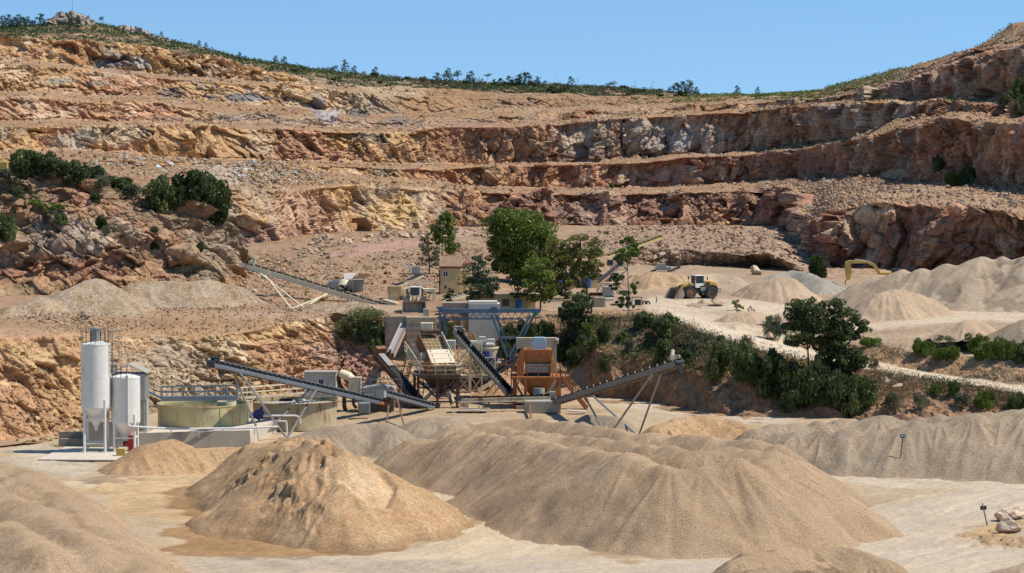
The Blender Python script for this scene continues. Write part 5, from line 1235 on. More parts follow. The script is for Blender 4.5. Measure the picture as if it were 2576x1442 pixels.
m_ = MB().tube(q(L - 2.4, -.2, 1.35), q(L - 1.6, .2, .5), .24, n=12); m_.box(q(L - 1.6, .1, .5), (.7, .7, .6), D3); m_.tube(q(L - 1.0, -.3, .55), q(L - .2, .1, .5), .26, n=12); m_.build("drive_motor", mat("dusty_motor", (.40, .32, .25), .8, 0, .2), root, smooth=True)
MB().box(q(L + .5, .35, -.15), (.8, .05, .22), D3).build("head_plate", M_GALV, root); MB().prism([q(L + .2, -.4, -.3), q(L + .45, -.2, -1.4), q(L + .6, -.2, -1.4), q(L + .7, -.2, -.3)], D3[:, 1], .4).build("chute_flap", M_DARK, root)
MB().box(q(L - 5.2, -.6, .35), (.4, .03, .2), D3).build("number_plate", M_SIGNB, root)
a, b = W(1395, 996, 166), W(1150, 1002, 165)
root, q, L = conveyor("belt_conveyor", "level dusty conveyor linking the rusty tower and the orange tower", a, b, .9, M_CREAMD, M_BELT, "channel", .55, 1.1, legs=[(3.2, [(PZ(1336, 1062, .1), 1), (PZ(1336, 1056, .1), -1)])], foot=0, legm=M_RUST, load=True, idm=M_GALV)
MB().tube(q(L - .2, -.7, .0), q(L - .2, .9, .0), .3, n=14).build("drive_motor", M_DARK, root, smooth=True); tl = MB().box(q(.3, 0, .3), (.7, 1.2, .5)); tl.build("tail_box", M_GREYP, root)
a, b = W(1062, 1012, 168), W(955, 889, 172)
root, q, L = conveyor("belt_conveyor", "dark trough conveyor sloping steeply down into the rusty tower", a, b, 1.25, M_RUSTD, M_BELT, "channel", .75, 1.1, foot=0, load=False, legs=[(7, [(PZ(1000, 1000, .5) + A_([0, 6, 0]), 1)])])
MB().prism([q(L - 3.2, -.5, .17), q(L - 3.2, .4, .19), q(L, .4, .19), q(L, -.5, .17)], frame3(a, b)[3], .05).build("dusty_cover", M_BELTD, root)
ch = MB(); ch.prism([q(L - .3, -.7, .9), q(L + .4, -.7, .9), q(L + .5, -.7, -.9), q(L - .3, -.7, -.9)], frame3(a, b)[2], 1.4); ch.build("feed_box", M_RUST, root)
a, b = W(981, 890, 174), W(1017, 812, 181)
root, q, L = conveyor("belt_conveyor", "narrow pale-belted conveyor climbing to the concrete wall opening", a, b, .95, mat("pinkish_steel", (.40, .27, .2), .8, 0, .15), M_BELTD, "channel", .6, .9, foot=3)
MB().box(q(.1, 0, -.1), (.3, 1.3, 1.3)).build("tail_plate", M_RUST, root)
a, b = W(1284, 984, 168), W(1152, 836, 178)
root, q, L = conveyor("belt_conveyor", "gravel-laden conveyor slanting from lower right up to the white headframe", a, b, 1.0, M_GREYP, M_BELT, "channel", .6, .95, load=True, foot=0, idm=M_WHITE, legs=[(4.5, [(PZ(1235, 1000, .2), 1), (PZ(1215, 1002, .2), -1)])], legm=M_CREAM)
hd = MB()
D3 = np.stack(frame3(a, b)[1:4], 1)
for sd in (-.6, .6): hd.box(q(L - .4, sd, .2), (1.4, .1, .9), D3)
hd.box(q(L - .1, 0, .7), (.2, 1.3, .4), D3); hd.build("headframe", M_GREYP, root)
a, b = W(1252, 932, 171.5), W(1350, 864, 172.5)
root, q, L = conveyor("belt_conveyor", "steep black conveyor feeding the pale blue hood of the orange tower", a, b, .9, mat("brown_girder", (.28, .22, .16), .8, 0, .2), M_BELT, "channel", .5, .7, foot=2, legs=[(3.6, [(PZ(1300, 980, .5), 1)])])

begin(169)
# --- rusty screen tower
cx = P(1108, 980, 169)[0]; c = A_([cx, 169, 0]); root = empty("screen_tower", c, "rusty cream vibrating screen on a tall dark steel tower", "screening plant")
zp_ = zat(941, 167)
for u, Y in ((1043, 173), (1052, 167), (1100, 166.2), (1150, 166.2), (1153, 173)): q = P(u, 941, Y); MB().beam((q[0], q[1], zp_), (q[0], q[1], 0), .32, up=(0, 1, 0)).build("leg", M_RUSTD, root)
pl = MB(); xl, xr = P(1040, 941, 168)[0], P(1158, 941, 168)[0]; pl.box(((xl + xr) / 2, 169.5, zp_ - .12), (xr - xl, 6.6, .22)); pl.box(((xl + xr) / 2 + .5, 166.1, zp_ - .3), (xr - xl - .8, .25, .5)); pl.build("platform", M_RUSTD, root)
bd = []
s0, s1 = A_([P(1080, 850, 174.5)[0], 174.5, zat(850, 174.5)]), A_([P(1115, 930, 167.6)[0], 167.6, zat(932, 167.6)])
_, d, s, n, L = frame3(s1, s0)
def qq(t, x, h): return s1 + d * t + s * x + n * h
hw = 1.55
for sd in (-1, 1):
    o = MB(); o.prism([qq(-.1, sd * hw, -.9), qq(L, sd * hw, -1.1), qq(L, sd * hw, .9), qq(3.2, sd * hw, 1.15), qq(-.1, sd * hw, .85)], s * sd, .1); o.build("side_plate", M_CREAMD if sd > 0 else M_RUST, root)
D3 = np.stack([d, s, n], 1)
mesh_ = MB(); mesh_.box(qq(L * .70, 0, .18), (L * .6, hw * 1.96, .06), D3); mesh_.build("screen_deck", mat("screen_ochre", (.20, .125, .05), .8, 0, .3, 2), root)
gr = MB()
for k in range(7): gr.box(qq(L * .41 + k * L * .098, 0, .24), (.06, hw * 1.96, .05), D3)
for k in range(6): gr.box(qq(L * .70, -hw + hw * 2 * (k + .5) / 6, .235), (L * .6, .05, .045), D3)
gr.build("deck_bars", M_CREAMD, root)
M_PANEL = mat("cream_panel", (.66, .54, .38), .6, 0, .06, 1)
for k in range(3):
    o = MB(); o.box(qq(.3 + k * 1.12 + .5, 0, .95 + .0 * k), (1.06, hw * 2.0, .08), D3)
    po = o.build("cover_panel", M_PANEL, root, bev=.015)
    for sx in (-1, 1): MB().path([qq(.6 + k * 1.12, sx * hw * .7, 1.02), qq(.6 + k * 1.12, sx * hw * .7, 1.12), qq(1.05 + k * 1.12, sx * hw * .72, 1.12), qq(1.05 + k * 1.12, sx * hw * .72, 1.02)], .03, 5).build("handle", M_DARK, po)
fr = MB(); fr.box(qq(-.05, 0, .05), (.2, hw * 2, 1.7), D3); fr.build("front_plate", mat("rusty_cream", (.42, .30, .15), .75, 0, .2, 1.5, (.25, .09, .03), .42, 1.4), root)
hp = MB(); hb = A_([P(1074, 828, 175)[0], 175, zat(828, 175)]); hp.box(hb, (1.55, 1.3, 1.35)); hp.box(hb + A_([0, 0, .75]), (1.65, 1.4, .18)); hp.build("feed_hopper", M_CREAM, root, bev=.03)
fl2 = MB(); fl2.tube(s0 + n * 1.0 - s * 1.2, s0 + n * 1.0 + s * 1.2, .3, n=10); fl2.box(hb + A_([0, 0, -1.1]), (1.7, 1.5, .9)); fl2.build("feed_chute", M_RUSTD, root)
MB().tube(qq(L * .45, hw + .1, -.1), qq(L * .45, hw + .7, -.1), .42, n=16).build("exciter", M_CREAMD, root, smooth=True); MB().tube(qq(L * .45, -hw - .6, .0), qq(L * .45, -hw - .1, .0), .42, n=16).build("exciter", M_CREAM, root, smooth=True)
r_ = MB(); zz = zp_; rail(r_, [(xl + .1, 168.6, zz), (xl + 1.6, 166.3, zz), (xr - .6, 166.3, zz), (xr, 168.6, zz), (xr, 172.5, zz)], 1.1, 1.2, .035, 1); r_.build("railing", M_CREAM, root)
MB().box((P(1077, 920, 166.9)[0], 166.9, zat(925, 166.9)), (.9, .3, 1.5), rotm('Y', -18)).build("orange_guard", M_ORANGE, root)
hpx = MB(); xm = (xl + xr) / 2 + .3
hpx.add([A_(p) for p in ((xm - 2.2, 166.5, zp_ - .3), (xm + 2.2, 166.5, zp_ - .3), (xm + 2.2, 172, zp_ - .3), (xm - 2.2, 172, zp_ - .3), (xm - .5, 168, zp_ - 2.6), (xm + .5, 168, zp_ - 2.6), (xm + .5, 170, zp_ - 2.6), (xm - .5, 170, zp_ - 2.6))], [(0,1,5,4),(1,2,6,5),(2,3,7,6),(3,0,4,7),(4,5,6,7)]); hpx.build("hopper", M_RUSTD, root)
cx_ = MB(); cx_.beam(W(1058, 1015, 167.5), W(1100, 975, 167.5), .55, .5); cx_.beam(W(1120, 970, 167.5), W(1140, 1015, 167), .5, .5); cx_.build("chute", M_CREAMD, root)
stx = MB(); pA, pB = W(1003, 1010, 171), W(1030, 905, 176)
_, sd_, ss_, nn_, LL = frame3(pA, pB)
for sgn in (-.45, .45): stx.beam(pA + ss_ * sgn, pB + ss_ * sgn, .08, .3)
for k in range(int(LL / .3)): q = pA + sd_ * k * .3; stx.box(q, (.28, .9, .05))
for sgn in (-.45, .45): stx.beam(pA + ss_ * sgn + A_([0, 0, 1]), pB + ss_ * sgn + A_([0, 0, 1]), .05); [stx.beam(pA + sd_ * t + ss_ * sgn, pA + sd_ * t + ss_ * sgn + A_([0, 0, 1]), .05, up=(0, 1, 0)) for t in np.linspace(0, LL, 6)]
stx.build("stair", mat("stair_ochre", (.36, .26, .12), .7, 0, .2, 2, (.18, .09, .04), .3), root)
st2 = MB(); pA, pB = W(1026, 880, 175), W(1066, 938, 169); _, sd_, ss_, nn_, LL = frame3(pB, pA)
for sgn in (-.45, .45): st2.beam(pA + ss_ * sgn, pB + ss_ * sgn, .08, .3); rail(st2, [pB + ss_ * sgn, pA + ss_ * sgn], 1.1, 1.3, .035, 1)
for k in range(int(LL / .3)): st2.box(pB + sd_ * k * .3, (.28, .9, .05))
st2.build("stair", M_CREAM, root)

x0_, x1_ = P(1052, 941, 167)[0], P(1150, 941, 166.2)[0]
for (xa, za), (xb, zb) in (((x0_, 3.6), ((x0_ + x1_) / 2, 1.2)), ((x1_, 3.6), ((x0_ + x1_) / 2, 1.2)), ((x0_, .8), (x1_, .8)), ((x0_, 2.6), (x1_, 2.6))): MB().beam((xa, 166.9, za), (xb, 166.9, zb), .16, .22).build("cross_brace", M_RUSTD, root)
for xx in (x0_ + .6, x1_ - .9): MB().path([(xx, 166.6, zp_ - .2), (xx + .15, 166.5, 2.4), (xx - .1, 166.4, .9), (xx + .2, 166.3, .2)], .06, 6).build("hanging_cable", M_HOSE, root)
MB().box((x1_ + .9, 167.5, .9), (1.2, 1.4, 1.6)).build("motor_cover", M_CREAMD, root, bev=.05); MB().box((x0_ - 1.1, 168, .6), (1.4, 1.2, 1.2)).build("sump_box", M_RUST, root)
end(); begin(176)
# --- white crushing frame behind
c = A_([P(1180, 960, 177)[0], 177, 0]); root = empty("crusher_tower", c, "cream steel trestle with white crusher and walkways behind the slanting conveyor", "crusher")
def lat(u0, u1, v0, v1, Y, w=.16, bays=3):
    t = MB(); x0, x1 = P(u0, 900, Y)[0], P(u1, 900, Y)[0]; z0, z1 = max(0, zat(v1, Y)), zat(v0, Y); y0, y1 = Y, Y + 3
    for x in (x0, x1):
        for y in (y0, y1): t.beam((x, y, z0), (x * .97 + (x0 + x1) / 2 * .03, y, z1), w, up=(0, 1, 0))
    for k in range(bays + 1):
        z = z0 + (z1 - z0) * k / bays
        for y in (y0, y1): t.beam((x0, y, z), (x1, y, z), w * .8)
        if k < bays:
            z2 = z0 + (z1 - z0) * (k + 1) / bays
            for y in (y0, y1): t.beam((x0, y, z), (x1, y, z2), w * .6); t.beam((x1, y, z), (x0, y, z2), w * .6)
    return t
lat(1152, 1180, 880, 985, 173).build("trestle", M_CREAM, root); lat(1184, 1212, 866, 990, 174.5).build("trestle", M_CREAM, root); lat(1216, 1246, 900, 992, 175.5).build("trestle", M_CREAM, root)
o = MB(); o.box(W(1131, 867, 177), (1.6, 1.4, 1.2)); o.build("motor_housing", M_DWHITE, root, bev=.06)
o = MB(); o.box(W(1190, 862, 179), (5.6, 1.2, .55)); o.box(W(1234, 862, 178.4), (1.1, 1.2, 1.0)); o.box(W(1213, 853, 179), (.9, .9, .7)); o.box(W(1196, 868, 178), (1.0, .9, .6)); o.tube(W(1222, 868, 177.6), W(1242, 868, 177.6), .3, n=12); o.build("crusher_head", M_DWHITE, root, bev=.05)
o = MB(); cc_ = W(1225, 890, 178); o.lathe(cc_ - A_([0, 0, 1]), [(1.0, 0), (1.5, 1.7), (1.6, 1.75), (1.6, 2.0)], 20); o.build("crusher_bowl", M_CREAM, root, smooth=True)
o = MB(); o.tube(W(1217, 895, 177), W(1217, 884, 177), .8, n=18); o.box(W(1221, 903, 177), (3.3, 2.5, .35)); o.build("blue_drive", M_BLUE, root)
o = MB(); o.box(W(1222, 922, 178), (3.4, 2.4, 1.6)); o.box(W(1225, 912, 177), (3.8, 2.9, .15)); o.build("crusher_base", M_GREYP, root)
r_ = MB(); rail(r_, [W(1190, 943, 175), W(1246, 943, 175)], 1.1, 1.0, .035, 1); r_.beam(W(1150, 943, 176.5), W(1250, 943, 176.5), 3, .15); rail(r_, [W(1148, 925, 174), W(1160, 905, 175)], 1.1, .8, .03, 1); r_.build("walkway", M_CREAM, root)
o = MB(); o.tube(W(1212, 958, 175.5), W(1228, 958, 175.5), .75, n=18); o.tube(W(1202, 965, 175), W(1202, 945, 175), .35, n=10); o.build("screen_drum", M_DARK, root, smooth=True)
o = MB(); o.beam(W(1200, 985, 174.5), W(1255, 950, 175.5), .5, .5); o.build("chute", M_CREAMD, root)
tag(MB().box(W(1128, 972, 171), (.4, .35, .8)).tube(W(1128, 980, 171), W(1128, 990, 171), .06).build("red_box", M_RED, None, W(1128, 990, 171)), "small red electric box on a post by the white crusher", "switch box")

end(); begin(168)
# --- orange screening tower
c = A_([P(1345, 990, 169)[0], 169, 0]); root = empty("screen_tower", c, "rust-orange screening tower with railed platform and outside stair", "screening plant")
zp_ = zat(947, 168); xl, xr = P(1284, 945, 167.5)[0], P(1410, 945, 167.5)[0]
for u, Y in ((1294, 167), (1322, 166.4), (1407, 167), (1296, 172), (1404, 172)): q = P(u, 945, Y); MB().beam((q[0], q[1], zp_), (q[0], q[1], 0), .42, up=(0, 1, 0)).build("leg", M_ORANGE, root)
MB().box(((xl + xr) / 2, 169.3, zp_ - .1), (xr - xl, 6, .25)).build("platform", M_ORANGE, root)
ho = MB(); xm = (xl + xr) / 2 + .2; ho.add([A_(p) for p in ((xm - 2.4, 166.4, zp_ - .2), (xm + 2.3, 166.4, zp_ - .2), (xm + 2.3, 171, zp_ - .2), (xm - 2.4, 171, zp_ - .2), (xm - .9, 167.6, zp_ - 2.4), (xm + .9, 167.6, zp_ - 2.4), (xm + .9, 170, zp_ - 2.4), (xm - .9, 170, zp_ - 2.4))], [(0,1,5,4),(1,2,6,5),(2,3,7,6),(3,0,4,7),(4,5,6,7)]); ho.build("hopper", M_ORANGE, root)
bl, br_ = P(1318, 900, 168)[0], P(1388, 900, 168)[0]; zt = zat(880, 168); zm = zat(912, 168)
o = MB(); o.box(((bl + br_) / 2, 170, (zt + zm) / 2), (br_ - bl, 4, zt - zm))
for k in range(4): o.box((bl + (br_ - bl) * (k + .5) / 4, 167.97, (zt + zm) / 2), (.07, .06, zt - zm))
o.box(((bl + br_) / 2, 167.96, (zt + zm) / 2 + .2), (br_ - bl, .05, .07)); o.build("screen_box", M_ORANGE, root)
o = MB(); o.box(((bl + br_) / 2, 169.6, (zm + zp_) / 2), (br_ - bl - .3, 3.4, zm - zp_)); o.build("rubber_curtain", M_BELT, root)
o = MB(); o.box(((bl + br_) / 2, 167.7, zm - .25), (br_ - bl - .3, .25, .12)); o.box(((bl + br_) / 2 - .1, 167.88, zm - .9), (br_ - bl - .6, .06, .8)); o.build("curtain_bar", M_GALV, root)
o = MB(); o.prism([(bl - .9, 167.6, zp_), (bl, 167.6, zp_), (bl, 167.6, zt + .5), (bl - .15, 167.6, zt + .4), (bl - 1.0, 167.6, zp_ + 2)], (0, 1, 0), 2.5); o.build("side_frame", M_ORANGE, root)
MB().box((br_ + .1, 167.8, zm - .4), (.35, .5, 1.9)).build("corner_post", mat("bright_orange", (.55, .25, .03), .6), root)
MB().tube((bl - 1.5, 168.5, zp_ + 1.0), (bl - .6, 168, zp_ + .9), .38, n=14).build("motor", M_ORANGE, root, smooth=True)
r_ = MB(); rail(r_, [(xl - .6, 169.5, zp_), (xl - .4, 167.2, zp_), (xl + .7, 166.3, zp_), (xr, 166.3, zp_), (xr, 171, zp_)], 1.5, 1.6, .04, 1); r_.build("railing", M_ORANGE, root)
pA, pB = A_([xr + .1, 167.8, zp_]), PZ(1500, 1018, 0); pB = A_([P(1476, 1010, 166)[0], 166.5, .1]); _, sd_, ss_, nn_, LL = frame3(pB, pA); sx = MB()
for sg in (-.45, .45): sx.beam(pA + ss_ * sg, pB + ss_ * sg, .1, .28); rail(sx, [pB + ss_ * sg, pA + ss_ * sg], 1.1, 1.4, .035, 1)
for k in range(int(LL / .32)): sx.box(pB + sd_ * k * .32, (.28, .9, .05))
sx.build("stair", M_ORANGE, root)
o = MB(); hb = A_([P(1356, 866, 169.5)[0], 169.5, zat(873, 169.5)]); o.prism([hb + A_([-.85, -.8, -.75]), hb + A_([.75, -.8, -.75]), hb + A_([.95, -.8, .1]), hb + A_([.95, -.8, .8]), hb + A_([.7, -.8, 1.25]), hb + A_([-.6, -.8, 1.25]), hb + A_([-.95, -.8, .7]), hb + A_([-.95, -.8, -.1])], (0, 1, 0), 1.8); o.build("hood", M_BLUEL, root, bev=.03)
o = MB(); o.tube(W(1356, 994, 166.5), W(1356, 976, 166.5), .75, n=16); o.tube(W(1340, 985, 166.5), W(1348, 985, 166.5), .3, n=10); o.build("vibrating_feeder", M_GREYP, root, smooth=True)
for k in range(2): MB().box((P(1310 + 70 * k, 1035, 166)[0], 167, .2), (2.2 if k else 1.2, 2.0, .5)).build("foundation", M_CONC, root)
tag(MB().box(A_([P(1365, 1050, 162)[0], 162.5, .75]), (4.6, 3, 1.5)).build("foundation_block", M_CONC, None, (P(1365, 1050, 162)[0], 162.5, 0), bev=.05), "big grey concrete footing below the orange tower", "footing")
cw = MB(); cx0 = P(1383, 900, 174)[0]; cw.box((cx0, 174.5, 4.3), (1.8, 1.5, 8.6)); cw.box((cx0 - 2.6, 174.6, 7.9), (3.6, 1.3, 1.4)); tag(cw.build("concrete_portal", mat("yellowed_concrete", (.45, .38, .24), .9, 0, .12, .7, (.26, .2, .13), .2, .5), None, (cx0, 174.5, 0)), "yellowed concrete portal column behind the orange tower", "column")
MB_t = MB().tube(W(1398, 858, 173.5), W(1406, 858, 173.5), .4, n=14); tag(MB_t.build("electric_motor", M_GREYP, None, W(1402, 858, 173.5), True), "grey electric motor on top of the yellowed concrete column", "motor")

for (xa, za), (xb, zb) in (((xl + .6, 3.4), (xl + 2.2, .5)), ((xr - .3, 3.4), (xr - 2.0, .5)), ((xl + .5, .5), (xr - .3, .5))): MB().beam((xa, 167, za), (xb, 167, zb), .2, .25).build("cross_brace", M_RUST, root)
MB().path([(xl + .2, 166.2, zp_ + 1.4), (xl + .1, 166.1, 2.2), (xl + .5, 166, .4)], .06, 6).build("hanging_cable", M_HOSE, root)
end(); begin(178)
# --- blue gantry, concrete towers, retaining wall
z1 = zat(782, 179); g0, g1 = A_([P(1103, 785, 179)[0], 179, z1]), A_([P(1360, 785, 179)[0], 179, z1]); root = empty("gantry", (g0[0], 179, 0), "blue steel gantry frame with slanted legs over the crushers", "gantry")
o = MB(); o.beam(g0, g1, .5, .55); o.beam(g0 + A_([0, 0, -1.1]), g1 + A_([-2.5, 0, -1.1]), .18)
k = 0
xs_ = np.arange(g0[0], g1[0] - 2.4, .95)
for x in xs_: o.beam((x, 179, z1 - .25), (x + .48, 179, z1 - 1.1), .09); o.beam((x + .48, 179, z1 - 1.1), (x + .95, 179, z1 - .25), .09)
o.box(g0 + A_([.2, 0, .42]), (.9, .7, .3)); o.box(A_([P(1242, 770, 179)[0], 179, z1 + .42]), (.9, .7, .35)); o.build("beam", M_BLUEG, root)
for (u0, v0, u1, v1, Y) in ((1107, 790, 1107, 905, 179), (1119, 792, 1119, 905, 179.6), (1236, 792, 1278, 900, 178.6), (1248, 792, 1287, 900, 179.6), (1334, 792, 1280, 900, 178.6), (1344, 792, 1290, 900, 179.6)):
    a, b = W(u0, v0, Y), W(u1, v1, Y); d = (b - a) / (a[2] - b[2]); e = a + d * (a[2] - .0) if abs(u0 - u1) < 2 else a + d * (a[2] - 3.6)
    MB().beam(a, e, .32, up=(0, 1, 0)).build("leg", M_BLUEG, root)
MB().beam(W(1262, 849, 178.9), W(1310, 849, 178.9), .3, .35).build("cross_beam", M_STEELG, root)
hk = MB(); hk.box(W(1347, 790, 179), (.75, .5, .35)); hk2 = hk.build("hoist", M_GREEN, root); MB().beam(W(1347, 792, 179), W(1347, 845, 179), .1, up=(0, 1, 0)).build("chain", M_RUST, hk2)
c = A_([P(1218, 830, 184)[0], 186, 0]); ct = MB().box(c + A_([0, 0, 5.9]), (4.3, 4, 11.8)); ct.box(c + A_([-.2, 0, 11.95]), (4.0, 3.6, .3)); tag(ct.build("concrete_tower", mat("pale_concrete", (.54, .49, .40), .9, 0, .12, .6, (.36, .31, .24), .15, .35), None, c), "pale concrete bin tower under the blue gantry", "tower")
c2 = A_([P(1148, 830, 187)[0], 188.3, 0]); ct = MB().box(c2 + A_([0, 0, 5.9]), (3.9, 4, 11.8)); tag(ct.build("concrete_tower", M_CONCD, None, c2), "shaded brown block tower set back beside the pale bin tower", "tower")
tag(MB().box(W(1213, 868, 183.7), (1.3, .1, 1.5)).build("steel_hatch", M_BLUEL, None, W(1213, 875, 183.7)), "pale blue steel hatch on the concrete bin tower", "hatch")
x0, x1 = P(968, 830, 183)[0], P(1024, 830, 183)[0]; zt = zat(797, 183)
rw = MB().box(((x0 + x1) / 2, 184, zt / 2), (x1 - x0, 1, zt)); tag(rw.build("retaining_wall", M_CONCD, None, ((x0 + x1) / 2, 184, 0)), "dark stained retaining wall with an opening under the terrace edge", "wall")
x0, x1 = P(1022, 830, 181)[0], P(1096, 830, 181)[0]
rw = MB().box(((x0 + x1) / 2, 182.6, zt / 2), (x1 - x0, 2.4, zt))
for k in range(int(zt / .4)): rw.box(((x0 + x1) / 2, 181.385, k * .4 + .2), (x1 - x0 - .02, .03, .36)) if k % 2 else None
tag(rw.build("retaining_wall", mat("block_tan", (.40, .31, .2), .92, 0, .18, .9, (.24, .18, .12), .2, .6), None, ((x0 + x1) / 2, 182.6, 0)), "tan blockwork pier of the terrace beside the stained wall", "wall")
tag(MB().box(W(1072, 790, 184), (.8, 1.2, 1.4)).build("concrete_block", M_CONC, None, W(1072, 797, 184)), "squat concrete block beside the loader bucket on the terrace", "block")
end()
# white slabs on the plant floor
for u, v, w_, d_, lb in ((1190, 1030, 3.6, 2.2, "white sheet lying on the ground between the two screen towers"), (1450, 1034, 2.4, 1.4, "pale slab lying on the ground right of the orange tower")):
    q = PZ(u, v, .4); tag(MB().box(q, (w_, d_, .12), rotm('Y', 4)).build("ground_slab", M_CONCL, None, q), lb, "slab")
M_YELX = mat("digger_yellow", (.55, .36, .085), .5, 0, .12, 1.5, (.35, .25, .13), .1)
# ================================================================== upper yard: machines and buildings
class Local:
    """a part builder that works in a machine's own frame and bakes position and heading"""
    def __init__(s, root, loc, rz, sc=1.0):
        s.root, s.loc, s.sc = root, A_(loc, float), sc; s.c, s.s = math.cos(rz), math.sin(rz)
    def put(s, mb, name, m, parent=None, smooth=False, bev=0.0):
        for i, (x, y, z) in enumerate(mb.v): mb.v[i] = (s.loc[0] + s.sc * (x * s.c - y * s.s), s.loc[1] + s.sc * (x * s.s + y * s.c), s.loc[2] + s.sc * z)
        return mb.build(name, m, parent or s.root, None, smooth, bev)

def wheel_loader(loc, rz, label, body=M_YEL, glass=M_GLASS):
    root = empty("wheel_loader", loc, label, "wheel loader", "wheel loaders"); K_ = Local(root, loc, rz)
    cabw = mat("cab_white", (.70, .68, .62), .45, 0, .06) if "cab_white" not in bpy.data.materials else bpy.data.materials["cab_white"]
    for x in (1.95, -1.75):
        for y in (-1.18, 1.18):
            w_ = MB(); yo = .34
            prof = [(.52, -yo), (.86, -yo), (.93, -yo * .7), (.95, 0), (.93, yo * .7), (.86, yo), (.52, yo)]
            n = 28; V = []; Fc = []
            for r_, h in prof: V += [(x + r_ * math.cos(6.28318 * i / n), y + h, .95 + r_ * math.sin(6.28318 * i / n)) for i in range(n)]
            for k in range(len(prof) - 1): Fc += [(k * n + i, k * n + (i + 1) % n, (k + 1) * n + (i + 1) % n, (k + 1) * n + i) for i in range(n)]
            w_.add(V, Fc)
            for i in range(22):
                a = 6.28318 * i / 22; w_.box((x + .95 * math.cos(a), y + (.15 if i % 2 else -.15), .95 + .95 * math.sin(a)), (.07, .32, .09), rotm('Y', -math.degrees(a)))
            t = K_.put(w_, "wheel", M_TYRE, smooth=True)
            rm = MB().tube((x, y - .30, .95), (x, y + .30, .95), .53, n=20); rm.tube((x, y - .37, .95), (x, y + .37, .95), .22, n=12); K_.put(rm, "rim", M_RUST if x > 0 else M_DARK, t)
    f = MB().box((.1, 0, 1.15), (4.6, 1.1, .7)); f.box((1.9, 0, 1.3), (1.3, 1.5, .9)); f.box((-1.2, 0, 1.5), (2.4, 1.5, .9)); f.tube((1.95, -1, .95), (1.95, 1, .95), .25); f.tube((-1.75, -1, .95), (-1.75, 1, .95), .25); K_.put(f, "chassis", M_DARK, bev=.03)
    h = MB(); h.prism([(-3.05, -.85, 1.5), (-.75, -.85, 1.6), (-.75, -.85, 2.75), (-1.6, -.85, 2.72), (-2.75, -.85, 2.38), (-3.05, -.85, 2.05)], (0, 1, 0), 1.7); K_.put(h, "engine_hood", body, bev=.06)
    g = MB().box((-1.25, -.87, 2.15), (.7, .04, .7)); g.box((-1.25, .87, 2.15), (.7, .04, .7)); K_.put(g, "grille", M_DARK)
    cwt = MB().box((-3.2, 0, 1.25), (.75, 2.3, .85)); K_.put(cwt, "counterweight", M_GREYP, bev=.08)
    ex = MB().tube((-1.5, .3, 2.7), (-1.5, .3, 3.25), .09); K_.put(ex, "exhaust", M_DARK)
    fn = MB()
    for y in (-1.18, 1.18):
        for x in (1.95, -1.75): fn.path([(x + 1.08 * math.cos(a), y, .95 + 1.08 * math.sin(a)) for a in np.linspace(.35, 2.8, 7)], .06, 5); [fn.beam((x + 1.08 * math.cos(a0), y, .95 + 1.08 * math.sin(a0)), (x + 1.08 * math.cos(a1), y, .95 + 1.08 * math.sin(a1)), .75, .06, up=(0, 1, 0)) if False else fn.prism([(x + 1.08 * math.cos(a0), y - .38, .95 + 1.08 * math.sin(a0)), (x + 1.08 * math.cos(a1), y - .38, .95 + 1.08 * math.sin(a1)), (x + 1.13 * math.cos(a1), y - .38, .95 + 1.13 * math.sin(a1)), (x + 1.13 * math.cos(a0), y - .38, .95 + 1.13 * math.sin(a0))], (0, 1, 0), .76) for a0, a1 in zip(np.linspace(.35, 2.6, 6)[:-1], np.linspace(.35, 2.6, 6)[1:])]
    K_.put(fn, "fender", M_DARK)
    c = MB(); c.box((.05, 0, 1.95), (1.55, 1.45, .65)); c.box((.0, 0, 3.5), (1.75, 1.6, .13))
    for x in (.78, -.72):
        for y in (-.7, .7): c.beam((x, y, 2.2), (x * .94, y * .95, 3.5), .11, up=(0, 1, 0))
    co = K_.put(c, "cab", cabw, bev=.03); K_.put(MB().box((.02, 0, 2.85), (1.42, 1.38, 1.2)), "cab_glass", glass, co)
    for sd in (-1, 1): ro = MB().beam((.85, sd * .72, 3.35), (1.05, sd * 1.05, 3.3), .06); ro.box((1.05, sd * 1.1, 3.05), (.1, .25, .45)); K_.put(ro, "mirror", M_DARK)
    st = MB()
    for sd in (-1, 1):
        for k in range(3): st.box((-.55, sd * 1.05, .65 + k * .35), (.55, .3, .05))
        st.beam((-.85, sd * 1.15, .55), (-.85, sd * 1.05, 1.6), .06, up=(0, 1, 0)); st.beam((-.25, sd * 1.15, .55), (-.25, sd * 1.05, 1.6), .06, up=(0, 1, 0)); st.box((-.55, sd * .95, 1.45), (1.2, .3, .5))
    K_.put(st, "steps", M_GALV)
    for sd in (-.55, .55):
        ar = MB(); ar.prism([(1.1, sd - .1, 2.25), (1.35, sd - .1, 2.4), (2.6, sd - .1, 1.75), (3.3, sd - .1, .75), (3.1, sd - .1, .5), (2.3, sd - .1, 1.3), (1.1, sd - .1, 1.95)], (0, 1, 0), .2); K_.put(ar, "lift_arm", body)
        K_.put(MB().tube((1.5, sd * .8, 1.1), (2.7, sd * .8, 1.25), .09), "lift_cylinder", M_GALV)
    tl = MB().beam((1.6, 0, 2.0), (2.6, 0, 2.0), .3, .25); tl.beam((2.6, 0, 2.2), (3.1, 0, .9), .3, .3); tl.tube((1.3, 0, 2.2), (2.5, 0, 2.1), .12); K_.put(tl, "bucket_linkage", body)
    bk = MB(); pr = [(5.0, .06), (3.75, .04), (3.35, .25), (3.2, .7), (3.3, 1.2), (3.75, 1.65)]; hw = 1.65
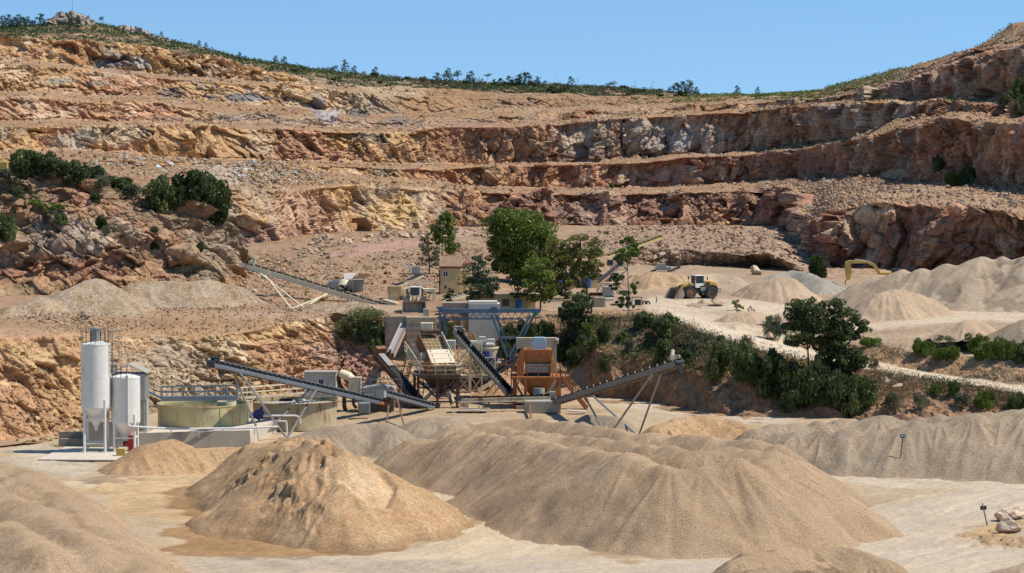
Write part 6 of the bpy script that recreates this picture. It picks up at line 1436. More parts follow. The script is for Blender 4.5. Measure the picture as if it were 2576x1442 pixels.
    for (x0, z0), (x1, z1) in zip(pr[:-1], pr[1:]):
        d = A_([x1 - x0, 0, z1 - z0]); d /= np.linalg.norm(d); nn = A_([d[2], 0, -d[0]]) * .06
        bk.prism([A_((x0, -hw, z0)), A_((x1, -hw, z1)), A_((x1, -hw, z1)) - nn, A_((x0, -hw, z0)) - nn], (0, 1, 0), 2 * hw)
    for y in (-hw, hw - .05): bk.prism([(5.0, y, .0), (3.7, y, -.01), (3.3, y, .2), (3.14, y, .7), (3.25, y, 1.25), (3.75, y, 1.72), (4.25, y, 1.25)], (0, 1, 0), .06)
    bk.prism([(3.7, -.45, 1.64), (3.8, -.45, 1.64), (3.75, -.3, 1.85), (3.7, -.3, 1.85)], (0, 1, 0), .9)
    K_.put(bk, "bucket", mat("worn_bucket", (.30, .24, .18), .6, .2, .3, 2, (.12, .07, .05), .2) if "worn_bucket" not in bpy.data.materials else bpy.data.materials["worn_bucket"])
    for sd in (-.62, .62): K_.put(MB().box((1.72, sd, 2.35), (.14, .28, .2)), "headlight", M_WHITE)
    return root
wl_ = floor_pt(1757, 752); wheel_loader(wl_ + A_([0, 1.5, .02]), math.pi + R(24), "yellow and white wheel loader side-on with its bucket down, out on the upper yard")
wf_ = PZ(1041, 789, 10); wheel_loader(A_([wf_[0], wf_[1] + 5.0, wf_[2]]), -math.pi / 2, "wheel loader facing the camera with a dark empty bucket, parked at the terrace edge", mat("faded_yellow", (.55, .35, .13), .55, 0, .12), mat("green_glass", (.03, .06, .065), .12, 0, .1, spec=.6))

def excavator(loc, rz, label, boom, sc=1.0, tracked=True):
    root = empty("excavator", loc, label, "excavator", "excavators"); K_ = Local(root, loc, rz, sc)
    for y in (-1.3, 1.3):
        t = MB(); t.prism([(-2.0, y - .3, .3), (-1.7, y - .3, 0), (1.7, y - .3, 0), (2.0, y - .3, .3), (2.0, y - .3, .6), (1.7, y - .3, .85), (-1.7, y - .3, .85), (-2.0, y - .3, .6)], (0, 1, 0), .6); K_.put(t, "track", M_DARK)
    b = MB().box((-.6, 0, 1.7), (3.4, 2.6, 1.0)); b.box((-1.4, 0, 2.4), (1.8, 2.5, .5)); K_.put(b, "body", M_YELX, bev=.08)
    cb = MB().box((.75, .85, 2.2), (1.5, .95, 1.9)); co = K_.put(cb, "cab", M_DARK, bev=.05); K_.put(MB().box((.8, .85, 2.45), (1.54, .99, .95)), "cab_glass", M_GLASS, co)
    for nm, poly, th in boom: K_.put(MB().prism([(x, -th / 2, z) for x, z in poly], (0, 1, 0), th), nm, M_YELX, bev=.03)
    return root, K_
begin(216)
Yx = 216.0; q = P(2196, 700, Yx); s_ = 1.0; g_ = 10.0
def lb(pts): return [(-(P(u, v, Yx)[0] - q[0]), P(u, v, Yx)[2] - g_) for u, v in pts]
def rl_(pts): return [(P(u, v, Yx)[0] - (q[0] + 3.2), P(u, v, Yx)[2] - g_) for u, v in pts]
root, K_ = excavator(A_([q[0] + 3.2, Yx, g_]), 0, "excavator behind the long ridge, only its bent yellow arm showing", [("boom", rl_([(2214, 705), (2208, 688), (2196, 670), (2180, 662), (2146, 663), (2128, 668), (2126, 660), (2134, 655), (2182, 656), (2200, 664), (2214, 682), (2222, 700)]), .7), ("stick", rl_([(2126, 658), (2140, 664), (2142, 690), (2138, 703), (2130, 706), (2126, 690)]), .5)])
K_.put(MB().tube((rl_([(2150, 655)])[0][0], 0, rl_([(2150, 653)])[0][1]), (rl_([(2176, 658)])[0][0], 0, rl_([(2176, 656)])[0][1]), .12), "hydraulic_cylinder", M_GALV); K_.put(MB().tube((rl_([(2127, 704)])[0][0], 0, rl_([(2127, 704)])[0][1]), (rl_([(2127, 716)])[0][0], 0, rl_([(2127, 716)])[0][1]), .1), "bucket_link", M_GALV)
end(); begin(222)
q = W(8, 428, 222)
root, K_ = excavator(A_([q[0] - 1.0, 222, W(8, 432, 222)[2] - 1.0]), R(170), "yellow digger with a black cab at the very edge of the view above the shrubs", [("boom", [(.6, 1.8), (2.2, 4.2), (4.6, 4.4), (4.6, 3.9), (2.5, 3.6), (1.2, 1.6)], .6)], 1.0)
MBc = MB().box(A_([q[0] + 1.3, 221.4, W(8, 417, 221.4)[2]]), (1.5, 1.2, 1.2)); MBc.build("cab_frame", M_DARK, root)

end()
# cream stacking conveyor on the terrace
a, b = W(1008, 779, 193.5), W(626, 664, 199.5); fA, fB = PZ(733, 777, 10), PZ(764, 775, 10)
root, q, L = conveyor("belt_conveyor", "long cream box-girder conveyor on the upper terrace, pointing at the outcrop", a, b, .95, M_CREAM, M_BELT, "channel", .75, 1.35, legs=[(np.linalg.norm(b - a) * t_, [(fA, 1), (fB, -1)]) for t_ in (.46, .91)], foot=10.9, idm=M_CREAM)
D3 = np.stack(frame3(a, b)[1:4], 1)
o = MB().box(q(L + .4, -.4, -.35), (1.8, .08, .5), D3); o.box(q(L - 1.0, -.3, .7), (.5, .2, 1.2), D3); o.tube(q(L - .5, -.6, .4), q(L - .5, .6, .4), .3, n=12); o.build("head_frame", M_CREAM, root)
for k in range(2): MB().box((fA if k else fB) + A_([-1.4 + .8 * k, -.6, -.2]), (1.0, .8, .7), rotm('Z', 20)).build("concrete_anchor", M_CONC, root)
o = MB().box(q(1.8, 0, .6), (2.6, 1.3, .45), D3); o.box(q(.2, 0, -.6), (1.4, .9, .5), D3); o.build("feed_boot", M_CREAMD, root)
begin(204)
# mobile crusher
c = W(878, 752, 204); c[2] = 10.2; root = empty("mobile_crusher", c, "dusty cream and grey mobile crusher with flared hopper wings, behind the cream conveyor", "crusher")
o = MB()
for dy in (-1.1, 1.1): o.prism([(c[0] - 2.6, 204 + dy - .25, c[2] + .3), (c[0] - 2.3, 204 + dy - .25, c[2]), (c[0] + .6, 204 + dy - .25, c[2]), (c[0] + .9, 204 + dy - .25, c[2] + .3), (c[0] + .6, 204 + dy - .25, c[2] + .8), (c[0] - 2.3, 204 + dy - .25, c[2] + .8)], (0, 1, 0), .5)
o.build("track", M_DARK, root)
MB().box(W(872, 732, 204), (5.2, 1.6, .6)).build("chassis", M_GREYP, root)
o = MB().box(W(897, 719, 203.4), (2.3, 2.2, 2.0)); o.box(W(888, 722, 202.2), (.5, .3, 1.7)); o.box(W(903, 712, 202.2), (.7, .2, .8)); o.build("crusher_box", mat("dusty_taupe", (.34, .29, .22), .8, 0, .2), root, bev=.05)
o = MB().lathe(W(866, 722, 203.6), [(1.0, -.3), (1.1, .4), (.7, 1.1), (.02, 1.2)], 20); o.build("cone_housing", M_CREAM, root, smooth=True)
o = MB().box(W(845, 716, 204), (2.2, 1.8, 1.2)); o.box(W(832, 722, 204), (1.2, 1.6, .9)); o.box(W(846, 706, 203.6), (1.0, .9, .3)); o.build("engine_box", M_GALV, root, bev=.06)
o = MB()
h0 = W(882, 704, 203)
o.prism([W(883, 702, 202.4), W(917, 701, 202.4), W(931, 688, 201.8), W(908, 689, 201.8)], (0, 1, 0), .08); o.build("hopper_wing", M_CREAMD, root)
MB().prism([W(864, 688, 205), W(900, 686, 205), W(884, 702, 203.4), W(866, 703, 203.4)], (0, 1, 0), .08).build("hopper_wing", mat("pinkish_plate", (.50, .42, .38), .5, 0, .1), root)
MB().prism([W(916, 701, 202.5), W(931, 688, 202), W(930, 688, 206), W(916, 701, 205)], (1, 0, 0), .08).build("hopper_wing", M_CREAMD, root)
a, b = W(960, 770, 200), W(858, 718, 203); o = MB(); o.beam(a, b, .8, .35); o.build("side_conveyor", M_BELT, root)
o = MB()
for t in np.linspace(.1, .9, 9): q_ = lerp(a, b, t); o.box(q_ + A_([0, -.45, .1]), (.1, .08, .3))
o.build("roller_bracket", M_GREYP, root)
end(); begin(198)
# cream crusher station
c = A_([P(1050, 775, 198)[0], 199, 10]); root = empty("crusher_station", c, "cream crusher station with railed platform behind the front-facing loader", "crusher")
zp_ = zat(727, 198); x0, x1 = P(1016, 727, 198)[0], P(1096, 727, 198)[0]
MB().box(((x0 + x1) / 2, 199, zp_ - .2), (x1 - x0, 3.2, .45)).build("platform", M_CREAM, root)
r_ = MB(); rail(r_, [(x0, 197.5, zp_), (x1, 197.5, zp_), (x1, 200.5, zp_)], 1.15, .95, .035, 1); rail(r_, [(x0, 200.5, zp_), (x1, 200.5, zp_)], 1.15, 1.2, .03, 1); r_.build("railing", M_CREAM, root)
for u in (1018, 1055, 1091):
    for Y_ in (197.6, 200.4): x = P(u, 727, 198)[0]; MB().beam((x, Y_, 10), (x, Y_, zp_), .38, up=(0, 1, 0)).build("leg", M_CREAM, root)
o = MB(); xa, xb = P(975, 725, 197)[0], P(1010, 725, 197)[0]; za, zb = zat(720, 197), zat(739, 197); o.box(((xa + xb) / 2, 197.5, (za + zb) / 2), (xb - xa, 2, za - zb)); o.prism([(xa + .1, 196.5, zb), (xb - .1, 196.5, zb), (xb - .6, 196.5, zb - 2.0), (xa + .2, 196.5, zb - 1.6)], (0, 1, 0), 2); o.build("feed_bin", mat("rusty_yellow", (.50, .36, .16), .7, 0, .2, 1.2, (.35, .13, .04), .35, 1.0), root)
o = MB(); o.prism([W(976, 742, 196.4), W(1002, 742, 196.4), W(1000, 752, 196.4), W(985, 764, 196.4), W(975, 764, 196.4)], (0, 1, 0), 2); o.build("chute", M_CREAMD, root)
o = MB(); o.beam(W(1000, 719, 200), W(1064, 691, 203), 1.0, .4); o.build("belt", M_BELT, root); o = MB(); o.beam(W(1000, 722, 199.4), W(1066, 694, 202.4), .12, .3); o.build("belt_frame", M_CREAMD, root)
o = MB(); o.box(W(1047, 679, 203), (1.3, 1.2, 1.1)); o.prism([W(1037, 687, 202.5), W(1058, 687, 202.5), W(1054, 694, 202.5), W(1042, 694, 202.5)], (0, 1, 0), 1); o.build("hopper_box", M_GREYP, root)
MB().box(W(1030, 670, 203), (.25, .3, 1.2)).build("white_post", M_WHITE, root)
o = MB(); o.box(W(1040, 735, 199.5), (3, 2, 1.4)); o.build("gearbox", M_CREAMD, root); o = MB(); o.beam(W(1012, 728, 197), W(1020, 748, 197), .4, .4); o.beam(W(1085, 735, 198), W(1075, 760, 198), .2); o.build("strut", M_CREAM, root)
a, b = W(1088, 764, 198), W(1180, 733, 200)
conveyor("belt_conveyor", "short cream conveyor running from the crusher station past the yellow house", a, b, .8, M_CREAM, M_BELT, "channel", .55, .9, foot=10.9, legs=[(2.5, [(A_([a[0] + 2.4, 198, 10]), 1)])])
end()
conveyor("belt_conveyor", "yellow lattice conveyor climbing to the right behind the slender gum tree", W(1500, 650, 248), W(1660, 592, 256), .9, mat("pale_yellow_steel", (.52, .40, .18), .6, 0, .15), M_BELT, "truss", .7, 1.2, foot=12, legs=[(6.0, [(A_([P(1590, 660, 250)[0], 500, 13]), 1)])])
conveyor("belt_conveyor", "brown conveyor rising from beside the blue door towards the grey mobile plant", W(1474, 735, 214), W(1560, 664, 221), .8, mat("brown_frame", (.28, .19, .13), .8, 0, .2), M_BELT, "channel", .4, 1.2, foot=10.9, legs=[(7, [(A_([P(1532, 730, 218)[0], 436, 11]), -1)])])
begin(224)
c = W(1520, 728, 224); c[2] = 10.2; root = empty("mobile_screen", c, "dark grey mobile screening plant half hidden behind the gum trees", "screening plant", )
o = MB().box(W(1520, 722, 224), (3.2, 2, .5)); [o.beam(W(u, 722, 223), W(u + d_, 690, 223), .2, up=(0, 1, 0)) for u, d_ in ((1505, 6), (1518, -8), (1530, 8), (1540, -6))]; o.build("frame", M_DARK, root)
o = MB().box(W(1521, 700, 224), (2.4, 1.8, 1.4)); o.beam(W(1502, 715, 223), W(1540, 678, 223), .9, .4); o.build("screen_box", M_GALV, root); o = MB().box(W(1535, 661, 226), (1.1, 1.2, 1.1)); co = o.build("cab", M_GREYP, root); MB().box(W(1535, 660, 225.4), (.9, .2, .8)).build("cab_glass", bpy.data.materials["green_glass"], co)
end(); begin(240)
c = W(1668, 690, 240); c[2] = 10.4; root = empty("mobile_screen", c, "distant grey tracked screener peeping over the brown earth pile", "screening plant")
o = MB().box(W(1668, 676, 240), (2.8, 1.8, .6)); o.build("chassis", M_GALV, root); o = MB().box(W(1664, 668, 240), (1.6, 1.5, .7)); o.build("hopper", M_GREYP, root); o = MB().beam(W(1680, 684, 239.4), W(1710, 672, 240), .9, .3); o.beam(W(1657, 676, 240), W(1636, 684, 240), .9, .3); o.build("side_conveyor", M_DARK, root); o = MB().box(W(1672, 690, 240), (3.4, 1.8, .9)); o.build("track", M_DARK, root)

end(); begin(204)
# buildings
def window(wall, c, w_, h_, frm=M_WHITE, ax='x'):
    o = MB()
    for s_ in (-1, 0, 1): o.box(A_(c) + A_([s_ * w_ / 2, 0, 0]), (.07, .08, h_))
    for s_ in (-1, 1): o.box(A_(c) + A_([0, 0, s_ * h_ / 2]), (w_ + .07, .084, .07))
    f = o.build("window", frm, wall); MB().box(A_(c) + A_([0, .015, 0]), (w_, .05, h_)).build("pane", M_GLASS, f)
c = A_([P(1133, 745, 204)[0], 205.5, 10]); root = empty("yellow_house", c, "tall narrow yellow house with a tiled roof beside the crusher station", "house")
b = MB().box(c + A_([0, 0, 2.2]), (3.1, 3.4, 4.4)); w_ = b.build("wall", M_YELW, root); b = MB().box(c + A_([2.05, .8, 2.0]), (1.0, 2.4, 4.0)); b.build("wall", M_YELW, root)
window(w_, c + A_([-.75, -1.72, 3.5]), .75, .78)
MB().box(c + A_([-.75, -1.71, 1.5]), (.38, .05, .45)).build("vent", M_DARK, w_)
MB().box(c + A_([0, -.02, 4.48]), (3.5, 3.6, .14)).build("fascia", M_REDM, root)
rf = MB(); rf.prism([c + A_([-1.75, -1.8, 4.6]), c + A_([1.75, -1.8, 4.6]), c + A_([1.75, 1.6, 6.1]), c + A_([-1.75, 1.6, 6.1])], (0, 0, 1), .12); rf.build("roof", M_TILE, root)
rk = MB()
for k in range(16): x = -1.65 + k * .22; rk.beam(c + A_([x, -1.8, 4.74]), c + A_([x, 1.6, 6.24]), .09, .07)
rk.build("roof_tiles", M_TILE, root)
rr_ = MB()
for k in range(4): rr_.beam(c + A_([1.5 + k * .3, -1.2 + k * .35, 4.5 + k * .08]), c + A_([2.6 + k * .4, .4, 5.8 - k * .15]), .12)
rr_.build("rafter", M_REDM, root)
st = MB(); st.box(c + A_([-2.1, .2, 2.2]), (.9, 1.6, .12)); rail(st, [c + A_([-2.5, -.6, 2.25]), c + A_([-1.6, -.6, 2.25])], 1.1, .45, .03, 1); st.beam(c + A_([-1.7, 0, 0]), c + A_([-1.7, 0, 4.2]), .2, up=(0, 1, 0)); st.build("balcony", M_REDM, root)
end(); begin(187)
x0, x1 = P(1180, 770, 187)[0], P(1347, 770, 187)[0]; c = A_([(x0 + x1) / 2, 188.5, 10.0]); root = empty("yellow_shed", c, "long low yellow shed with a barred window and a blue door under the trees", "shed")
w_ = MB().box(c + A_([0, 0, 1.1]), (x1 - x0, 3, 2.4)).build("wall", M_YELW, root); MB().box(c + A_([0, 0, 2.36]), (x1 - x0 + .3, 3.3, .14)).build("roof", M_CONCD, root)
window(w_, A_([P(1272, 772, 187)[0], 186.98, 11.2]), .85, .9, M_DARK); MB().box(A_([P(1304, 776, 187)[0], 186.98, 10.85]), (.85, .08, 1.6)).build("door", M_DOOR, w_)
end(); begin(214)
x0, x1 = P(1396, 720, 214)[0], P(1504, 720, 214)[0]; c = A_([(x0 + x1) / 2, 215.8, 10]); root = empty("yellow_workshop", c, "flat yellow workshop with a tall bright blue door behind the gum trees", "workshop")
w_ = MB().box(c + A_([0, 0, 1.25]), (x1 - x0, 3.4, 2.6)).build("wall", M_YELW, root); MB().box(c + A_([0, 0, 2.62]), (x1 - x0 + .3, 3.7, .15)).build("roof", M_CONCD, root)
MB().box(A_([P(1475, 713, 214)[0], 214.07, 10.95]), (1.35, .1, 2.3)).build("door", M_DOOR, w_)
for u in (1412, 1437): MB().box(A_([P(u, 712, 214)[0], 214.07, 11.3]), (.7, .08, .8)).build("shutter", M_DOOR, w_)
end(); begin(200)
# stores by the trees
tq = PZ(1506, 775, 10); tote(tq, 1.45, "lower tote tank of yellowed plastic at the front of the store by the gum trees", .1, mat("tote_amber", (.48, .38, .2), .5, 0, .15))
tq = A_([P(1530, 752, 201)[0], 201, 10.35]); tote(tq, 1.5, "higher pale tote tank standing behind the yellowed one", -.05)
def simple(mb, name, m, loc, label, cat, group=None, bev=0): return tag(mb.build(name, m, None, loc, False, bev), label, cat, group)
q = PZ(1532, 760, 10); simple(MB().box(q + A_([0, 0, .3]), (1.6, 1.1, .6)), "plastic_trough", M_PLAST, q, "low cream plastic trough between the tote tanks", "trough", None, .05)
q = A_([P(1496, 748, 202)[0], 202, 10])
o = MB()
for k in range(5): o.box(q + A_([.05 * k, -.1 * k, .55 + .11 * k]), (2.4 - .1 * k, .8, .09))
for k in (-.8, .8): o.box(q + A_([k, 0, .25]), (.2, .8, .5))
simple(o, "steel_plates", M_RUST, q, "stack of rusty brown steel plates behind the tote tanks", "plates")
q = PZ(1545, 772, 10); o = MB()
for k, (dx, dy, r_) in enumerate(((0, 0, 0), (1.1, .3, 20), (2.0, -.2, -12))): o.box(q + A_([dx, dy, .12 + .1 * k]), (1.3, .9, .16), rotm('Z', r_))
o.tube(q + A_([-.5, -.4, .35]), q + A_([2.2, -.1, .4]), .16); simple(o, "scrap_heap", M_DARK, q, "dark scrap metal and pipes lying beside the tote tanks", "scrap")
q = PZ(1540, 784, 10); o = MB()
for k in range(5): o.box(q + A_([-1.2 + .9 * k, .2 * (k % 2), .08 + .05 * k]), (1.7, .6, .07), rotm('Z', 8 * (k - 2)))
simple(o, "stone_slabs", M_CONCL, q, "loose pale slabs along the terrace edge under the slender gum tree", "slabs")
q = PZ(1602, 771, 10); root = empty("generator", q, "black skid generator near the slender gum tree", "generator")
MB().box(q + A_([.15, 0, .55]), (.9, .8, .9)).build("engine", M_DARK, root); o = MB()
for x in (-.7, .75):
    for y in (-.45, .45): o.beam(q + A_([x, y, 0]), q + A_([x, y, 1.35]), .07, up=(0, 1, 0))
o.beam(q + A_([-.7, -.45, 1.35]), q + A_([.75, -.45, 1.35]), .07); o.beam(q + A_([-.7, .45, 1.35]), q + A_([.75, .45, 1.35]), .07); o.box(q + A_([0, 0, .08]), (1.6, 1, .1)); o.build("frame", M_DARK, root)
for k in range(2):
    q = PZ(1622 + 7 * k, 770, 10); t = MB(); t.path([q + A_([.33 * math.cos(a), 0, .36 + .33 * math.sin(a)]) for a in np.linspace(0, 6.283, 15)], .12, 7); simple(t, "old_tyre", M_TYRE, q, "old tyre standing at the terrace edge beside the generator", "tyre", "old tyres by the generator")
q = PZ(1652, 763, 10); root = empty("marker_post", q, "short marker post with a pale cap where the ramp leaves the yard", "post"); MB().tube(q, q + A_([0, 0, .85]), .12).build("post", M_CONC, root); MB().tube(q + A_([0, 0, .85]), q + A_([0, 0, 1.1]), .15).build("cap", M_WHITE, root)
q = on(NEAR, 1833, 848); simple(MB().tube(q, q + A_([0, 0, 1.4]), .035, n=6), "thin_stake", M_DARK, q, "thin dark stake on the outer edge of the ramp road", "stake")
end()
# signs
def textmesh(txt, size, m, parent, loc, rot):
    cu = bpy.data.curves.new("txt", 'FONT'); cu.body = txt; cu.size = size; cu.align_x = 'CENTER'; cu.align_y = 'CENTER'; cu.extrude = .004; cu.offset = .006
    t = bpy.data.objects.new("txt", cu); COL.objects.link(t); dg = bpy.context.evaluated_depsgraph_get(); me = bpy.data.meshes.new_from_object(t.evaluated_get(dg)); bpy.data.objects.remove(t)
    o = link("lettering", me, m, parent); o.location = loc; o.rotation_euler = rot; return o
def hit(u, v):
    """the first surface met on the sight line (u, v)"""
    bpy.context.view_layer.update(); x, y, z = ray(u, v); d = Vector((x, y, z)).normalized()
    return A_(SC.ray_cast(bpy.context.evaluated_depsgraph_get(), Vector((0, 0, H)), d)[1][:])
q = hit(2264, 1153); root = empty("size_sign", q, "blue sign on a leaning wooden post stuck in the grey gravel pile", "sign"); top = W(2271, 1097, q[1] / YS)
MB().beam(q - A_([0, 0, .5]), top, .11, .09, up=(0, 1, 0)).build("post", M_WOOD, root)
sg = MB().box(top + A_([0, -.09, .0]), (.60, .05, .34)).build("sign_board", M_SIGNB, root); textmesh("10/16", .235, M_SIGNW, sg, tuple(top + A_([0, -.12, .0]) - q), (math.pi / 2, 0, 0))
q = PZ(2485, 1319, .2); top = W(2471, 1266, q[1] / YS + .1); root = empty("size_sign", q, "leaning wooden signpost seen from the back with a dark board", "sign")
MB().beam(q - A_([0, 0, .35]), top, .1, .09, up=(0, 1, 0)).build("post", M_WOOD, root); MB().box(lerp(q, top, .77) + A_([0, .08, 0]), (.56, .04, .36), rotm('Y', -4)).build("sign_board", M_DARK, root)
pile("earth_mound", "low mound of brown earth at the foot of the blank signpost", along([PZ(2480, 1340, .35), PZ(2540, 1352, .5), PZ(2600, 1350, .6)], .6), M_BROWN, -.05, seed=97, res=.14, rough=.22, tn=.35, cat="earth mound", clump=.25)
# ================================================================== vegetation
M_LG = mat_leaf("gum_leaves", (.065, .105, .016), (.20, .265, .05)); M_LGY = mat_leaf("gum_leaves_olive", (.085, .11, .025), (.24, .235, .06)); M_LD = mat_leaf("dark_leaves", (.04, .062, .02), (.11, .145, .045))
M_LO = mat_leaf("oak_leaves", (.042, .066, .022), (.112, .15, .052)); M_LP = mat_leaf("pine_needles", (.026, .05, .02), (.07, .115, .045)); M_LB = mat_leaf("bright_shrub", (.07, .115, .016), (.165, .225, .045)); M_LGR = mat_leaf("grey_green", (.09, .10, .06), (.20, .205, .13)); M_LDRY = mat_leaf("dry_brush", (.14, .095, .05), (.29, .21, .105)); M_LM = mat_leaf("mid_leaves", (.07, .098, .028), (.185, .22, .08))
M_BARK = mat("bark", (.13, .10, .075), .95, 0, .3, 3); M_BARKP = mat("pale_bark", (.30, .25, .20), .9, 0, .25, 3)

def leaves(pts, dirs, size, seed, aspect=.6, up=0.0):
    """one small four-sided leaf clump at each point"""
    r = np.random.default_rng(seed); n = len(pts)
    a = r.normal(size=(n, 3)); a += dirs * .6 + np.array([0, 0, up]); a /= np.linalg.norm(a, axis=1, keepdims=True) + 1e-9
    b = np.cross(a, r.normal(size=(n, 3))); b /= np.linalg.norm(b, axis=1, keepdims=True) + 1e-9
    s = (size * r.uniform(.6, 1.4, n))[:, None]
    V = np.stack([pts - a * s * .5, pts + b * s * aspect * .5, pts + a * s * .5, pts - b * s * aspect * .5], 1)
    return V.reshape(-1, 3)

def leaf_obj(name, V, m, parent=None, loc=None):
    n = len(V) // 4; me = bpy.data.meshes.new(name); me.vertices.add(len(V)); me.vertices.foreach_set("co", V.reshape(-1).astype(np.float32))
    me.loops.add(len(V)); me.loops.foreach_set("vertex_index", np.arange(len(V), dtype=np.int32)); me.polygons.add(n); me.polygons.foreach_set("loop_start", (np.arange(n) * 4).astype(np.int32)); me.update()
    return link(name, me, m, parent, loc)

def clump_pts(c, rad, n, r, inner=.55):
    d = r.normal(size=(n, 3)); d /= np.linalg.norm(d, axis=1, keepdims=True); q = r.random(n) ** .4
    return c + d * rad * (inner + (1 - inner) * q)[:, None], d

def crown_pts(c, rad, nsub, nleaf, r, sub=.34):
    """leaf points on many small clumps that fill an ellipsoid unevenly"""
    P_, D_ = [], []
    for k in range(nsub):
        d = r.normal(size=3); d /= np.linalg.norm(d); q = c + d * rad * r.uniform(.25, .95) ** .6
        sr = rad * sub * r.uniform(.6, 1.25); sr[2] *= .8
        p, dd = clump_pts(q, sr, max(3, int(nleaf / nsub * r.uniform(.6, 1.4))), r); P_.append(p); D_.append(dd)
    return np.concatenate(P_), np.concatenate(D_)

def limb(mb, a, b, r0, r1, r, bend=.12, n=5):
    a, b = A_(a), A_(b); L = np.linalg.norm(b - a); m_ = (a + b) / 2 + r.normal(size=3) * L * bend; m_[2] += L * .06
    pts = [(1 - t) ** 2 * a + 2 * t * (1 - t) * m_ + t * t * b for t in np.linspace(0, 1, n)]
    for i in range(n - 1): mb.tube(pts[i], pts[i + 1], lerp(r0, r1, i / (n - 1)), lerp(r0, r1, (i + 1) / (n - 1)), 6, False)

def tree(name, label, Y, base, blobs, m, size=.4, dens=1.0, trunk=.2, seed=0, bark=M_BARK, group=None, up=0, aspect=.6, cat="tree", sub=.36, trunks=None):
    r = np.random.default_rng(seed); g = on(OUT if Y > 200 and base[0] < 300 else NEAR, *base); Y = g[1] / YS; root = empty(name, g, label, cat, group); k = Y * YS / F
    PP, DD = [], []; tb = MB(); cs = []
    for (u, v, ru, rv) in blobs:
        ru, rv = (ru * 1.2, rv * 1.15) if name == 'gum_tree' else (ru * 1.16, rv * 1.12); c = W(u, v, Y) + A_([0, r.uniform(-.4, .4) * ru * k, 0]); rad = A_([ru * k, ru * k * .95, rv * k]); cs.append((c, rad))
        area = (ru * k) * (rv * k) * 12.6; n = int(area / (size * size) * 4.4 * dens)
        p, d = crown_pts(c, rad, max(6, int(area / (3.0 if name == 'gum_tree' else 1.5))), n, r, sub); PP.append(p); DD.append(d)
    V = leaves(np.concatenate(PP), np.concatenate(DD), size, seed + 1, aspect, up) - g
    top = cs[0][0]
    tops = trunks or [None]
    for tk in tops:
        path = [g - A_([0, 0, .3])] + ([W(u, v, Y) for u, v in tk] if tk else [lerp(g, cs[0][0], .5) + r.normal(size=3) * .15, cs[0][0]])
        for i in range(len(path) - 1): tb.tube(path[i], path[i + 1], trunk * (1 - .7 * i / len(path)), trunk * (1 - .7 * (i + 1) / len(path)), 8, False)
    for c, rad in cs:
        st = lerp(g, c, .55) if trunks is None else min([q for tk in tops if tk for q in [W(u, v, Y) for u, v in tk]], key=lambda q: np.linalg.norm(q - c))
        for j in range(3): limb(tb, st, c + r.normal(size=3) * rad * .45, trunk * .45, .03, r)
    tb.build("trunk", bark, root); leaf_obj("crown", V, m, root); return root
GT = "trees around the workshops"
tree("gum_tree", "airy gum tree standing alone left of the yellow house, bulging low on one side", 236, (1108, 668), [(1117, 545, 19, 24), (1110, 575, 24, 24), (1122, 600, 20, 18), (1135, 618, 20, 20), (1100, 602, 16, 16), (1125, 566, 18, 20)], M_LG, .34, .75, .14, 1, M_BARKP, GT, trunks=[[(1112, 640), (1113, 600), (1116, 550)]])
tree("pine_tree", "thin pine with see-through crown in front of the lone gum tree", 226, (1080, 692), [(1068, 612, 20, 14), (1082, 632, 26, 16), (1090, 655, 22, 14), (1072, 598, 13, 10), (1068, 660, 16, 10)], M_LP, .34, .55, .13, 2, M_BARK, GT, .4, .35, trunks=[[(1080, 650), (1076, 600)]])
tree("gum_tree", "tallest and densest dark gum tree, rising behind the low yellow shed", 219, (1310, 716), [(1285, 548, 44, 30), (1262, 575, 36, 34), (1300, 590, 50, 42), (1350, 580, 38, 38), (1275, 625, 44, 40), (1340, 635, 46, 46), (1325, 690, 44, 22), (1300, 665, 50, 36), (1255, 650, 22, 34), (1375, 610, 18, 30), (1365, 660, 26, 36)], M_LG, .42, 1.05, .35, 3, M_BARK, GT, trunks=[[(1308, 680), (1300, 620), (1288, 560)], [(1320, 680), (1340, 620), (1350, 585)]])
tree("pine_tree", "spreading pine in front of the yellow house's side wall", 197, (1207, 782), [(1205, 655, 18, 16), (1200, 680, 30, 20), (1180, 705, 30, 14), (1222, 705, 30, 22), (1210, 730, 36, 22), (1240, 735, 16, 18), (1195, 745, 24, 14)], M_LP, .34, .85, .16, 4, M_BARK, GT, .5, .35, trunks=[[(1207, 730), (1204, 660)]])
tree("pine_tree", "small pine sapling at the front corner of the yellow house", 194, (1133, 783), [(1132, 735, 9, 11), (1132, 752, 17, 12), (1135, 768, 22, 10)], M_LP, .26, .6, .06, 5, M_BARK, GT, .4, .35)
tree("pine_tree", "young pine before the shed window, shorter than its neighbours", 194, (1301, 782), [(1301, 700, 10, 10), (1300, 718, 18, 12), (1301, 738, 24, 13)], M_LP, .3, .8, .08, 6, M_BARK, GT, .4, .35)
tree("gum_tree", "olive gum tree beside the tallest dark one, before the low shed's blue door", 199, (1360, 783), [(1350, 672, 30, 26), (1335, 700, 26, 28), (1365, 700, 26, 30), (1352, 730, 32, 26), (1385, 740, 18, 20)], M_LG, .34, .8, .14, 7, M_BARK, GT, trunks=[[(1360, 740), (1352, 680)]])
tree("gum_tree", "light green gum tree in front of the workshop windows", 205, (1422, 752), [(1402, 620, 28, 24), (1415, 650, 30, 26), (1398, 670, 30, 28), (1430, 690, 26, 30), (1410, 712, 26, 20), (1440, 660, 18, 20), (1392, 730, 22, 18), (1425, 738, 20, 14), (1385, 640, 20, 30)], M_LGY, .34, .8, .14, 8, M_BARK, GT, trunks=[[(1420, 715), (1410, 660), (1402, 625)]])
